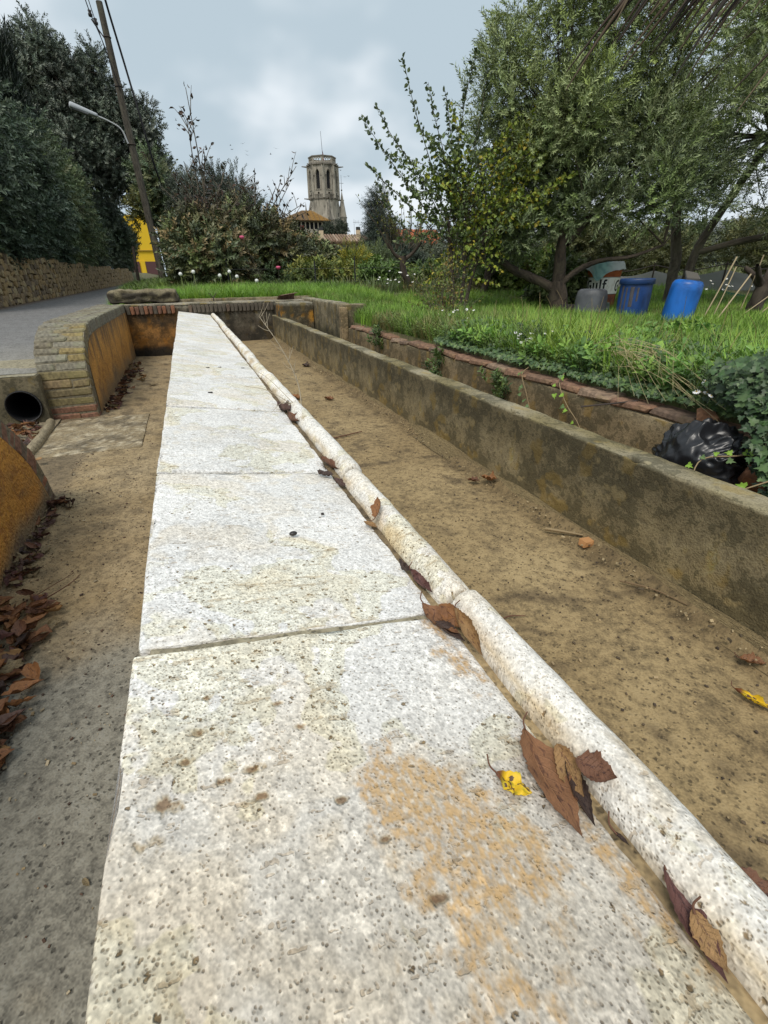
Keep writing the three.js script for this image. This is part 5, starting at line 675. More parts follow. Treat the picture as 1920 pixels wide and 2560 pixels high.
{ // tiled farmhouse with two chimneys
  const t = thing('tiled_house', 'low stone house with a long weathered tile roof in the middle distance', 'house', [13.4, 0, -44.6]); t.rotation.y = -0.1; part(t, 'wall', boxg(5.2, 3.4, 3.4, 0, 2.15, -1.9), mat(tTower, { color: [0.36, 0.29, 0.21] })); tiledRoof(t, 5.6, 2.2, 0.62, 3.72, roofMats, 92); for (const [x, y] of [[0.15, 3.25], [-1.6, 3.2]]) { const wv = part(t, 'window', boxg(0.36, 0.55, 0.06, x, y, -0.19), flat(0.03, 0.05, 0.07, { roughness: 0.2 })); part(wv, 'frame', boxg(0.5, 0.06, 0.1, x, y - 0.3, -0.18), M.tower); }
  const ch = (label, x, z, h) => { const c = thing('chimney', label, 'chimney', [x, 3.95, z]); part(c, 'stack', boxg(0.32, h, 0.32, 0, h / 2, 0), flat(0.62, 0.48, 0.32)); part(c, 'pot', boxg(0.30, 0.24, 0.30, 0, h + 0.12, 0), flat(0.04, 0.038, 0.038)); }; ch('cream chimney with dark cap at the left end of the tiled roof', 11.42, -44.4, 0.62); ch('cream chimney with dark cap at the right end of the tiled roof', 15.0, -45.4, 0.78);
  single('television_antenna', merge([tube([V(0, 0, 0), V(0, 1.5, 0)], 0.015, 0.012, { rs: 5 }), tube([V(-0.1, 1.25, 0), V(0.45, 1.28, 0)], 0.012, 0.012, { rs: 4 }), ...[0, 0.14, 0.28, 0.42].map((x) => tube([V(x, 1.12, 0), V(x, 1.42, 0)], 0.008, 0.008, { rs: 4 }))]), flat(0.2, 0.2, 0.21), 'thin television antenna on the tiled house beside the right chimney', 'antenna', [14.85, 4.1, -46]);
  const o = thing('orange_roof_house', 'house with a bright orange roof half hidden behind the sapling', 'house', [21.5, 0, -46]); part(o, 'wall', boxg(4.6, 3.6, 3.4, 0, 2.0, -1.9), flat(0.42, 0.35, 0.26)); tiledRoof(o, 4.9, 2.2, 1.2, 3.75, [[0.45, 0.14, 0.06], [0.58, 0.19, 0.08], [0.50, 0.15, 0.06]].map((c) => mat(tTile, { color: c })), 93);
  const b = thing('beige_house', 'beige house with a low tile roof behind the dark conifer', 'house', [17.6, 0, -50]); part(b, 'wall', boxg(4.5, 3.8, 3.4, 0, 2.1, -1.9), flat(0.40, 0.33, 0.24)); tiledRoof(b, 4.8, 2.2, 0.7, 4.0, roofMats, 94);
}
{ // yellow house with two garage doors
  const t = thing('yellow_house', 'bright yellow house with two brown garage doors at the end of the road', 'house', [-5.4, 0, -90]); const y = flat(0.72, 0.46, 0.02); part(t, 'wall', boxg(5.2, 8.6, 5, 0, 5.4, -2.6), y); part(t, 'pilaster', boxg(0.62, 2.6, 0.16, 0.1, 2.4, 0), y); part(t, 'cornice', boxg(5.3, 0.12, 0.2, 0, 5.1, 0), flat(0.30, 0.19, 0.03)); for (const x of [-1.25, 1.35]) part(t, 'garage_door', boxg(1.75, 2.55, 0.1, x, 2.35, -0.02), flat(0.10, 0.045, 0.045)); part(t, 'window', boxg(0.8, 1.1, 0.1, -1.3, 7.0, -0.04), M.hole);
}

// ---------------------------------------------------------------- vegetation
const leafMat = (t = 0.25) => (t ? new THREE.MeshPhysicalMaterial({ vertexColors: true, roughness: 0.68, side: THREE.DoubleSide, transmission: t, thickness: 0 }) : new THREE.MeshStandardMaterial({ vertexColors: true, roughness: 0.52, side: THREE.DoubleSide }));
const LM = leafMat(0), LT = leafMat(0.3);
// one leaf along +y, folded on its midrib
function leafTris(L, W, o, dir, up, fold, c, out, rich) {
  const side = V().crossVectors(dir, up).normalize(), nn = V().crossVectors(side, dir).normalize(), pt = (t, s, h) => o.clone().addScaledVector(dir, t * L).addScaledVector(side, s * W / 2).addScaledVector(nn, h * W);
  const a = pt(0, 0, 0), tip = pt(1, 0, rich ? -0.25 : -0.1), push = (...v) => { for (const q of v) { out.p.push(q.x, q.y, q.z); out.c.push(...c); } };
  if (rich) { const l1 = pt(0.28, -0.85, fold), r1 = pt(0.28, 0.85, fold), l2 = pt(0.62, -0.9, fold * 0.8), r2 = pt(0.62, 0.9, fold * 0.8), m = pt(0.5, 0, 0); push(a, m, l1, l1, m, l2, l2, m, tip, a, r1, m, r1, r2, m, r2, tip, m); }
  else { const l = pt(0.45, -1, fold), r = pt(0.45, 1, fold); push(a, tip, l, a, r, tip); }
}
function finish(out) { const g = new THREE.BufferGeometry(); g.setAttribute('position', new THREE.Float32BufferAttribute(out.p, 3)); g.setAttribute('color', new THREE.Float32BufferAttribute(out.c, 3)); g.computeVertexNormals(); return g; }
function sprig(seed, { n = 12, len = 0.25, L = 0.06, W = 0.02, out = 0.8, fold = 0.15, rich = false, jit = 0.3, start = 0.1, stem = 0.003, stemC = [0.5, 0.45, 0.35], whorl = 2.4, vary = 0.35, droop = 0 }) {
  const r = rng(seed), o = { p: [], c: [] };
  for (let i = 0; i < n; i++) { const t = start + (1 - start) * (i + r() * 0.6) / n, a = i * whorl + r() * 0.8, d = V(Math.cos(a) * out, 1 - 0.25 * out + (r() - 0.5) * jit - droop, Math.sin(a) * out).normalize(), k = 1 - vary / 2 + vary * r(), bend = 0.06 * len; leafTris(L * (0.75 + 0.5 * r()), W * (0.8 + 0.4 * r()), V(bend * Math.sin(t * 3), t * len, 0), d, V(d.x * -d.y + (r() - 0.5) * 0.6, 1 - d.y * d.y + 0.1, d.z * -d.y + (r() - 0.5) * 0.6), fold, [k, k, k * (0.9 + 0.2 * r())], o, rich); }
  if (stem) { const q = [[-stem, 0, 0], [stem, 0, 0], [0, len, 0], [0, 0, -stem], [0, 0, stem], [0, len, 0]]; for (const v of q) { o.p.push(...v); o.c.push(...stemC); } }
  return finish(o);
}
const UP = V(0, 1, 0);
function instances(parent, name, geos, m, items, base = [0, 0, 0], seed = 1) { // shares items between the variants
  geos.forEach((g, k) => {
    const list = items.filter((_, i) => i % geos.length === k), im = new THREE.InstancedMesh(g, m, list.length), q = new THREE.Quaternion(), q2 = new THREE.Quaternion(), M4 = new THREE.Matrix4(), c = new THREE.Color(), r = rng(seed + k), s = V(), p = V();
    list.forEach((it, i) => { q.setFromUnitVectors(UP, it.d); q2.setFromAxisAngle(UP, r() * 6.283); q.multiply(q2); p.set(it.p.x - base[0], it.p.y - base[1], it.p.z - base[2]); im.setMatrixAt(i, M4.compose(p, q, s.setScalar(it.s))); im.setColorAt(i, c.setRGB(...it.c)); });
    im.name = name; im.userData.kind = 'stuff'; shadow(im); parent.add(im);
  });
}
function inBall(r) { let v; do v = V(r() * 2 - 1, r() * 2 - 1, r() * 2 - 1); while (v.lengthSq() > 1 || v.lengthSq() < 1e-4); return v; }
// masses [x, y, z, rx, ry, rz, clumps, clump radius, sprigs per clump]
function crownItems(r, masses, cols, { up = 0.4, rnd = 0.7, outw = 1, scale = [0.8, 1.25], shell = 0.35, flat: fl = 1, tone = 0.25 } = {}) {
  const items = [], centres = [];
  for (const [x, y, z, rx, ry, rz, nc, cr, per, pal] of masses) for (let k = 0; k < nc; k++) {
    const u = inBall(r), l = Math.max(u.length(), 1e-3), f = lerp(0.45, 1, Math.sqrt(r())) / l, cx = x + u.x * f * rx, cy = y + u.y * f * ry, cz = z + u.z * f * rz, kk = 1 - tone / 2 + tone * r(), base = (pal || cols)[r() * (pal || cols).length | 0], R = cr * (0.7 + 0.6 * r()); centres.push(V(cx, cy, cz));
    for (let i = 0; i < per; i++) { const b = inBall(r).normalize(), q = lerp(shell, 1, Math.sqrt(r())), d = b.clone().multiplyScalar(outw).add(V((r() - 0.5) * rnd * 2, up + (r() - 0.5) * rnd, (r() - 0.5) * rnd * 2)).normalize(), j = kk * (0.75 + 0.5 * r()), c = r() < 0.3 ? (pal || cols)[r() * (pal || cols).length | 0] : base; items.push({ p: V(cx + b.x * R * q, cy + b.y * R * q * fl, cz + b.z * R * q), d, s: lerp(scale[0], scale[1], r()), c: [c[0] * j, c[1] * j, c[2] * j] }); }
  }
  return { items, centres };
}
const twigsTo = (from, list, r, r0, r1) => list.map((c) => { const f = from[r() * from.length | 0], m = f.clone().lerp(c, 0.5).add(V((r() - 0.5) * 0.3, 0.1 + 0.1 * r(), (r() - 0.5) * 0.3)); return tube([f, m, c], r0, r1, { rs: 4, seg: 4 }); });
function tree(name, label, category, base, { trunk, r0 = 0.1, r1 = 0.06, limbs = [], masses, geos, m = LM, cols, bark = M.bark, seed = 1, twigR = 0.018, opt = {}, group, twigs = 0.6 }) {
  const t = thing(name, label, category, base, group), r = rng(seed), b = V(...base), rel = (q) => V(q[0] - base[0], q[1] - base[1], q[2] - base[2]);
  if (trunk) part(t, 'trunk', tube(trunk.map(rel), r0, r1, { rs: 10, seg: 18, lump: 0.16, seed }), bark);
  for (const l of limbs) part(t, 'limb', tube(l.p.map(rel), l.r0, l.r1, { rs: 8, seg: 14, lump: 0.14, seed: seed + 3 }), bark);
  const { items, centres } = crownItems(r, masses, cols, opt);
  const froms = limbs.length ? limbs.map((l) => V(...l.p[l.p.length - 1])) : trunk ? [V(...trunk[trunk.length - 1])] : null;
  if (froms && twigs) { const near = centres.filter(() => r() < twigs), gs = near.map((c) => { const f = froms.reduce((a, q) => (q.distanceToSquared(c) < a.distanceToSquared(c) ? q : a)), mid = f.clone().lerp(c, 0.5).add(V((r() - 0.5) * 0.4, 0.12, (r() - 0.5) * 0.4)); return tube([f.clone().sub(b), mid.sub(b), c.clone().sub(b)], twigR, twigR * 0.35, { rs: 4, seg: 4 }); }); if (gs.length) { const w = part(t, 'branches', merge(gs), bark); w.userData.kind = 'stuff'; } }
  instances(t, 'crown', geos, m, items, base, seed); return t;
}
// ---- the two big olives
const oliveSprigs = [1, 2, 3].map((s) => sprig(s, { n: 20, len: 0.22, L: 0.05, W: 0.0125, out: 0.8, fold: 0.1, whorl: 1.571 + 0.2 }));
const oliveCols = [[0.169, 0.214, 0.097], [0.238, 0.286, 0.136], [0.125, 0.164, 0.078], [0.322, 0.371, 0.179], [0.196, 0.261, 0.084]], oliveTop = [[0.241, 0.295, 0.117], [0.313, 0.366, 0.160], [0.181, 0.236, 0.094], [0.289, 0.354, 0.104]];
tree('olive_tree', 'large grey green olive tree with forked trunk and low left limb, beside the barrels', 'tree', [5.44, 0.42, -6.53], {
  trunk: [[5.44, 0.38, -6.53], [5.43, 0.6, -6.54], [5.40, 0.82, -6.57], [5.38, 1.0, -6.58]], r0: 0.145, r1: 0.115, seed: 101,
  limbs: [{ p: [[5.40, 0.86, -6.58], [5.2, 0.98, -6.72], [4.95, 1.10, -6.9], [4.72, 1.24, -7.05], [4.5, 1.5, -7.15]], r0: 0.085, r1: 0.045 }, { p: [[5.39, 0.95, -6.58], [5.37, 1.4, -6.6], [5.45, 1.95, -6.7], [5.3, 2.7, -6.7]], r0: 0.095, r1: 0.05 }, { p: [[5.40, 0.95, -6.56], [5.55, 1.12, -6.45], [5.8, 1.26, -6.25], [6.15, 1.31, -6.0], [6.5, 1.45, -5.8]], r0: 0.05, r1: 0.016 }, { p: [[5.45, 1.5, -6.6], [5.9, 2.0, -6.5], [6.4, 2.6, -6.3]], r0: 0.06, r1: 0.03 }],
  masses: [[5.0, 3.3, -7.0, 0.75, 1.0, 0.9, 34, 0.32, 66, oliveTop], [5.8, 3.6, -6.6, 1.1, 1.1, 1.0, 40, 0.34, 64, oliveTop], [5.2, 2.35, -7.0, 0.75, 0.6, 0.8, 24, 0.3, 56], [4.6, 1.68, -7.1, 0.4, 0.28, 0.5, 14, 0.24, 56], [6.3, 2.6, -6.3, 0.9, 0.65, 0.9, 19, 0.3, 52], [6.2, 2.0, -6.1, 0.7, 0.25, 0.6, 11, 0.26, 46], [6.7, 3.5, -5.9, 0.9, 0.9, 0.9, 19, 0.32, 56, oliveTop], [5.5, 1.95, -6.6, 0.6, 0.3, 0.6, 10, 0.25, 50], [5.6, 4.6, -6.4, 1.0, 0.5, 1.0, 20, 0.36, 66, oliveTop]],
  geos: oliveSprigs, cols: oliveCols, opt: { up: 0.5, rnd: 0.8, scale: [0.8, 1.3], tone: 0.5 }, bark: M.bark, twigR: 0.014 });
tree('olive_tree', 'tall olive tree with twin pale trunks growing behind the bright blue barrel', 'tree', [8.4, 0.5, -7.1], {
  trunk: [[8.4, 0.4, -7.1], [8.38, 0.8, -7.12], [8.36, 1.3, -7.14], [8.25, 1.9, -7.2], [8.2, 2.6, -7.2]], r0: 0.11, r1: 0.06, seed: 103, bark: M.greyBark,
  limbs: [{ p: [[8.48, 0.4, -7.02], [8.56, 0.9, -7.0], [8.62, 1.5, -6.95], [8.9, 2.2, -6.8], [9.2, 3.0, -6.6]], r0: 0.09, r1: 0.05 }, { p: [[8.6, 1.4, -6.95], [9.2, 1.6, -6.3], [9.7, 1.55, -5.7], [10.0, 1.25, -5.4]], r0: 0.05, r1: 0.06 }],
  masses: [[8.2, 3.3, -7.0, 1.2, 0.9, 1.2, 21, 0.36, 50], [9.2, 3.8, -6.2, 1.4, 1.1, 1.3, 26, 0.36, 50], [9.6, 2.5, -5.4, 1.2, 0.5, 1.0, 20, 0.34, 48], [10.3, 3.3, -4.8, 1.3, 1.1, 1.2, 17, 0.36, 48], [8.0, 2.3, -6.4, 0.7, 0.35, 0.6, 11, 0.3, 40], [9.0, 5.2, -6.0, 1.7, 0.7, 1.5, 34, 0.44, 60, oliveTop], [10.6, 2.0, -4.6, 0.8, 0.5, 0.7, 14, 0.34, 50], [9.4, 2.0, -6.0, 0.7, 0.2, 0.6, 7, 0.28, 36]],
  geos: oliveSprigs, cols: oliveCols, opt: { up: 0.5, rnd: 0.8, scale: [0.95, 1.5], tone: 0.5 }, twigR: 0.016 });
// ---- saplings by the garden wall: every shoot carries its own leaves
const quinceLeaf = [1, 2].map((s) => sprig(40 + s, { n: 1, len: 0.001, L: 0.062, W: 0.036, out: 0.3, fold: 0.18, rich: true, stem: 0, start: 0 }));
function shoots(t, base, list, r, { leafC, every = 0.045, from = 0.25, sc = [0.75, 1.2], bark, rad = 0.008, name = 'shoot', geos = quinceLeaf, m = LT, kindC, side = 0.018 }) {
  const items = [], gs = [];
  for (const { p, c, dens = 1, f = from, rr = rad } of list) {
    const pts = p.map((q) => V(q[0] - base[0], q[1] - base[1], q[2] - base[2])), cv = new THREE.CatmullRomCurve3(pts), L = cv.getLength(), n = Math.round(L / every * dens); gs.push([pts, rr]);
    for (let i = 0; i < n; i++) { const u = f + (1 - f) * (i + r()) / n, q = cv.getPointAt(Math.min(u, 1)), tg = cv.getTangentAt(Math.min(u, 1)), o = inBall(r).normalize(), pal = c || leafC, k = 0.7 + 0.6 * r(), cc = pal[r() * pal.length | 0], spread = (1 - u) * side * 3 + side; items.push({ p: q.clone().addScaledVector(o, spread * r()), d: o.multiplyScalar(0.9).addScaledVector(tg, 0.55).add(V(0, -0.15, 0)).normalize(), s: lerp(sc[0], sc[1], r()), c: [cc[0] * k, cc[1] * k, cc[2] * k] }); }
  }
  for (const [pts, rr] of gs) part(t, name, tube(pts, rr, rr * 0.35, { rs: 5, seg: pts.length * 4 }), bark);
  instances(t, 'foliage', geos, m, items, [0, 0, 0], 7);
}
{
  const base = [3.85, 0.48, -7.0], t = thing('quince_sapling', 'multi stemmed fruit sapling with long leafy shoots and yellowing leaves, before the olive', 'tree', base), r = rng(111), rel = (q) => V(q[0] - base[0], q[1] - base[1], q[2] - base[2]);
  for (const [pts, a, b] of [[[[3.82, 0.4, -7.04], [3.82, 0.8, -7.04], [3.77, 1.31, -7.06], [3.72, 1.8, -7.08]], 0.042, 0.026], [[[3.95, 0.4, -6.95], [4.0, 0.8, -6.93], [4.1, 1.25, -6.9], [4.22, 1.7, -6.8]], 0.034, 0.02], [[[3.88, 0.4, -6.98], [3.93, 0.9, -6.96], [3.96, 1.5, -6.96], [3.92, 2.0, -6.98]], 0.03, 0.018]]) part(t, 'trunk', tube(pts.map(rel), a, b, { rs: 8, seg: 14, lump: 0.12 }), M.darkBark);
  const G = [[0.135, 0.195, 0.053], [0.105, 0.150, 0.053], [0.180, 0.232, 0.060], [0.083, 0.120, 0.045]], Y = [[0.26, 0.33, 0.04], [0.19, 0.27, 0.035], [0.360, 0.375, 0.030], [0.255, 0.315, 0.030], [0.195, 0.270, 0.038], [0.450, 0.360, 0.030], [0.300, 0.360, 0.045]], D = [[0.068, 0.098, 0.045], [0.090, 0.128, 0.053], [0.120, 0.150, 0.060]];
  const L = [], S = (p, c, dens = 1, rr) => L.push({ p, c, dens, rr });
  S([[3.75, 1.5, -7.07], [3.3, 2.1, -7.3], [2.9, 2.6, -7.45], [2.59, 3.02, -7.57]], D, 1.2); S([[3.7, 1.7, -7.1], [3.3, 2.4, -7.3], [2.95, 2.85, -7.45], [2.80, 3.12, -7.5]], D, 1.1); S([[3.5, 1.7, -7.2], [3.1, 2.1, -7.4], [2.8, 2.35, -7.5], [2.66, 2.48, -7.55]], D, 1.3); S([[3.4, 1.6, -7.2], [3.1, 1.75, -7.35], [2.9, 2.05, -7.45], [2.75, 2.3, -7.5]], D, 1.2);
  S([[3.76, 1.6, -7.08], [3.5, 2.4, -7.2], [3.25, 3.1, -7.3], [3.11, 3.6, -7.37]], D, 0.8); S([[3.8, 1.7, -7.05], [3.65, 2.5, -7.12], [3.5, 3.0, -7.2], [3.42, 3.35, -7.25]], D, 1.1); S([[3.8, 1.8, -7.05], [3.8, 2.6, -7.05], [3.85, 3.2, -7.0], [3.95, 3.62, -6.96]], D, 1.3); S([[3.9, 1.8, -6.98], [3.75, 2.5, -7.07], [3.66, 3.0, -7.1], [3.61, 3.26, -7.14]], D, 1.1); S([[3.95, 2.0, -6.97], [3.98, 2.6, -6.95], [4.05, 3.1, -6.9], [4.08, 3.5, -6.88]], D, 1.2);
  for (let i = 0; i < 95; i++) { const a = r(), s = [lerp(3.7, 4.2, a), 1.2 + 0.9 * r(), lerp(-7.05, -6.8, a)], w = r(), e = [lerp(3.0, 4.75, w) + 0.3 * (r() - 0.5), s[1] + 0.1 + 1.0 * r() * (1 - Math.abs(w - 0.4) * 0.6), lerp(-7.4, -6.4, w) + 0.4 * (r() - 0.5)]; S([s, [(s[0] + e[0]) / 2, (s[1] + e[1]) / 2 + 0.12, (s[2] + e[2]) / 2], e], w > 0.5 ? (r() < 0.75 ? Y : G) : w > 0.28 ? (r() < 0.35 ? Y : G) : r() < 0.8 ? G : Y, 1.15, 0.006); }
  for (const e of [[5.09, 2.31, -6.17], [4.95, 2.2, -6.2], [4.75, 2.75, -6.4], [4.6, 3.0, -6.5], [4.85, 2.0, -6.3], [4.65, 2.35, -6.45], [4.5, 2.65, -6.55], [4.9, 1.75, -6.3]]) S([[4.2, 1.6, -6.8], [(4.2 + e[0]) / 2, (1.6 + e[1]) / 2 + 0.05, (-6.8 + e[2]) / 2], e], Y, 1.5);
  for (let i = 0; i < 12; i++) { const w = r(), e = [lerp(3.3, 4.5, w), 0.95 + 0.5 * r(), lerp(-7.3, -6.6, w)]; S([[3.85 + 0.1 * (r() - 0.5), 1.0 + 0.2 * r(), -7.0], [lerp(3.85, e[0], 0.5), e[1] + 0.1, lerp(-7, e[2], 0.5)], e], Y, 0.9, 0.005); }
  shoots(t, base, L, r, { bark: M.darkBark, every: 0.021, sc: [0.75, 1.3] });
}
{ // leaning tree with bare twigs
  const base = [4.9, 0.66, -11], t = thing('leaning_tree', 'small dark trunked tree leaning left with bare twiggy crown at the brick edging', 'tree', base), r = rng(113), rel = (q) => V(q[0] - base[0], q[1] - base[1], q[2] - base[2]); part(t, 'trunk', tube([[4.98, 0.6, -11], [4.85, 0.9, -11], [4.68, 1.2, -11], [4.66, 1.5, -11]].map(rel), 0.085, 0.07, { rs: 9, seg: 12, lump: 0.25 }), M.darkBark);
  for (const e of [[4.3, 1.75, -11], [5.05, 1.75, -10.9]]) part(t, 'limb', tube([[4.66, 1.42, -11], [(4.66 + e[0]) / 2, 1.52, -11], e].map(rel), 0.05, 0.03, { rs: 7, lump: 0.2 }), M.darkBark);
  const L = []; for (let i = 0; i < 46; i++) { const w = r(), s = [lerp(4.3, 5.05, w), 1.6 + 0.2 * r(), -11], e = [s[0] + (w - 0.5) * 1.0 + 0.5 * (r() - 0.5), 2.0 + 0.75 * r(), -11 + 0.8 * (r() - 0.5)]; L.push({ p: [s, [(s[0] + e[0]) / 2 + 0.08, (s[1] + e[1]) / 2 - 0.03, (s[2] + e[2]) / 2], e], dens: r() < 0.6 ? 0.25 : 1.1, c: [[0.17, 0.19, 0.03], [0.10, 0.12, 0.03], [0.22, 0.2, 0.04]] }); } shoots(t, base, L, r, { bark: M.greyBark, rad: 0.009, every: 0.07, sc: [0.8, 1.3] });
}
const broad = [1, 2, 3].map((s) => sprig(60 + s, { n: 10, len: 0.26, L: 0.11, W: 0.055, out: 0.95, fold: 0.16, rich: false })), dense = [1, 2, 3].map((s) => sprig(70 + s, { n: 16, len: 0.34, L: 0.10, W: 0.042, out: 0.9, fold: 0.14 })), fine = [1, 2, 3].map((s) => sprig(80 + s, { n: 18, len: 0.34, L: 0.085, W: 0.02, out: 0.7, fold: 0.1 })), cyp = [1, 2].map((s) => sprig(90 + s, { n: 22, len: 0.5, L: 0.16, W: 0.03, out: 0.45, fold: 0.1, whorl: 1.9 })), needle = [1, 2].map((s) => sprig(95 + s, { n: 24, len: 0.5, L: 0.15, W: 0.018, out: 0.9, fold: 0.05, whorl: 1.2 }));
// ---- fruit trees behind the wash place
{
  const dk = [[0.086, 0.108, 0.049], [0.116, 0.139, 0.058], [0.163, 0.163, 0.068], [0.068, 0.086, 0.043], [0.231, 0.173, 0.077], [0.143, 0.173, 0.058]], br = [[0.128, 0.109, 0.051], [0.076, 0.076, 0.038], [0.178, 0.121, 0.057], [0.096, 0.102, 0.038], [0.064, 0.070, 0.036]];
  const bare = (t, base, from, list, r, dens = 0.3) => { const L = list.map((e) => ({ p: [from, [lerp(from[0], e[0], 0.5) + 0.15 * (r() - 0.5), lerp(from[1], e[1], 0.5) + 0.1, lerp(from[2], e[2], 0.5)], e], dens: dens * (0.4 + r()), rr: 0.022 })); for (const l of [...L]) { const c = new THREE.CatmullRomCurve3(l.p.map((q) => V(...q))); for (let i = 0; i < 5; i++) { const u = 0.35 + 0.6 * r(), s = c.getPointAt(u), e = s.clone().add(V((r() - 0.5) * 0.9, 0.15 + 0.45 * r(), (r() - 0.5) * 0.5)); L.push({ p: [s.toArray(), s.clone().lerp(e, 0.5).add(V(0, 0.04, 0)).toArray(), e.toArray()], dens: dens * 1.4, rr: 0.011 }); } } shoots(t, base, L, r, { bark: M.greyBark, every: 0.11, geos: leafBig, m: LM, c: br, leafC: [[0.05, 0.04, 0.03], [0.07, 0.06, 0.03], [0.10, 0.06, 0.04]], sc: [0.8, 1.2], side: 0.02, from: 0.3, name: 'bare_branch' }); };
  const leafBig = [sprig(44, { n: 1, len: 0.001, L: 0.13, W: 0.055, out: 0.3, fold: 0.3, rich: true, stem: 0, start: 0 })];
  let b = [0.75, 0.82, -14.6], t = tree('persimmon_tree', 'dense dark fruit tree with a tall bare leader shoot, left of centre behind the wall', 'tree', b, { trunk: [[0.75, 0.7, -14.6], [0.78, 1.2, -14.6], [0.8, 1.8, -14.6]], r0: 0.09, r1: 0.07, masses: [[0.55, 1.6, -14.4, 0.65, 0.6, 0.7, 30, 0.26, 50], [0.95, 1.45, -14.3, 0.55, 0.55, 0.6, 22, 0.24, 52], [0.2, 1.6, -14.6, 0.28, 0.6, 0.5, 12, 0.22, 50], [0.6, 2.3, -14.6, 0.5, 0.3, 0.5, 6, 0.2, 20, br]], geos: dense, cols: dk, seed: 121, bark: M.greyBark, opt: { tone: 0.6 } });
  bare(t, b, [0.85, 2.0, -14.6], [[0.80, 4.98, -14.5], [0.72, 4.4, -14.5], [0.15, 3.4, -14.6], [0.35, 3.2, -14.5], [1.35, 3.3, -14.5], [-0.1, 3.1, -14.6], [1.2, 2.9, -14.5], [0.5, 3.6, -14.5], [1.0, 3.8, -14.5], [1.7, 2.9, -14.5]], rng(122), 0.5);
  b = [1.85, 0.86, -16.2]; t = tree('persimmon_tree', 'brown leaved fruit tree with clear crooked trunk, standing on the grass', 'tree', b, { trunk: [[1.85, 0.8, -16.2], [1.83, 1.2, -16.2], [1.9, 1.55, -16.2], [2.2, 1.68, -16.2]], r0: 0.085, r1: 0.07, limbs: [{ p: [[1.88, 1.5, -16.2], [1.75, 1.9, -16.2], [1.5, 2.3, -16.2]], r0: 0.06, r1: 0.03 }, { p: [[2.0, 1.6, -16.2], [2.5, 1.8, -16.1], [2.9, 2.2, -16.1]], r0: 0.05, r1: 0.03 }], masses: [[2.0, 2.15, -16.2, 1.0, 0.5, 0.8, 28, 0.26, 36], [1.5, 1.9, -16.0, 0.5, 0.45, 0.6, 13, 0.25, 46, dk], [2.8, 1.95, -16.2, 0.55, 0.5, 0.6, 15, 0.25, 42], [1.9, 2.65, -16.2, 0.8, 0.3, 0.6, 7, 0.22, 20]], geos: dense, cols: [...dk, ...br], seed: 123, bark: M.greyBark, opt: { tone: 0.6 } });
  bare(t, b, [2.2, 1.9, -16.2], [[2.36, 3.8, -16], [2.9, 3.4, -16], [3.52, 3.9, -16], [3.3, 3.5, -16], [1.6, 3.4, -16], [2.0, 3.5, -16], [3.6, 3.0, -16], [1.2, 3.0, -16], [3.9, 2.9, -16]], rng(124), 0.35);
  tree('fruit_bush', 'low bushy dark fruit tree beside the yellow green plot, behind the grass', 'tree', [3.6, 0.88, -17], { trunk: [[3.6, 0.8, -17], [3.55, 1.2, -17]], r0: 0.07, r1: 0.05, masses: [[3.4, 1.65, -17, 0.8, 0.55, 0.7, 28, 0.27, 54], [4.3, 1.5, -17.2, 0.7, 0.35, 0.6, 16, 0.25, 46], [4.95, 1.3, -17.4, 0.45, 0.3, 0.5, 9, 0.22, 40, [[0.13, 0.12, 0.03], [0.09, 0.10, 0.03]]]], geos: broad, cols: [...dk, [0.09, 0.115, 0.035]], seed: 125, bark: M.greyBark, opt: { tone: 0.6 } });
  tree('round_olive', 'rounded silvery olive tree behind the fruit trees, left of the tower', 'tree', [1.7, 0.95, -20.5], { trunk: [[1.7, 0.9, -20.5], [1.7, 1.8, -20.5]], r0: 0.14, r1: 0.1, masses: [[1.6, 2.95, -20.5, 1.5, 1.3, 1.2, 76, 0.34, 48]], geos: fine, cols: [[0.085, 0.105, 0.075], [0.115, 0.135, 0.10], [0.065, 0.085, 0.06]], seed: 126, opt: { up: 0.7, tone: 0.4 } });
}
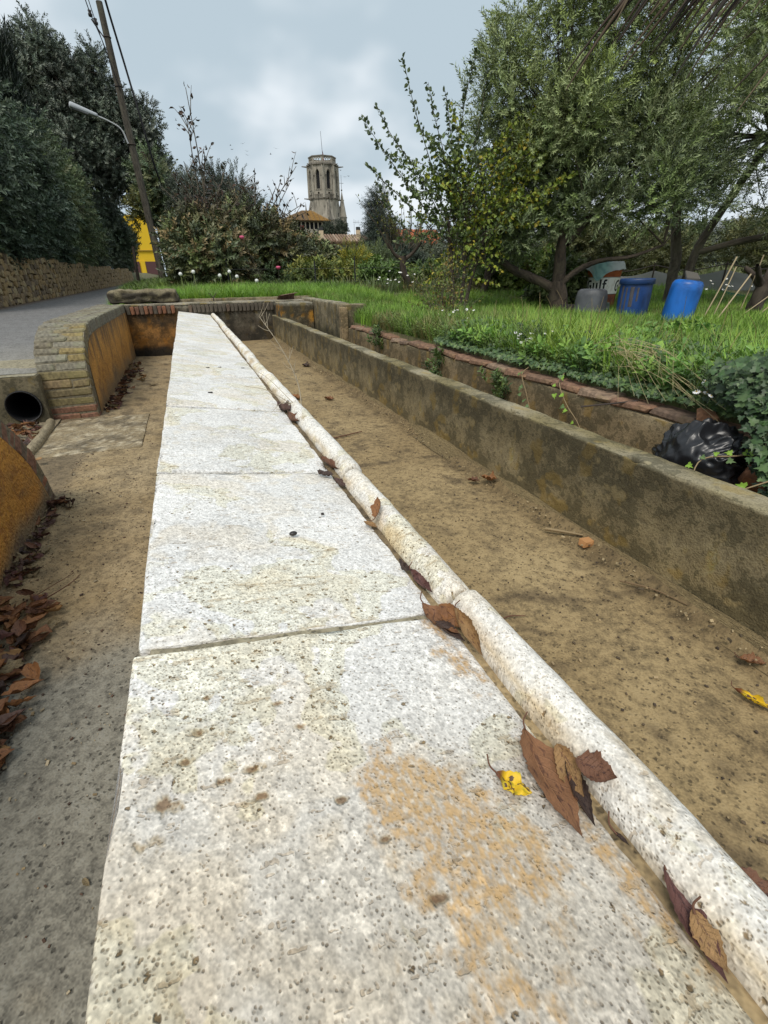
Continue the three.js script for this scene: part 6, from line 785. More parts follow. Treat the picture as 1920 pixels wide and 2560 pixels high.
// ---- the dark belt above the road wall
{
  const ivy = [[0.072, 0.107, 0.061], [0.055, 0.088, 0.055], [0.107, 0.149, 0.091], [0.047, 0.072, 0.047], [0.154, 0.192, 0.127]], grn = [[0.150, 0.194, 0.089], [0.119, 0.163, 0.076], [0.194, 0.239, 0.105], [0.105, 0.150, 0.084], [0.224, 0.239, 0.119]], oak = [[0.084, 0.107, 0.076], [0.120, 0.144, 0.100], [0.068, 0.088, 0.062], [0.156, 0.173, 0.133]];
  const hedge = (label, z, x, h, seed, cols, w = 1.6) => tree('laurel_hedge', label, 'hedge', [x, roadY(z) + 0.9, z], { trunk: [[x, roadY(z) + 0.4, z], [x, roadY(z) + 1.6, z]], r0: 0.12, r1: 0.1, masses: [[x, 2.05 + h * 0.36, z, 0.7, h * 0.38, w, 46, 0.42, 46], [x + 0.4, 2.1 + h * 0.16, z, 0.45, h * 0.16, w, 24, 0.36, 46], [x + 0.3, 1.95, z, 0.3, 0.12, w, 12, 0.28, 44]], geos: dense, cols, seed, opt: { tone: 0.7, up: -0.05, scale: [0.75, 1.25] }, twigs: 0.2 });
  hedge('dark ivy clad hedge above the near end of the rubble wall, at the left edge', -12.5, -4.4, 4.3, 131, grn); hedge('dark green hedge above the rubble wall, second clump from the left', -15.2, -4.1, 4.2, 132, ivy); hedge('deep green glossy hedge over the middle of the rubble wall', -18, -3.85, 4.4, 133, ivy); hedge('dark hedge overhanging the far half of the rubble wall', -20.8, -3.75, 4.6, 134, grn); hedge('grey green hedge above the far end of the rubble wall', -23.4, -3.75, 4.0, 135, grn, 1.2); hedge('last dark shrub beyond the rubble wall, left of the yellow house', -29.5, -3.0, 3.8, 137, ivy, 0.8); hedge('shaded hedge at the end of the rubble wall nearest the yellow house', -25.8, -3.85, 3.6, 136, ivy, 1.0);
  const cy = (label, x, z, h, w, seed) => tree('cypress', label, 'tree', [x, 1, z], { trunk: [[x, 0.9, z], [x, h * 0.6, z]], r0: 0.14, r1: 0.05, masses: range(0, 8, 1).map((i) => [x, 1.6 + (h - 1.6) * i / 8, z, w * (1 - 0.09 * i) * 0.8, 0.5, w * (1 - 0.09 * i) * 0.8, 11, 0.3, 34]), geos: cyp, cols: [[0.018, 0.03, 0.02], [0.026, 0.04, 0.026], [0.04, 0.055, 0.035]], seed, opt: { up: 2.2, rnd: 0.4, tone: 0.5, scale: [0.8, 1.2] }, twigs: 0 });
  cy('tall black green cypress at the left edge of the frame', -5.5, -17.5, 8.6, 1.15, 141); cy('second cypress, narrower, beside the tall one', -4.75, -19.5, 7.2, 0.9, 142); cy('short cypress spike among the hedge by the road', -4.1, -21.5, 7.0, 0.8, 143);
  tree('holm_oak', 'big dark holm oak with clumped crown rising above the hedge', 'tree', [-3.9, 1.1, -27], { trunk: [[-3.9, 1, -27], [-3.7, 3, -27], [-3.2, 5, -27.2]], r0: 0.26, r1: 0.16, limbs: [{ p: [[-3.4, 4.3, -27.1], [-2.5, 5.6, -27], [-1.6, 6.6, -27]], r0: 0.13, r1: 0.06 }, { p: [[-3.2, 5, -27.2], [-3.3, 7, -27], [-3.4, 8.3, -27]], r0: 0.12, r1: 0.05 }, { p: [[-3.3, 4.6, -27.1], [-2.0, 5.2, -26.6], [-0.8, 5.9, -26.5]], r0: 0.1, r1: 0.05 }],
    masses: [[-3.5, 8.2, -27, 0.9, 1.3, 1.0, 30, 0.36, 46], [-2.8, 7.3, -27, 0.9, 1.5, 1.0, 36, 0.38, 48], [-2.0, 8.0, -27, 0.55, 1.0, 0.8, 20, 0.34, 44], [-1.3, 6.7, -26.8, 0.8, 1.2, 0.9, 26, 0.34, 38], [-0.55, 6.9, -26.6, 0.55, 0.85, 0.8, 15, 0.32, 40], [-0.45, 5.6, -26.4, 0.55, 0.7, 0.7, 14, 0.32, 38], [-1.4, 5.2, -26.6, 0.9, 0.7, 0.8, 18, 0.34, 36], [-0.6, 4.4, -26, 0.6, 0.55, 0.7, 12, 0.32, 38], [-3.6, 6.0, -26.6, 1.2, 1.6, 1.0, 40, 0.42, 46], [-2.4, 5.4, -26.8, 1.0, 0.9, 0.9, 24, 0.38, 44], [-4.6, 8.6, -27.5, 0.45, 1.1, 0.6, 10, 0.34, 40]], geos: dense, cols: oak, seed: 151, opt: { tone: 0.7 }, bark: M.darkBark, twigR: 0.03, twigs: 0.9 });
  tree('ivy_clad_tree', 'ivy covered tree trunk standing behind the foot of the utility pole', 'tree', [-0.25, 0.9, -21.5], { trunk: [[-0.27, 0.8, -21.5], [-0.3, 2, -21.5], [-0.4, 3.6, -21.5], [-0.5, 5, -21.6]], r0: 0.28, r1: 0.15, masses: [[-0.35, 3.5, -21.4, 0.45, 0.7, 0.4, 18, 0.26, 36], [0.1, 2.7, -21.3, 0.4, 0.6, 0.4, 12, 0.28, 40], [-0.95, 3.2, -21.3, 0.35, 0.22, 0.3, 6, 0.22, 24, [[0.16, 0.16, 0.04], [0.12, 0.125, 0.04]]], [-0.35, 4.3, -21.5, 0.5, 0.5, 0.4, 12, 0.26, 30]], geos: dense, cols: grn, seed: 152, opt: { tone: 0.6 } });
}
// ---- conifers and far growth
{
  const sp = (name, label, x, z, h, w, seed, cols) => tree(name, label, 'tree', [x, 1, z], { trunk: [[x, 0.9, z], [x, h, z]], r0: 0.16, r1: 0.03, masses: range(0, 9, 1).map((i) => [x, 1.9 + (h - 2.0) * i / 9, z, w * (1 - 0.1 * i), 0.12, w * (1 - 0.1 * i), Math.round(11 - i), 0.3, 26]), geos: needle, cols, seed, opt: { up: 0.15, outw: 1, fl: 0.5, tone: 0.5 }, bark: M.greyBark, twigs: 0.3 });
  sp('spruce_tree', 'dark spruce tree with an open pointed top in front of the tiled house', 11.1, -30, 5.3, 0.85, 161, [[0.03, 0.048, 0.034], [0.04, 0.06, 0.04], [0.055, 0.07, 0.05]]); sp('spruce_tree', 'broader dark spruce tree just right of the open topped spruce', 11.9, -30.5, 3.9, 0.95, 162, [[0.03, 0.05, 0.03], [0.045, 0.06, 0.035]]);
  tree('evergreen_bush', 'dark rounded evergreen bush at the foot of the spruces', 'bush', [12.4, 0.95, -29], { masses: [[12.4, 1.7, -29, 1.0, 0.7, 0.8, 26, 0.35, 40]], geos: dense, cols: [[0.035, 0.055, 0.035], [0.05, 0.07, 0.045]], seed: 163 });
  tree('roof_shrub', 'dark shrub crown seen above the tiled roof at the foot of the tower', 'bush', [31, 0.9, -105], { trunk: [[31, 0.9, -105], [31, 8, -105]], r0: 0.2, r1: 0.1, masses: [[30.0, 9.3, -105, 2.6, 1.1, 1.5, 22, 0.8, 50], [28, 8.4, -105, 1.5, 1.0, 1.2, 10, 0.7, 40]], geos: dense.map((g) => g.clone().scale(1.7, 1.7, 1.7)), cols: [[0.04, 0.055, 0.03], [0.055, 0.07, 0.04]], seed: 164 });
  const veg = (label, list, cols, seed, geos = broad, o = {}) => tree('plot_plant', label, 'plant', [list[0][0], 0.8, list[0][2]], { masses: list, geos, cols, seed, m: LT, opt: { tone: 0.5, up: 0.9, ...o } });
  veg('yellow green vegetable growth behind the brick edging, left of the middle post', [[4.0, 1.0, -14.5, 0.8, 0.3, 0.7, 22, 0.22, 40], [3.2, 0.95, -14.6, 0.5, 0.25, 0.6, 10, 0.22, 36]], [[0.19, 0.22, 0.03], [0.13, 0.18, 0.03], [0.24, 0.24, 0.04]], 171); veg('bright golden flowering bush behind the middle post', [[4.9, 1.35, -15.4, 0.42, 0.42, 0.4, 13, 0.22, 44]], [[0.38, 0.33, 0.02], [0.22, 0.25, 0.03], [0.16, 0.2, 0.03]], 172, fine); veg('green vegetable growth behind the brick edging, right of the middle post', [[5.4, 0.95, -13.8, 0.9, 0.25, 0.6, 22, 0.22, 40], [6.6, 0.9, -13.2, 0.8, 0.25, 0.6, 16, 0.22, 40]], [[0.12, 0.20, 0.03], [0.09, 0.16, 0.03], [0.17, 0.22, 0.035]], 173); veg('grey green feathery bush left of the spruces', [[6.1, 1.35, -16.5, 0.55, 0.45, 0.5, 13, 0.24, 40]], [[0.12, 0.16, 0.06], [0.15, 0.18, 0.06]], 174, fine);
  veg('climbing beans on canes seen under the left limb of the olive', [[6.6, 0.95, -10.0, 0.55, 0.5, 0.4, 20, 0.2, 40], [7.3, 0.85, -9.6, 0.5, 0.45, 0.35, 17, 0.2, 40]], [[0.2, 0.31, 0.06], [0.15, 0.24, 0.05], [0.28, 0.34, 0.08], [0.3, 0.27, 0.1]], 175); veg('leafy shrub growing beside the oil drum', [[6.15, 0.85, -7.5, 0.3, 0.4, 0.3, 10, 0.18, 36]], [[0.10, 0.15, 0.04], [0.14, 0.17, 0.05]], 176); veg('hazy olive green thicket behind the net fence', [[11.5, 1.6, -11.5, 2.2, 0.6, 1.2, 34, 0.34, 40], [14, 1.6, -8.5, 1.4, 0.6, 1.8, 30, 0.34, 40], [15.5, 1.7, -5.2, 1.2, 0.6, 1.5, 22, 0.34, 40]], [[0.13, 0.14, 0.04], [0.09, 0.11, 0.03], [0.15, 0.15, 0.05]], 177, dense);
  const bt = thing('bean_canes', 'thin brown canes holding up the bean plants under the olive', 'cane'), r = rng(12); for (let i = 0; i < 9; i++) { const x = 6.3 + 0.12 * i, z = -10.1 + 0.07 * i; part(bt, 'cane', tube([V(x, 0.4, z), V(x + 0.05 * (r() - 0.5), 1.35 + 0.3 * r(), z)], 0.012, 0.009, { rs: 5 }), flat(0.2, 0.14, 0.08)); }
  tree('garden_tree', 'small dark trunked tree standing behind the sapling and left of the olive', 'tree', [5.8, 0.55, -9.35], { trunk: [[5.72, 0.45, -9.35], [5.78, 0.8, -9.35], [5.86, 1.1, -9.35], [5.8, 1.5, -9.4]], r0: 0.085, r1: 0.06, limbs: [{ p: [[5.84, 1.05, -9.35], [6.1, 1.3, -9.3], [6.3, 1.6, -9.3]], r0: 0.05, r1: 0.03 }], masses: [[5.6, 1.9, -9.4, 0.7, 0.45, 0.6, 22, 0.28, 40], [6.3, 2.1, -9.2, 0.6, 0.5, 0.6, 16, 0.28, 40]], geos: oliveSprigs, cols: [[0.07, 0.085, 0.04], [0.05, 0.065, 0.035], [0.11, 0.12, 0.05]], seed: 178, bark: M.darkBark });
  const far = thing('tree_belt', 'far belt of grey green trees closing the gardens', 'wood'); far.userData.kind = 'stuff'; { const rr = rng(181), ms = []; for (let i = 0; i < 46; i++) { const a = lerp(0.1, 1.5, i / 45), d = 34 + 18 * rr(); if (a < 0.44) { ms.push([Math.sin(a) * 60, 1.5, -Math.cos(a) * 60, 2.2, 0.9, 1.5, 7, 0.6, 34]); continue; } ms.push([Math.sin(a) * d, 2.0, -Math.cos(a) * d, 2.4, 1.3, 1.5, 10, 0.7, 36]); } const { items } = crownItems(rr, ms, [[0.07, 0.085, 0.045], [0.09, 0.10, 0.05], [0.055, 0.07, 0.04]], { tone: 0.5, scale: [1.6, 2.4] }); instances(far, 'crown', dense, LM, items, [0, 0, 0], 3); }
  const hx = range(-1.25, 1.75, 0.06), hill = sheet(hx, [0, 0.25, 0.5, 0.75, 1], () => 0), p = hill.attributes.position; for (let i = 0; i < p.count; i++) { const a = p.getX(i), t = p.getZ(i), d = lerp(330, 620, t), k = Math.exp(-(((a - 1.05) / 0.42) ** 2)) * 62 + 4; p.setXYZ(i, Math.sin(a) * d, -2 + t * k * (0.8 + 0.3 * f3(a * 5, t, 1)), -Math.cos(a) * d); } hill.computeVertexNormals(); struct('hills', paint(hill, (x, y, z) => mix3([0.14, 0.155, 0.15], [0.20, 0.21, 0.21], f3(x * 0.02, y * 0.05, z * 0.02) + 0.5)), mat(null, { vertexColors: true, side: THREE.DoubleSide }));
}

// ---------------------------------------------------------------- grass, weeds, ivy
function tuftGeo(seed, { n = 10, h = 0.14, w = 0.006, spread = 0.035, lean = 0.5 }) {
  const r = rng(seed), P = [], C = [];
  for (let i = 0; i < n; i++) {
    const a = r() * 6.283, d = r() * spread, H = h * (0.5 + 0.8 * r()), l = lean * (0.3 + r()) * H, b = a + (r() - 0.5) * 2, x = Math.cos(a) * d, z = Math.sin(a) * d, sx = -Math.sin(b) * w / 2, sz = Math.cos(b) * w / 2, mx = x + Math.cos(b) * l * 0.3, mz = z + Math.sin(b) * l * 0.3, tx = x + Math.cos(b) * l, tz = z + Math.sin(b) * l, k = 0.75 + 0.5 * r();
    const A = [x - sx, -0.01, z - sz], B = [x + sx, -0.01, z + sz], c = [mx - sx * 0.8, H * 0.6, mz - sz * 0.8], e = [mx + sx * 0.8, H * 0.6, mz + sz * 0.8], t = [tx, H * (1 - 0.12 * r()), tz];
    P.push(...A, ...B, ...c, ...B, ...e, ...c, ...c, ...e, ...t); for (let q = 0; q < 9; q++) C.push(k, k, k);
  }
  return finish({ p: P, c: C });
}
const tufts = [1, 2, 3, 4].map((s) => tuftGeo(200 + s, {})), tall = [1, 2, 3].map((s) => tuftGeo(210 + s, { n: 9, h: 0.26, w: 0.008, spread: 0.05, lean: 0.55 })), far = [1, 2].map((s) => tuftGeo(220 + s, { n: 12, h: 0.3, w: 0.02, spread: 0.14, lean: 0.5 }));
const pathK = (x, z) => clamp(blob(x, z, 3.2, -9.6, 1.5, 0.7) + blob(x, z, 5, -9.0, 1.1, 0.45) + blob(x, z, 2.75, -6.9, 0.4, 0.5) * 0.4);
function meadow(name, label, area, n, geos, cols, seed, { s = [0.8, 1.3], keep = () => 1, tilt = 0.2, patch = 1.2 } = {}) {
  const r = rng(seed), items = []; let guard = 0;
  while (items.length < n && guard++ < n * 6) { const x = lerp(area[0], area[1], r()), z = lerp(area[2], area[3], r()); if (r() > keep(x, z)) continue; const q = clamp(f3(x * patch, 3, z * patch, 3) + 0.5), c = cols[Math.min(cols.length - 1, Math.floor(clamp(q * 1.3 - 0.15 + 0.45 * (r() - 0.5), 0, 0.999) * cols.length))], k = 0.75 + 0.5 * r(); items.push({ p: V(x, groundY(x, z), z), d: V((r() - 0.5) * tilt, 1, (r() - 0.5) * tilt).normalize(), s: lerp(s[0], s[1], r()) * (0.75 + 0.5 * q), c: [c[0] * k, c[1] * k, c[2] * k] }); }
  const g = new THREE.Group(); g.name = numbered(name); g.userData.kind = 'stuff'; scene.add(g); tag(g, label, 'grass'); instances(g, 'blades', geos, LT, items, [0, 0, 0], seed); return g;
}
const lawnC = [[0.280, 0.263, 0.079], [0.149, 0.263, 0.035], [0.210, 0.367, 0.038], [0.263, 0.438, 0.049], [0.298, 0.420, 0.052]];
meadow('grass', 'bright green lawn around the barrels and olive trees', [2.2, 11, -9.6, -1.6], 42000, tufts, lawnC, 301, { keep: (x, z) => (1 - 0.93 * pathK(x, z)) * (x > 6.5 ? 0.7 : 1) * (0.3 + 0.7 * sm(0.22, 0.5, f3(x * 1.6, 8, z * 1.6, 3) + 0.5)), s: [0.65, 1.35] });
meadow('grass', 'lush green grass strip just beyond the end wall', [-1.0, 3.6, -12.6, -9.16], 15000, tall, [[0.2, 0.22, 0.04], [0.16, 0.3, 0.03], [0.2, 0.38, 0.03], [0.25, 0.41, 0.04]], 302, { keep: (x, z) => 1 - 0.95 * pathK(x, z), s: [0.5, 1.05] });
meadow('grass', 'rough grass between the path and the fruit trees', [-2, 9, -24, -12], 9000, far, [[0.14, 0.14, 0.04], [0.10, 0.15, 0.03], [0.13, 0.2, 0.03]], 303, { keep: (x, z) => (x < roadEdge(z) + 0.15 ? 0 : 1), s: [0.5, 0.9] });
meadow('grass', 'short grass and weeds behind the raised channel wall', [2.06, 3.2, -9.3, -5.2], 5200, tufts, lawnC, 304, { keep: (x, z) => 1 - 0.8 * pathK(x, z), s: [0.9, 1.5] });
meadow('grass', 'grassy fields far behind the gardens', [3, 60, -60, -10], 9000, far, [[0.13, 0.13, 0.04], [0.10, 0.14, 0.035], [0.16, 0.17, 0.045]], 305, { s: [0.9, 1.8] });
meadow('grass', 'grass growing along the road verge by the utility pole', [-2.0, -0.4, -23, -9.4], 3800, tall, lawnC, 306, { keep: (x, z) => (x > roadEdge(z) + 0.04 ? 1 : 0), s: [0.5, 0.9] });
meadow('grass', 'taller grass tufts among the weeds on top of the garden wall', [2.08, 3.8, -5.5, -0.9], 7500, tall, [[0.34, 0.30, 0.12], ...lawnC], 307, { s: [0.4, 0.95], tilt: 0.7, keep: (x) => 0.25 + 0.75 * sm(3.4, 2.2, x) });
// leafy weeds along the top of the garden wall
const weedA = [1, 2, 3].map((s) => sprig(240 + s, { n: 9, len: 0.12, L: 0.055, W: 0.024, out: 0.95, fold: 0.2, rich: true, jit: 0.3 })), weedB = [1, 2].map((s) => sprig(250 + s, { n: 14, len: 0.26, L: 0.045, W: 0.012, out: 0.8, fold: 0.15 }));
function weeds(label, area, n, geos, cols, seed, { keep = () => 1, s = [0.8, 1.3], lift = 0, m = LT } = {}) {
  const r = rng(seed), items = [], g = new THREE.Group(); g.name = numbered('ground_cover'); g.userData.kind = 'stuff'; scene.add(g); tag(g, label, 'weeds');
  for (let i = 0; i < n * 3 && items.length < n; i++) { const x = lerp(area[0], area[1], r()), z = lerp(area[2], area[3], r()); if (r() > keep(x, z)) continue; const c = cols[r() * cols.length | 0], k = 0.7 + 0.6 * r(); items.push({ p: V(x, Math.max(groundY(x, z), 0.54) + lift * r(), z), d: V((r() - 0.5) * 0.9 - (x < 2.2 ? 0.5 : 0), 1, (r() - 0.5) * 0.9).normalize(), s: lerp(s[0], s[1], r()), c: [c[0] * k, c[1] * k, c[2] * k] }); }
  instances(g, 'leaves', geos, m, items, [0, 0, 0], seed); return g;
}
const wg = [[0.161, 0.323, 0.055], [0.120, 0.248, 0.047], [0.216, 0.389, 0.064], [0.281, 0.431, 0.076], [0.098, 0.194, 0.043]], wd = [[0.060, 0.112, 0.038], [0.045, 0.090, 0.030], [0.083, 0.143, 0.045], [0.120, 0.180, 0.053]];
weeds('broad leaved green weeds along the top of the garden wall', [2.05, 2.9, -3.9, -1.1], 2600, weedA, wg, 311, { s: [0.35, 0.95], lift: 0.1, keep: (x, z) => sm(3.1, 2.3, x) * (0.15 + 0.85 * sm(0.38, 0.62, f3(x * 2.6, 9, z * 2.6, 3) + 0.5)) });
weeds('feathery green weeds crowding the garden wall further along', [2.07, 3.2, -5.6, -1.1], 3600, weedB, [[0.14, 0.22, 0.04], [0.19, 0.26, 0.05], [0.10, 0.17, 0.035]], 312, { s: [0.35, 0.75], keep: (x) => sm(3.3, 2.1, x) });
weeds('lush leafy weeds in front of the canes at the right edge', [2.3, 4.0, -3.0, -0.9], 2300, weedA, wg, 313, { s: [0.4, 1.05], lift: 0.1, keep: (x, z) => sm(0.35, 0.6, f3(x * 2.2, 4, z * 2.2, 3) + 0.5) });
// ivy leaf: five lobes
function ivyLeaf(L, seed) { const r = rng(seed), out = [[0, -0.02], [-0.28, -0.12], [-0.50, 0.08], [-0.30, 0.28], [-0.36, 0.52], [-0.13, 0.55], [0, 1], [0.13, 0.55], [0.36, 0.52], [0.30, 0.28], [0.50, 0.08], [0.28, -0.12]], P = [], C = [], U = []; const c = [0, 0.05, 0.3]; const pt = ([x, y]) => [x * L * (0.95 + 0.1 * r()), 0.10 * L * Math.abs(x) * 2 - 0.12 * L * y * y, y * L]; const q = out.map(pt), m = [0, 0, 0.3 * L]; for (let i = 0; i < q.length; i++) { P.push(...m, ...q[(i + 1) % q.length], ...q[i]); C.push(1.15, 1.15, 1.1, 0.92, 0.92, 0.92, 0.92, 0.92, 0.92); } return finish({ p: P, c: C }); }
const ivyGeos = [1, 2, 3, 4].map((s) => ivyLeaf(0.024 + 0.003 * s, s));
const ivyMats = [[0.035, 0.075, 0.022], [0.05, 0.10, 0.028], [0.075, 0.13, 0.04], [0.026, 0.055, 0.018], [0.10, 0.165, 0.05], [0.2, 0.34, 0.03]].map((c) => { const m = LM.clone(); m.color.setRGB(...c); m.roughness = 0.6; return m; });
function ivySurface(u, v, r) { // u along the wall, v from the bank over the lip and down into the channel
  const z = lerp(0.35, -1.32, u), b = f3(z * 2.2, v * 2, 4, 3), L = 0.55 + 0.45 * sm(0.98, 0.62, u), t = v * L;
  const x = t < 0.5 ? lerp(2.55, 1.93, t / 0.5) : lerp(1.93, 1.72, (t - 0.5) / 0.5), y = t < 0.5 ? lerp(0.94, 0.79, t / 0.5) : lerp(0.79, 0.28, (t - 0.5) / 0.5);
  return V(x - 0.12 * b - 0.05 * sm(0.3, 0.6, t), y + 0.10 * b - 0.05 * sm(0.8, 1, u), z + 0.05 * (r() - 0.5));
}
{
  const t = thing('ivy', 'thick ivy spilling over the garden wall at the right edge of the frame', 'ivy'), r = rng(321), items = [], q = new THREE.Quaternion(), N = V(0, 1, 0), cand = [];
  for (let i = 0; i < 8500; i++) { const u = r(), v = Math.sqrt(r()), p = ivySurface(u, v, r), deep = r() ** 1.3 * 0.12, n = V(-0.75 * sm(0.1, 0.6, v) - 0.15 + (r() - 0.5) * 0.9, 0.75 + (r() - 0.5) * 0.7, 0.35 + (r() - 0.5) * 0.9).normalize(); p.addScaledVector(n, 0.05 - deep); cand.push({ p, d: n, deep, u, v, s: 0.65 + 0.6 * r(), k: r() }); }
  const cam = camera.position, front = cand.filter((c) => c.deep < 0.03 && c.p.z < -0.35).sort((a, b) => a.p.distanceTo(cam) - b.p.distanceTo(cam)).slice(0, 290), set = new Set(front);
  for (const c of front) { const m = part(t, 'leaf', ivyGeos[c.k * 4 | 0], ivyMats[c.k < 0.06 ? 5 : Math.floor(r() * 5)]); m.position.copy(c.p); m.quaternion.setFromUnitVectors(N, c.d).multiply(q.setFromAxisAngle(N, r() * 6.283)); m.scale.setScalar(c.s); }
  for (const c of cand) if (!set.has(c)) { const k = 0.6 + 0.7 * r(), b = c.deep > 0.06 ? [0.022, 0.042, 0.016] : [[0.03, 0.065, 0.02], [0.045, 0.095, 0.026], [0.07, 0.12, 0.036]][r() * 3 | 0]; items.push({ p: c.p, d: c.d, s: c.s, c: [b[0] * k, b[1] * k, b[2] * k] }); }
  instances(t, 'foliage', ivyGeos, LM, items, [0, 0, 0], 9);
  for (let i = 0; i < 16; i++) { const u = r(), p = [0.25, 0.5, 0.75, 1].map((v) => ivySurface(u + 0.05 * (r() - 0.5), v, r)); part(t, 'stem', tube(p, 0.004, 0.002, { rs: 4, seg: 10 }), flat(0.2, 0.15, 0.09)); }
}
{ // darker ivy creeping over the brick top further along
  const t = thing('ivy', 'low dark ivy creeping over the brick top in the middle of the garden wall', 'ivy'), r = rng(331), items = []; const q = new THREE.Quaternion(), N = V(0, 1, 0);
  for (let i = 0; i < 3000; i++) { const z = lerp(-1.25, -4.0, r()), w = r(), x = 1.99 + 0.5 * w * w + 0.04 * f3(z * 3, 1, 2), d = V(-0.6 + (r() - 0.5), 0.9, 0.4 + (r() - 0.5)).normalize(), k = 0.6 + 0.7 * r(), b = wd[r() * 4 | 0]; items.push({ p: V(x, 0.575 + 0.14 * r() * sm(1.95, 2.2, x) + 0.06 * w, z), d, s: 0.6 + 0.5 * r(), c: [b[0] * k, b[1] * k, b[2] * k] }); }
  instances(t, 'foliage', ivyGeos, LM, items, [0, 0, 0], 11);
  const runner = (label, pts, n, seed) => { const g = thing('ivy_runner', label, 'ivy'), rr = rng(seed), cv = new THREE.CatmullRomCurve3(pts.map((p) => V(...p))); part(g, 'stem', tube(pts.map((p) => V(...p)), 0.004, 0.002, { rs: 4, seg: 14 }), flat(0.30, 0.22, 0.12)); for (let i = 0; i < n; i++) { const p = cv.getPointAt((i + 0.5 + 0.4 * rr()) / n), m = part(g, 'leaf', ivyGeos[rr() * 4 | 0], ivyMats[rr() < 0.45 ? 5 : 4]); m.position.copy(p).add(V(-0.02 - 0.02 * rr(), (rr() - 0.5) * 0.03, (rr() - 0.5) * 0.04)); m.quaternion.setFromUnitVectors(N, V(-0.9 + 0.5 * rr(), 0.5, 0.5 * (rr() - 0.2)).normalize()).multiply(q.setFromAxisAngle(N, rr() * 6.283)); m.scale.setScalar(0.7 + 0.35 * rr()); } };
  runner('ivy runner hanging down the garden wall, left of two with bright leaves', [[2.0, 0.56, -2.62], [1.925, 0.53, -2.58], [1.915, 0.42, -2.5], [1.91, 0.3, -2.42]], 9, 1); runner('ivy runner hanging down the garden wall with bright leaves, nearer the black bag', [[2.0, 0.58, -2.28], [1.92, 0.54, -2.22], [1.905, 0.44, -2.12], [1.90, 0.36, -2.0], [1.90, 0.27, -1.93]], 11, 2); runner('yellow green ivy sprays lying over the black bag', [[1.9, 0.53, -1.0], [1.78, 0.50, -1.06], [1.64, 0.49, -1.1], [1.56, 0.42, -1.06]], 9, 3); runner('long bare runner trailing from the ivy over the front of the black bag', [[1.92, 0.62, -0.8], [1.78, 0.52, -0.86], [1.62, 0.45, -0.92], [1.5, 0.40, -0.98]], 7, 4);
}
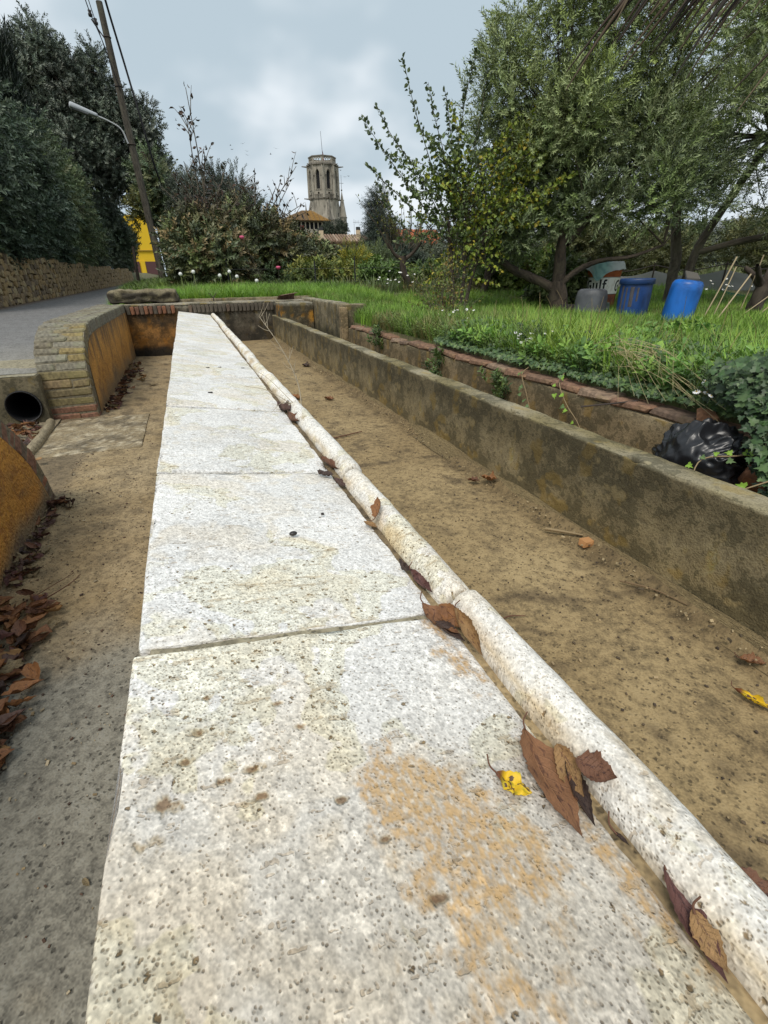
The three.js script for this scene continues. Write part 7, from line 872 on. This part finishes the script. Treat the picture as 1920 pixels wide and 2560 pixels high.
{ // straw, dry stalks, daisies, yellowing shrub
  const r = rng(341), st = thing('dry_straw', 'tangle of pale dry grass stalks flopped over the garden wall', 'dry grass'), g = [], g2 = [];
  for (let i = 0; i < 55; i++) { const a = V(2.08 + 0.3 * r(), 0.6 + 0.16 * r(), -2.1 + 0.5 * (r() - 0.5)), e = V(1.86 + 0.35 * r(), 0.53 + 0.16 * r(), -1.62 + 0.7 * (r() - 0.4)); g.push(tube([a, a.clone().lerp(e, 0.5).add(V(-0.02 + 0.04 * r(), 0.04 + 0.08 * r(), 0.06 * (r() - 0.5))), e], 0.0017, 0.0008, { rs: 3, seg: 7 })); }
  for (let i = 0; i < 90; i++) { const x = 2.06 + 0.9 * r(), z = -3.6 + 2.5 * r(), h = 0.12 + 0.26 * r(); g2.push(tube([V(x, 0.6, z), V(x + 0.02, 0.6 + h * 0.7, z), V(x - 0.06 + 0.12 * r(), 0.6 + h, z + 0.1 * (r() - 0.5))], 0.002, 0.0012, { rs: 3, seg: 5 })); }
  part(st, 'stalks', merge(g), flat(0.45, 0.37, 0.19)).userData.kind = 'stuff'; part(st, 'upright_stalks', merge(g2), flat(0.34, 0.25, 0.12)).userData.kind = 'stuff';
  const petal = new THREE.CircleGeometry(0.0065, 6).scale(0.62, 1.2, 1), head = []; for (let i = 0; i < 11; i++) head.push(petal.clone().translate(0, 0.0095, 0).rotateX(-0.12).rotateZ(i / 11 * 6.283)); const hg = merge(head).rotateX(-Math.PI / 2), eye = new THREE.SphereGeometry(0.0042, 8, 5).scale(1, 0.6, 1), white = flat(0.82, 0.82, 0.80, { side: THREE.DoubleSide, roughness: 0.7 }), yel = flat(0.55, 0.36, 0.02);
  const daisies = (label, c, rad, h, n, seed, s = 1) => { const t = thing('daisy_plant', label, 'flowers'), rr = rng(seed), items = [], stems = []; for (let i = 0; i < n; i++) { const x = c[0] + (rr() - 0.5) * 2 * rad, z = c[2] + (rr() - 0.5) * 2 * rad, y = c[1] + h * (0.55 + 0.45 * rr()), b = V(c[0] + (x - c[0]) * 0.4, c[1], c[2] + (z - c[2]) * 0.4); stems.push(tube([b, V(x, lerp(c[1], y, 0.6), z), V(x, y, z)], 0.0018, 0.0012, { rs: 4, seg: 5 })); const f = part(t, 'flower', hg, white); f.position.set(x, y, z); f.rotation.set(0.4 + 0.5 * (rr() - 0.5), 0, 0.5 * rr()); f.scale.setScalar(s * (0.8 + 0.4 * rr())); const e = part(f, 'flower_eye', eye, yel); e.position.y = 0.002; for (let k = 0; k < 3; k++) items.push({ p: V(b.x, b.y, b.z).lerp(V(x, y, z), rr() * 0.85), d: V(rr() - 0.5, 0.9, rr() - 0.5).normalize(), s: 0.35 + 0.25 * rr(), c: [0.07, 0.12, 0.03] }); } part(t, 'stems', merge(stems), flat(0.07, 0.11, 0.03)).userData.kind = 'stuff'; instances(t, 'foliage', weedB, LT, items, [0, 0, 0], seed); };
  daisies('white daisies in the weeds above the middle of the garden wall', [2.16, 0.60, -2.82], 0.13, 0.16, 22, 351, 0.8); daisies('white daisies above the black bag near the right edge', [1.93, 0.60, -1.36], 0.10, 0.1, 9, 352, 0.75); daisies('small white flowers at the foot of the fruit sapling', [2.55, 0.6, -4.6], 0.25, 0.2, 9, 353, 0.8); daisies('white flowering plant leaning before the leaning tree', [3.75, 0.7, -9.2], 0.35, 0.5, 14, 354, 1.2); daisies('white flowers by the net fence behind the bright blue barrel', [8.3, 0.6, -6.0], 0.3, 0.4, 9, 355, 1.2); daisies('lone white flowers in the lawn right of the straw', [2.6, 0.62, -1.8], 0.4, 0.14, 5, 356, 0.8);
  const yb = [2.95, 0.58, -5.7], ys = thing('yellow_shrub', 'thin stemmed shrub with yellowing leaves at the top of the garden wall', 'shrub', yb), L = []; for (let i = 0; i < 46; i++) { const s = [2.95 + 0.35 * (r() - 0.5), 0.56, -5.6 + 0.6 * (r() - 0.5)], e = [s[0] + 0.7 * (r() - 0.6), 0.8 + 0.6 * r(), s[2] + 0.5 * (r() - 0.5)]; L.push({ p: [s, [(s[0] + e[0]) / 2, (s[1] + e[1]) / 2 + 0.05, (s[2] + e[2]) / 2], e], c: [[0.22, 0.20, 0.03], [0.14, 0.17, 0.03], [0.10, 0.13, 0.03], [0.24, 0.17, 0.04]], f: 0.15, rr: 0.004 }); } shoots(ys, yb, L, r, { bark: M.greyBark, every: 0.035, sc: [0.45, 0.8] });
  const dw = thing('dry_weed', 'tall thin dry weed leaning over the basin from the rim joint', 'weed'), dry = flat(0.36, 0.30, 0.21); part(dw, 'stem', tube([V(0.391, 0.575, -2.05), V(0.396, 0.672, -2.1), V(0.379, 0.755, -2.15), V(0.332, 0.863, -2.2), V(0.281, 0.952, -2.25)], 0.003, 0.0013, { rs: 5, seg: 16 }), dry); for (let i = 0; i < 18; i++) { const t = 0.3 + 0.7 * r(), p = V(0.392 + 0.03 * t - 0.141 * t * t, lerp(0.575, 0.952, t), lerp(-2.05, -2.25, t)), e = p.clone().add(V((r() - 0.5) * 0.11, 0.02 + 0.05 * r(), (r() - 0.5) * 0.08)); part(dw, 'twig', tube([p, p.clone().lerp(e, 0.5).add(V(0, -0.005, 0)), e], 0.0012, 0.0008, { rs: 4, seg: 5 }), dry); }
  const g3 = thing('dry_weed', 'wispy dry weed stem lying across the slabs by the rim joint', 'weed'); for (const [a, b] of [[[0.355, 0.605, -2.06], [0.18, 0.665, -2.25]], [[0.35, 0.605, -2.08], [0.24, 0.62, -1.9]], [[0.36, 0.61, -2.05], [0.22, 0.72, -2.5]]]) part(g3, 'stem', tube([V(...a), V(...a).lerp(V(...b), 0.5).add(V(0, 0.02, 0)), V(...b)], 0.002, 0.0008, { rs: 4, seg: 8 }), dry);
  for (const [x, y, z, l] of [[1.935, 0.36, -5.2, 'small green weed growing on the garden wall face, farthest'], [1.92, 0.28, -3.7, 'leafy weed growing at the foot of the garden wall, in the middle'], [1.90, 0.24, -2.75, 'bright green weed at the foot of the garden wall, nearest']]) { const t = thing('wall_weed', l, 'weed', [x, y, z]), it = []; for (let i = 0; i < 16; i++) it.push({ p: V((r() - 0.6) * 0.12, r() * 0.2, (r() - 0.5) * 0.24), d: V(-0.6 + r() * 0.5, 0.8, r() - 0.5).normalize(), s: 0.6 + 0.5 * r(), c: [[0.10, 0.16, 0.03], [0.13, 0.2, 0.04], [0.07, 0.12, 0.03]][i % 3] }); instances(t, 'foliage', weedA, LT, it); }
  const rb = thing('rose_bush', 'leggy rose bush with two pink blooms in front of the fruit trees', 'rose bush', [2.2, 0.8, -13]), pink = flat(0.75, 0.13, 0.25), it = []; for (let i = 0; i < 60; i++) it.push({ p: V((r() - 0.5) * 0.7, 0.1 + 0.5 * r(), (r() - 0.5) * 0.4), d: V(r() - 0.5, 0.8, r() - 0.5).normalize(), s: 0.8 + 0.5 * r(), c: [0.06, 0.10, 0.03] }); instances(rb, 'foliage', weedA, LM, it); for (const [x, y] of [[0.02, 0.52], [-0.75, 1.15]]) { part(rb, 'stem', tube([V(x * 0.4, 0, 0), V(x, y, 0)], 0.008, 0.005, { rs: 4 }), M.darkBark); part(rb, 'bloom', lathe([[0, -0.04], [0.045, -0.02], [0.06, 0.02], [0.04, 0.035], [0.02, 0.03], [0, 0.045]], 10).translate(x, y, 0), pink); }
  for (const [x, y, z, l] of [[0.19, 1.2, -9.6, 'leftmost'], [0.62, 1.14, -9.7, 'second from left'], [0.80, 1.2, -9.8, 'third from left and the tallest'], [0.90, 1.12, -9.6, 'fourth from left'], [1.22, 1.05, -9.5, 'rightmost'], [-0.02, 1.17, -9.7, 'at the far left beside the flat stone']]) { const t = thing('dandelion_clock', `white dandelion clock in the grass, ${l}`, 'dandelion', [x, 0.72, z]); part(t, 'stalk', tube([V(0.02, 0, 0), V(0.01, (y - 0.72) * 0.6, 0), V(0, y - 0.72, 0)], 0.006, 0.005, { rs: 5 }), flat(0.22, 0.26, 0.09)); part(t, 'seed_head', new THREE.IcosahedronGeometry(0.032, 1).translate(0, y - 0.71, 0), flat(0.7, 0.7, 0.66)); }
}
{ // palm whose dry leaflets hang into the top right corner
  const t = thing('palm_tree', 'palm with dry brown hanging leaflets showing in the top right corner', 'palm', [6.4, 0.5, -0.6]), r = rng(361), B = V(6.4, 0.5, -0.6); part(t, 'trunk', tube([V(0, -0.2, 0), V(0, 1.6, 0), V(-0.05, 3.4, 0)], 0.2, 0.17, { rs: 12, seg: 16, lump: 0.2 }), M.bark);
  const dk = [flat(0.04, 0.026, 0.017), flat(0.07, 0.047, 0.028), flat(0.022, 0.016, 0.012), flat(0.10, 0.075, 0.042)];
  for (const [e, h, n] of [[[2.72, 2.62, -2.95], 0.35, 54], [[3.0, 2.5, -2.55], 0.35, 58], [[3.2, 2.66, -2.95], 0.4, 40], [[3.22, 2.36, -2.15], 0.28, 44], [[2.95, 2.62, -2.8], 0.3, 44]]) {
    const a = V(6.35, 3.85, -0.6), E3 = V(...e), m = a.clone().lerp(E3, 0.55).add(V(0, h, 0)), cv = new THREE.CatmullRomCurve3([a, m, E3]), fr = part(t, 'frond', tube([a, m, E3].map((p) => p.clone().sub(B)), 0.03, 0.008, { rs: 6, seg: 14 }), dk[1]);
    for (let i = 0; i < n; i++) { const p = cv.getPointAt(0.42 + 0.58 * (i + r()) / n), L = 0.35 + 0.4 * r(), d = V(-0.62 + 0.25 * (r() - 0.5), -0.72, -0.12 + 0.4 * (r() - 0.5)).normalize(), q = p.clone().addScaledVector(d, L * 0.5).add(V(0, 0.03, 0)), e2 = p.clone().addScaledVector(d, L); part(fr, 'leaflet', tube([p, q, e2].map((x) => x.clone().sub(B)), 0.016, 0.003, { rs: 4, seg: 6 }), dk[r() * 4 | 0]); }
  }
  const bird = new THREE.BufferGeometry(); bird.setAttribute('position', new THREE.Float32BufferAttribute([-0.3, 0.08, 0.02, 0, 0, -0.06, 0, 0, 0.07, 0.3, 0.08, 0.02, 0, 0, 0.07, 0, 0, -0.06, -0.03, -0.01, 0, 0.03, -0.01, 0, 0, 0.01, -0.2, -0.03, -0.01, 0, 0, 0.01, 0.2, 0.03, -0.01, 0], 3)); bird.computeVertexNormals(); const bm = flat(0.05, 0.05, 0.055, { side: THREE.DoubleSide });
  for (let i = 0; i < 16; i++) { const [x, y, z] = i < 6 ? [0.4 + 2.2 * r(), 12.8 + 2 * r(), -59] : i < 11 ? [6.6 + 1.8 * r(), 11.3 + 2 * r(), -59] : i < 13 ? [10.3 + 0.8 * r(), 12.2 + r(), -59] : [16 + 2 * r(), 10.3 + 0.8 * r(), -57]; const b = single('bird', bird, bm, 'tiny dark bird flying in the grey sky near the tower', 'bird', [x, y, z], 'birds flying in the sky'); b.rotation.set(0.3 * r(), 6.28 * r(), 0.5 * (r() - 0.5)); }
}
renderer.render(scene, camera);
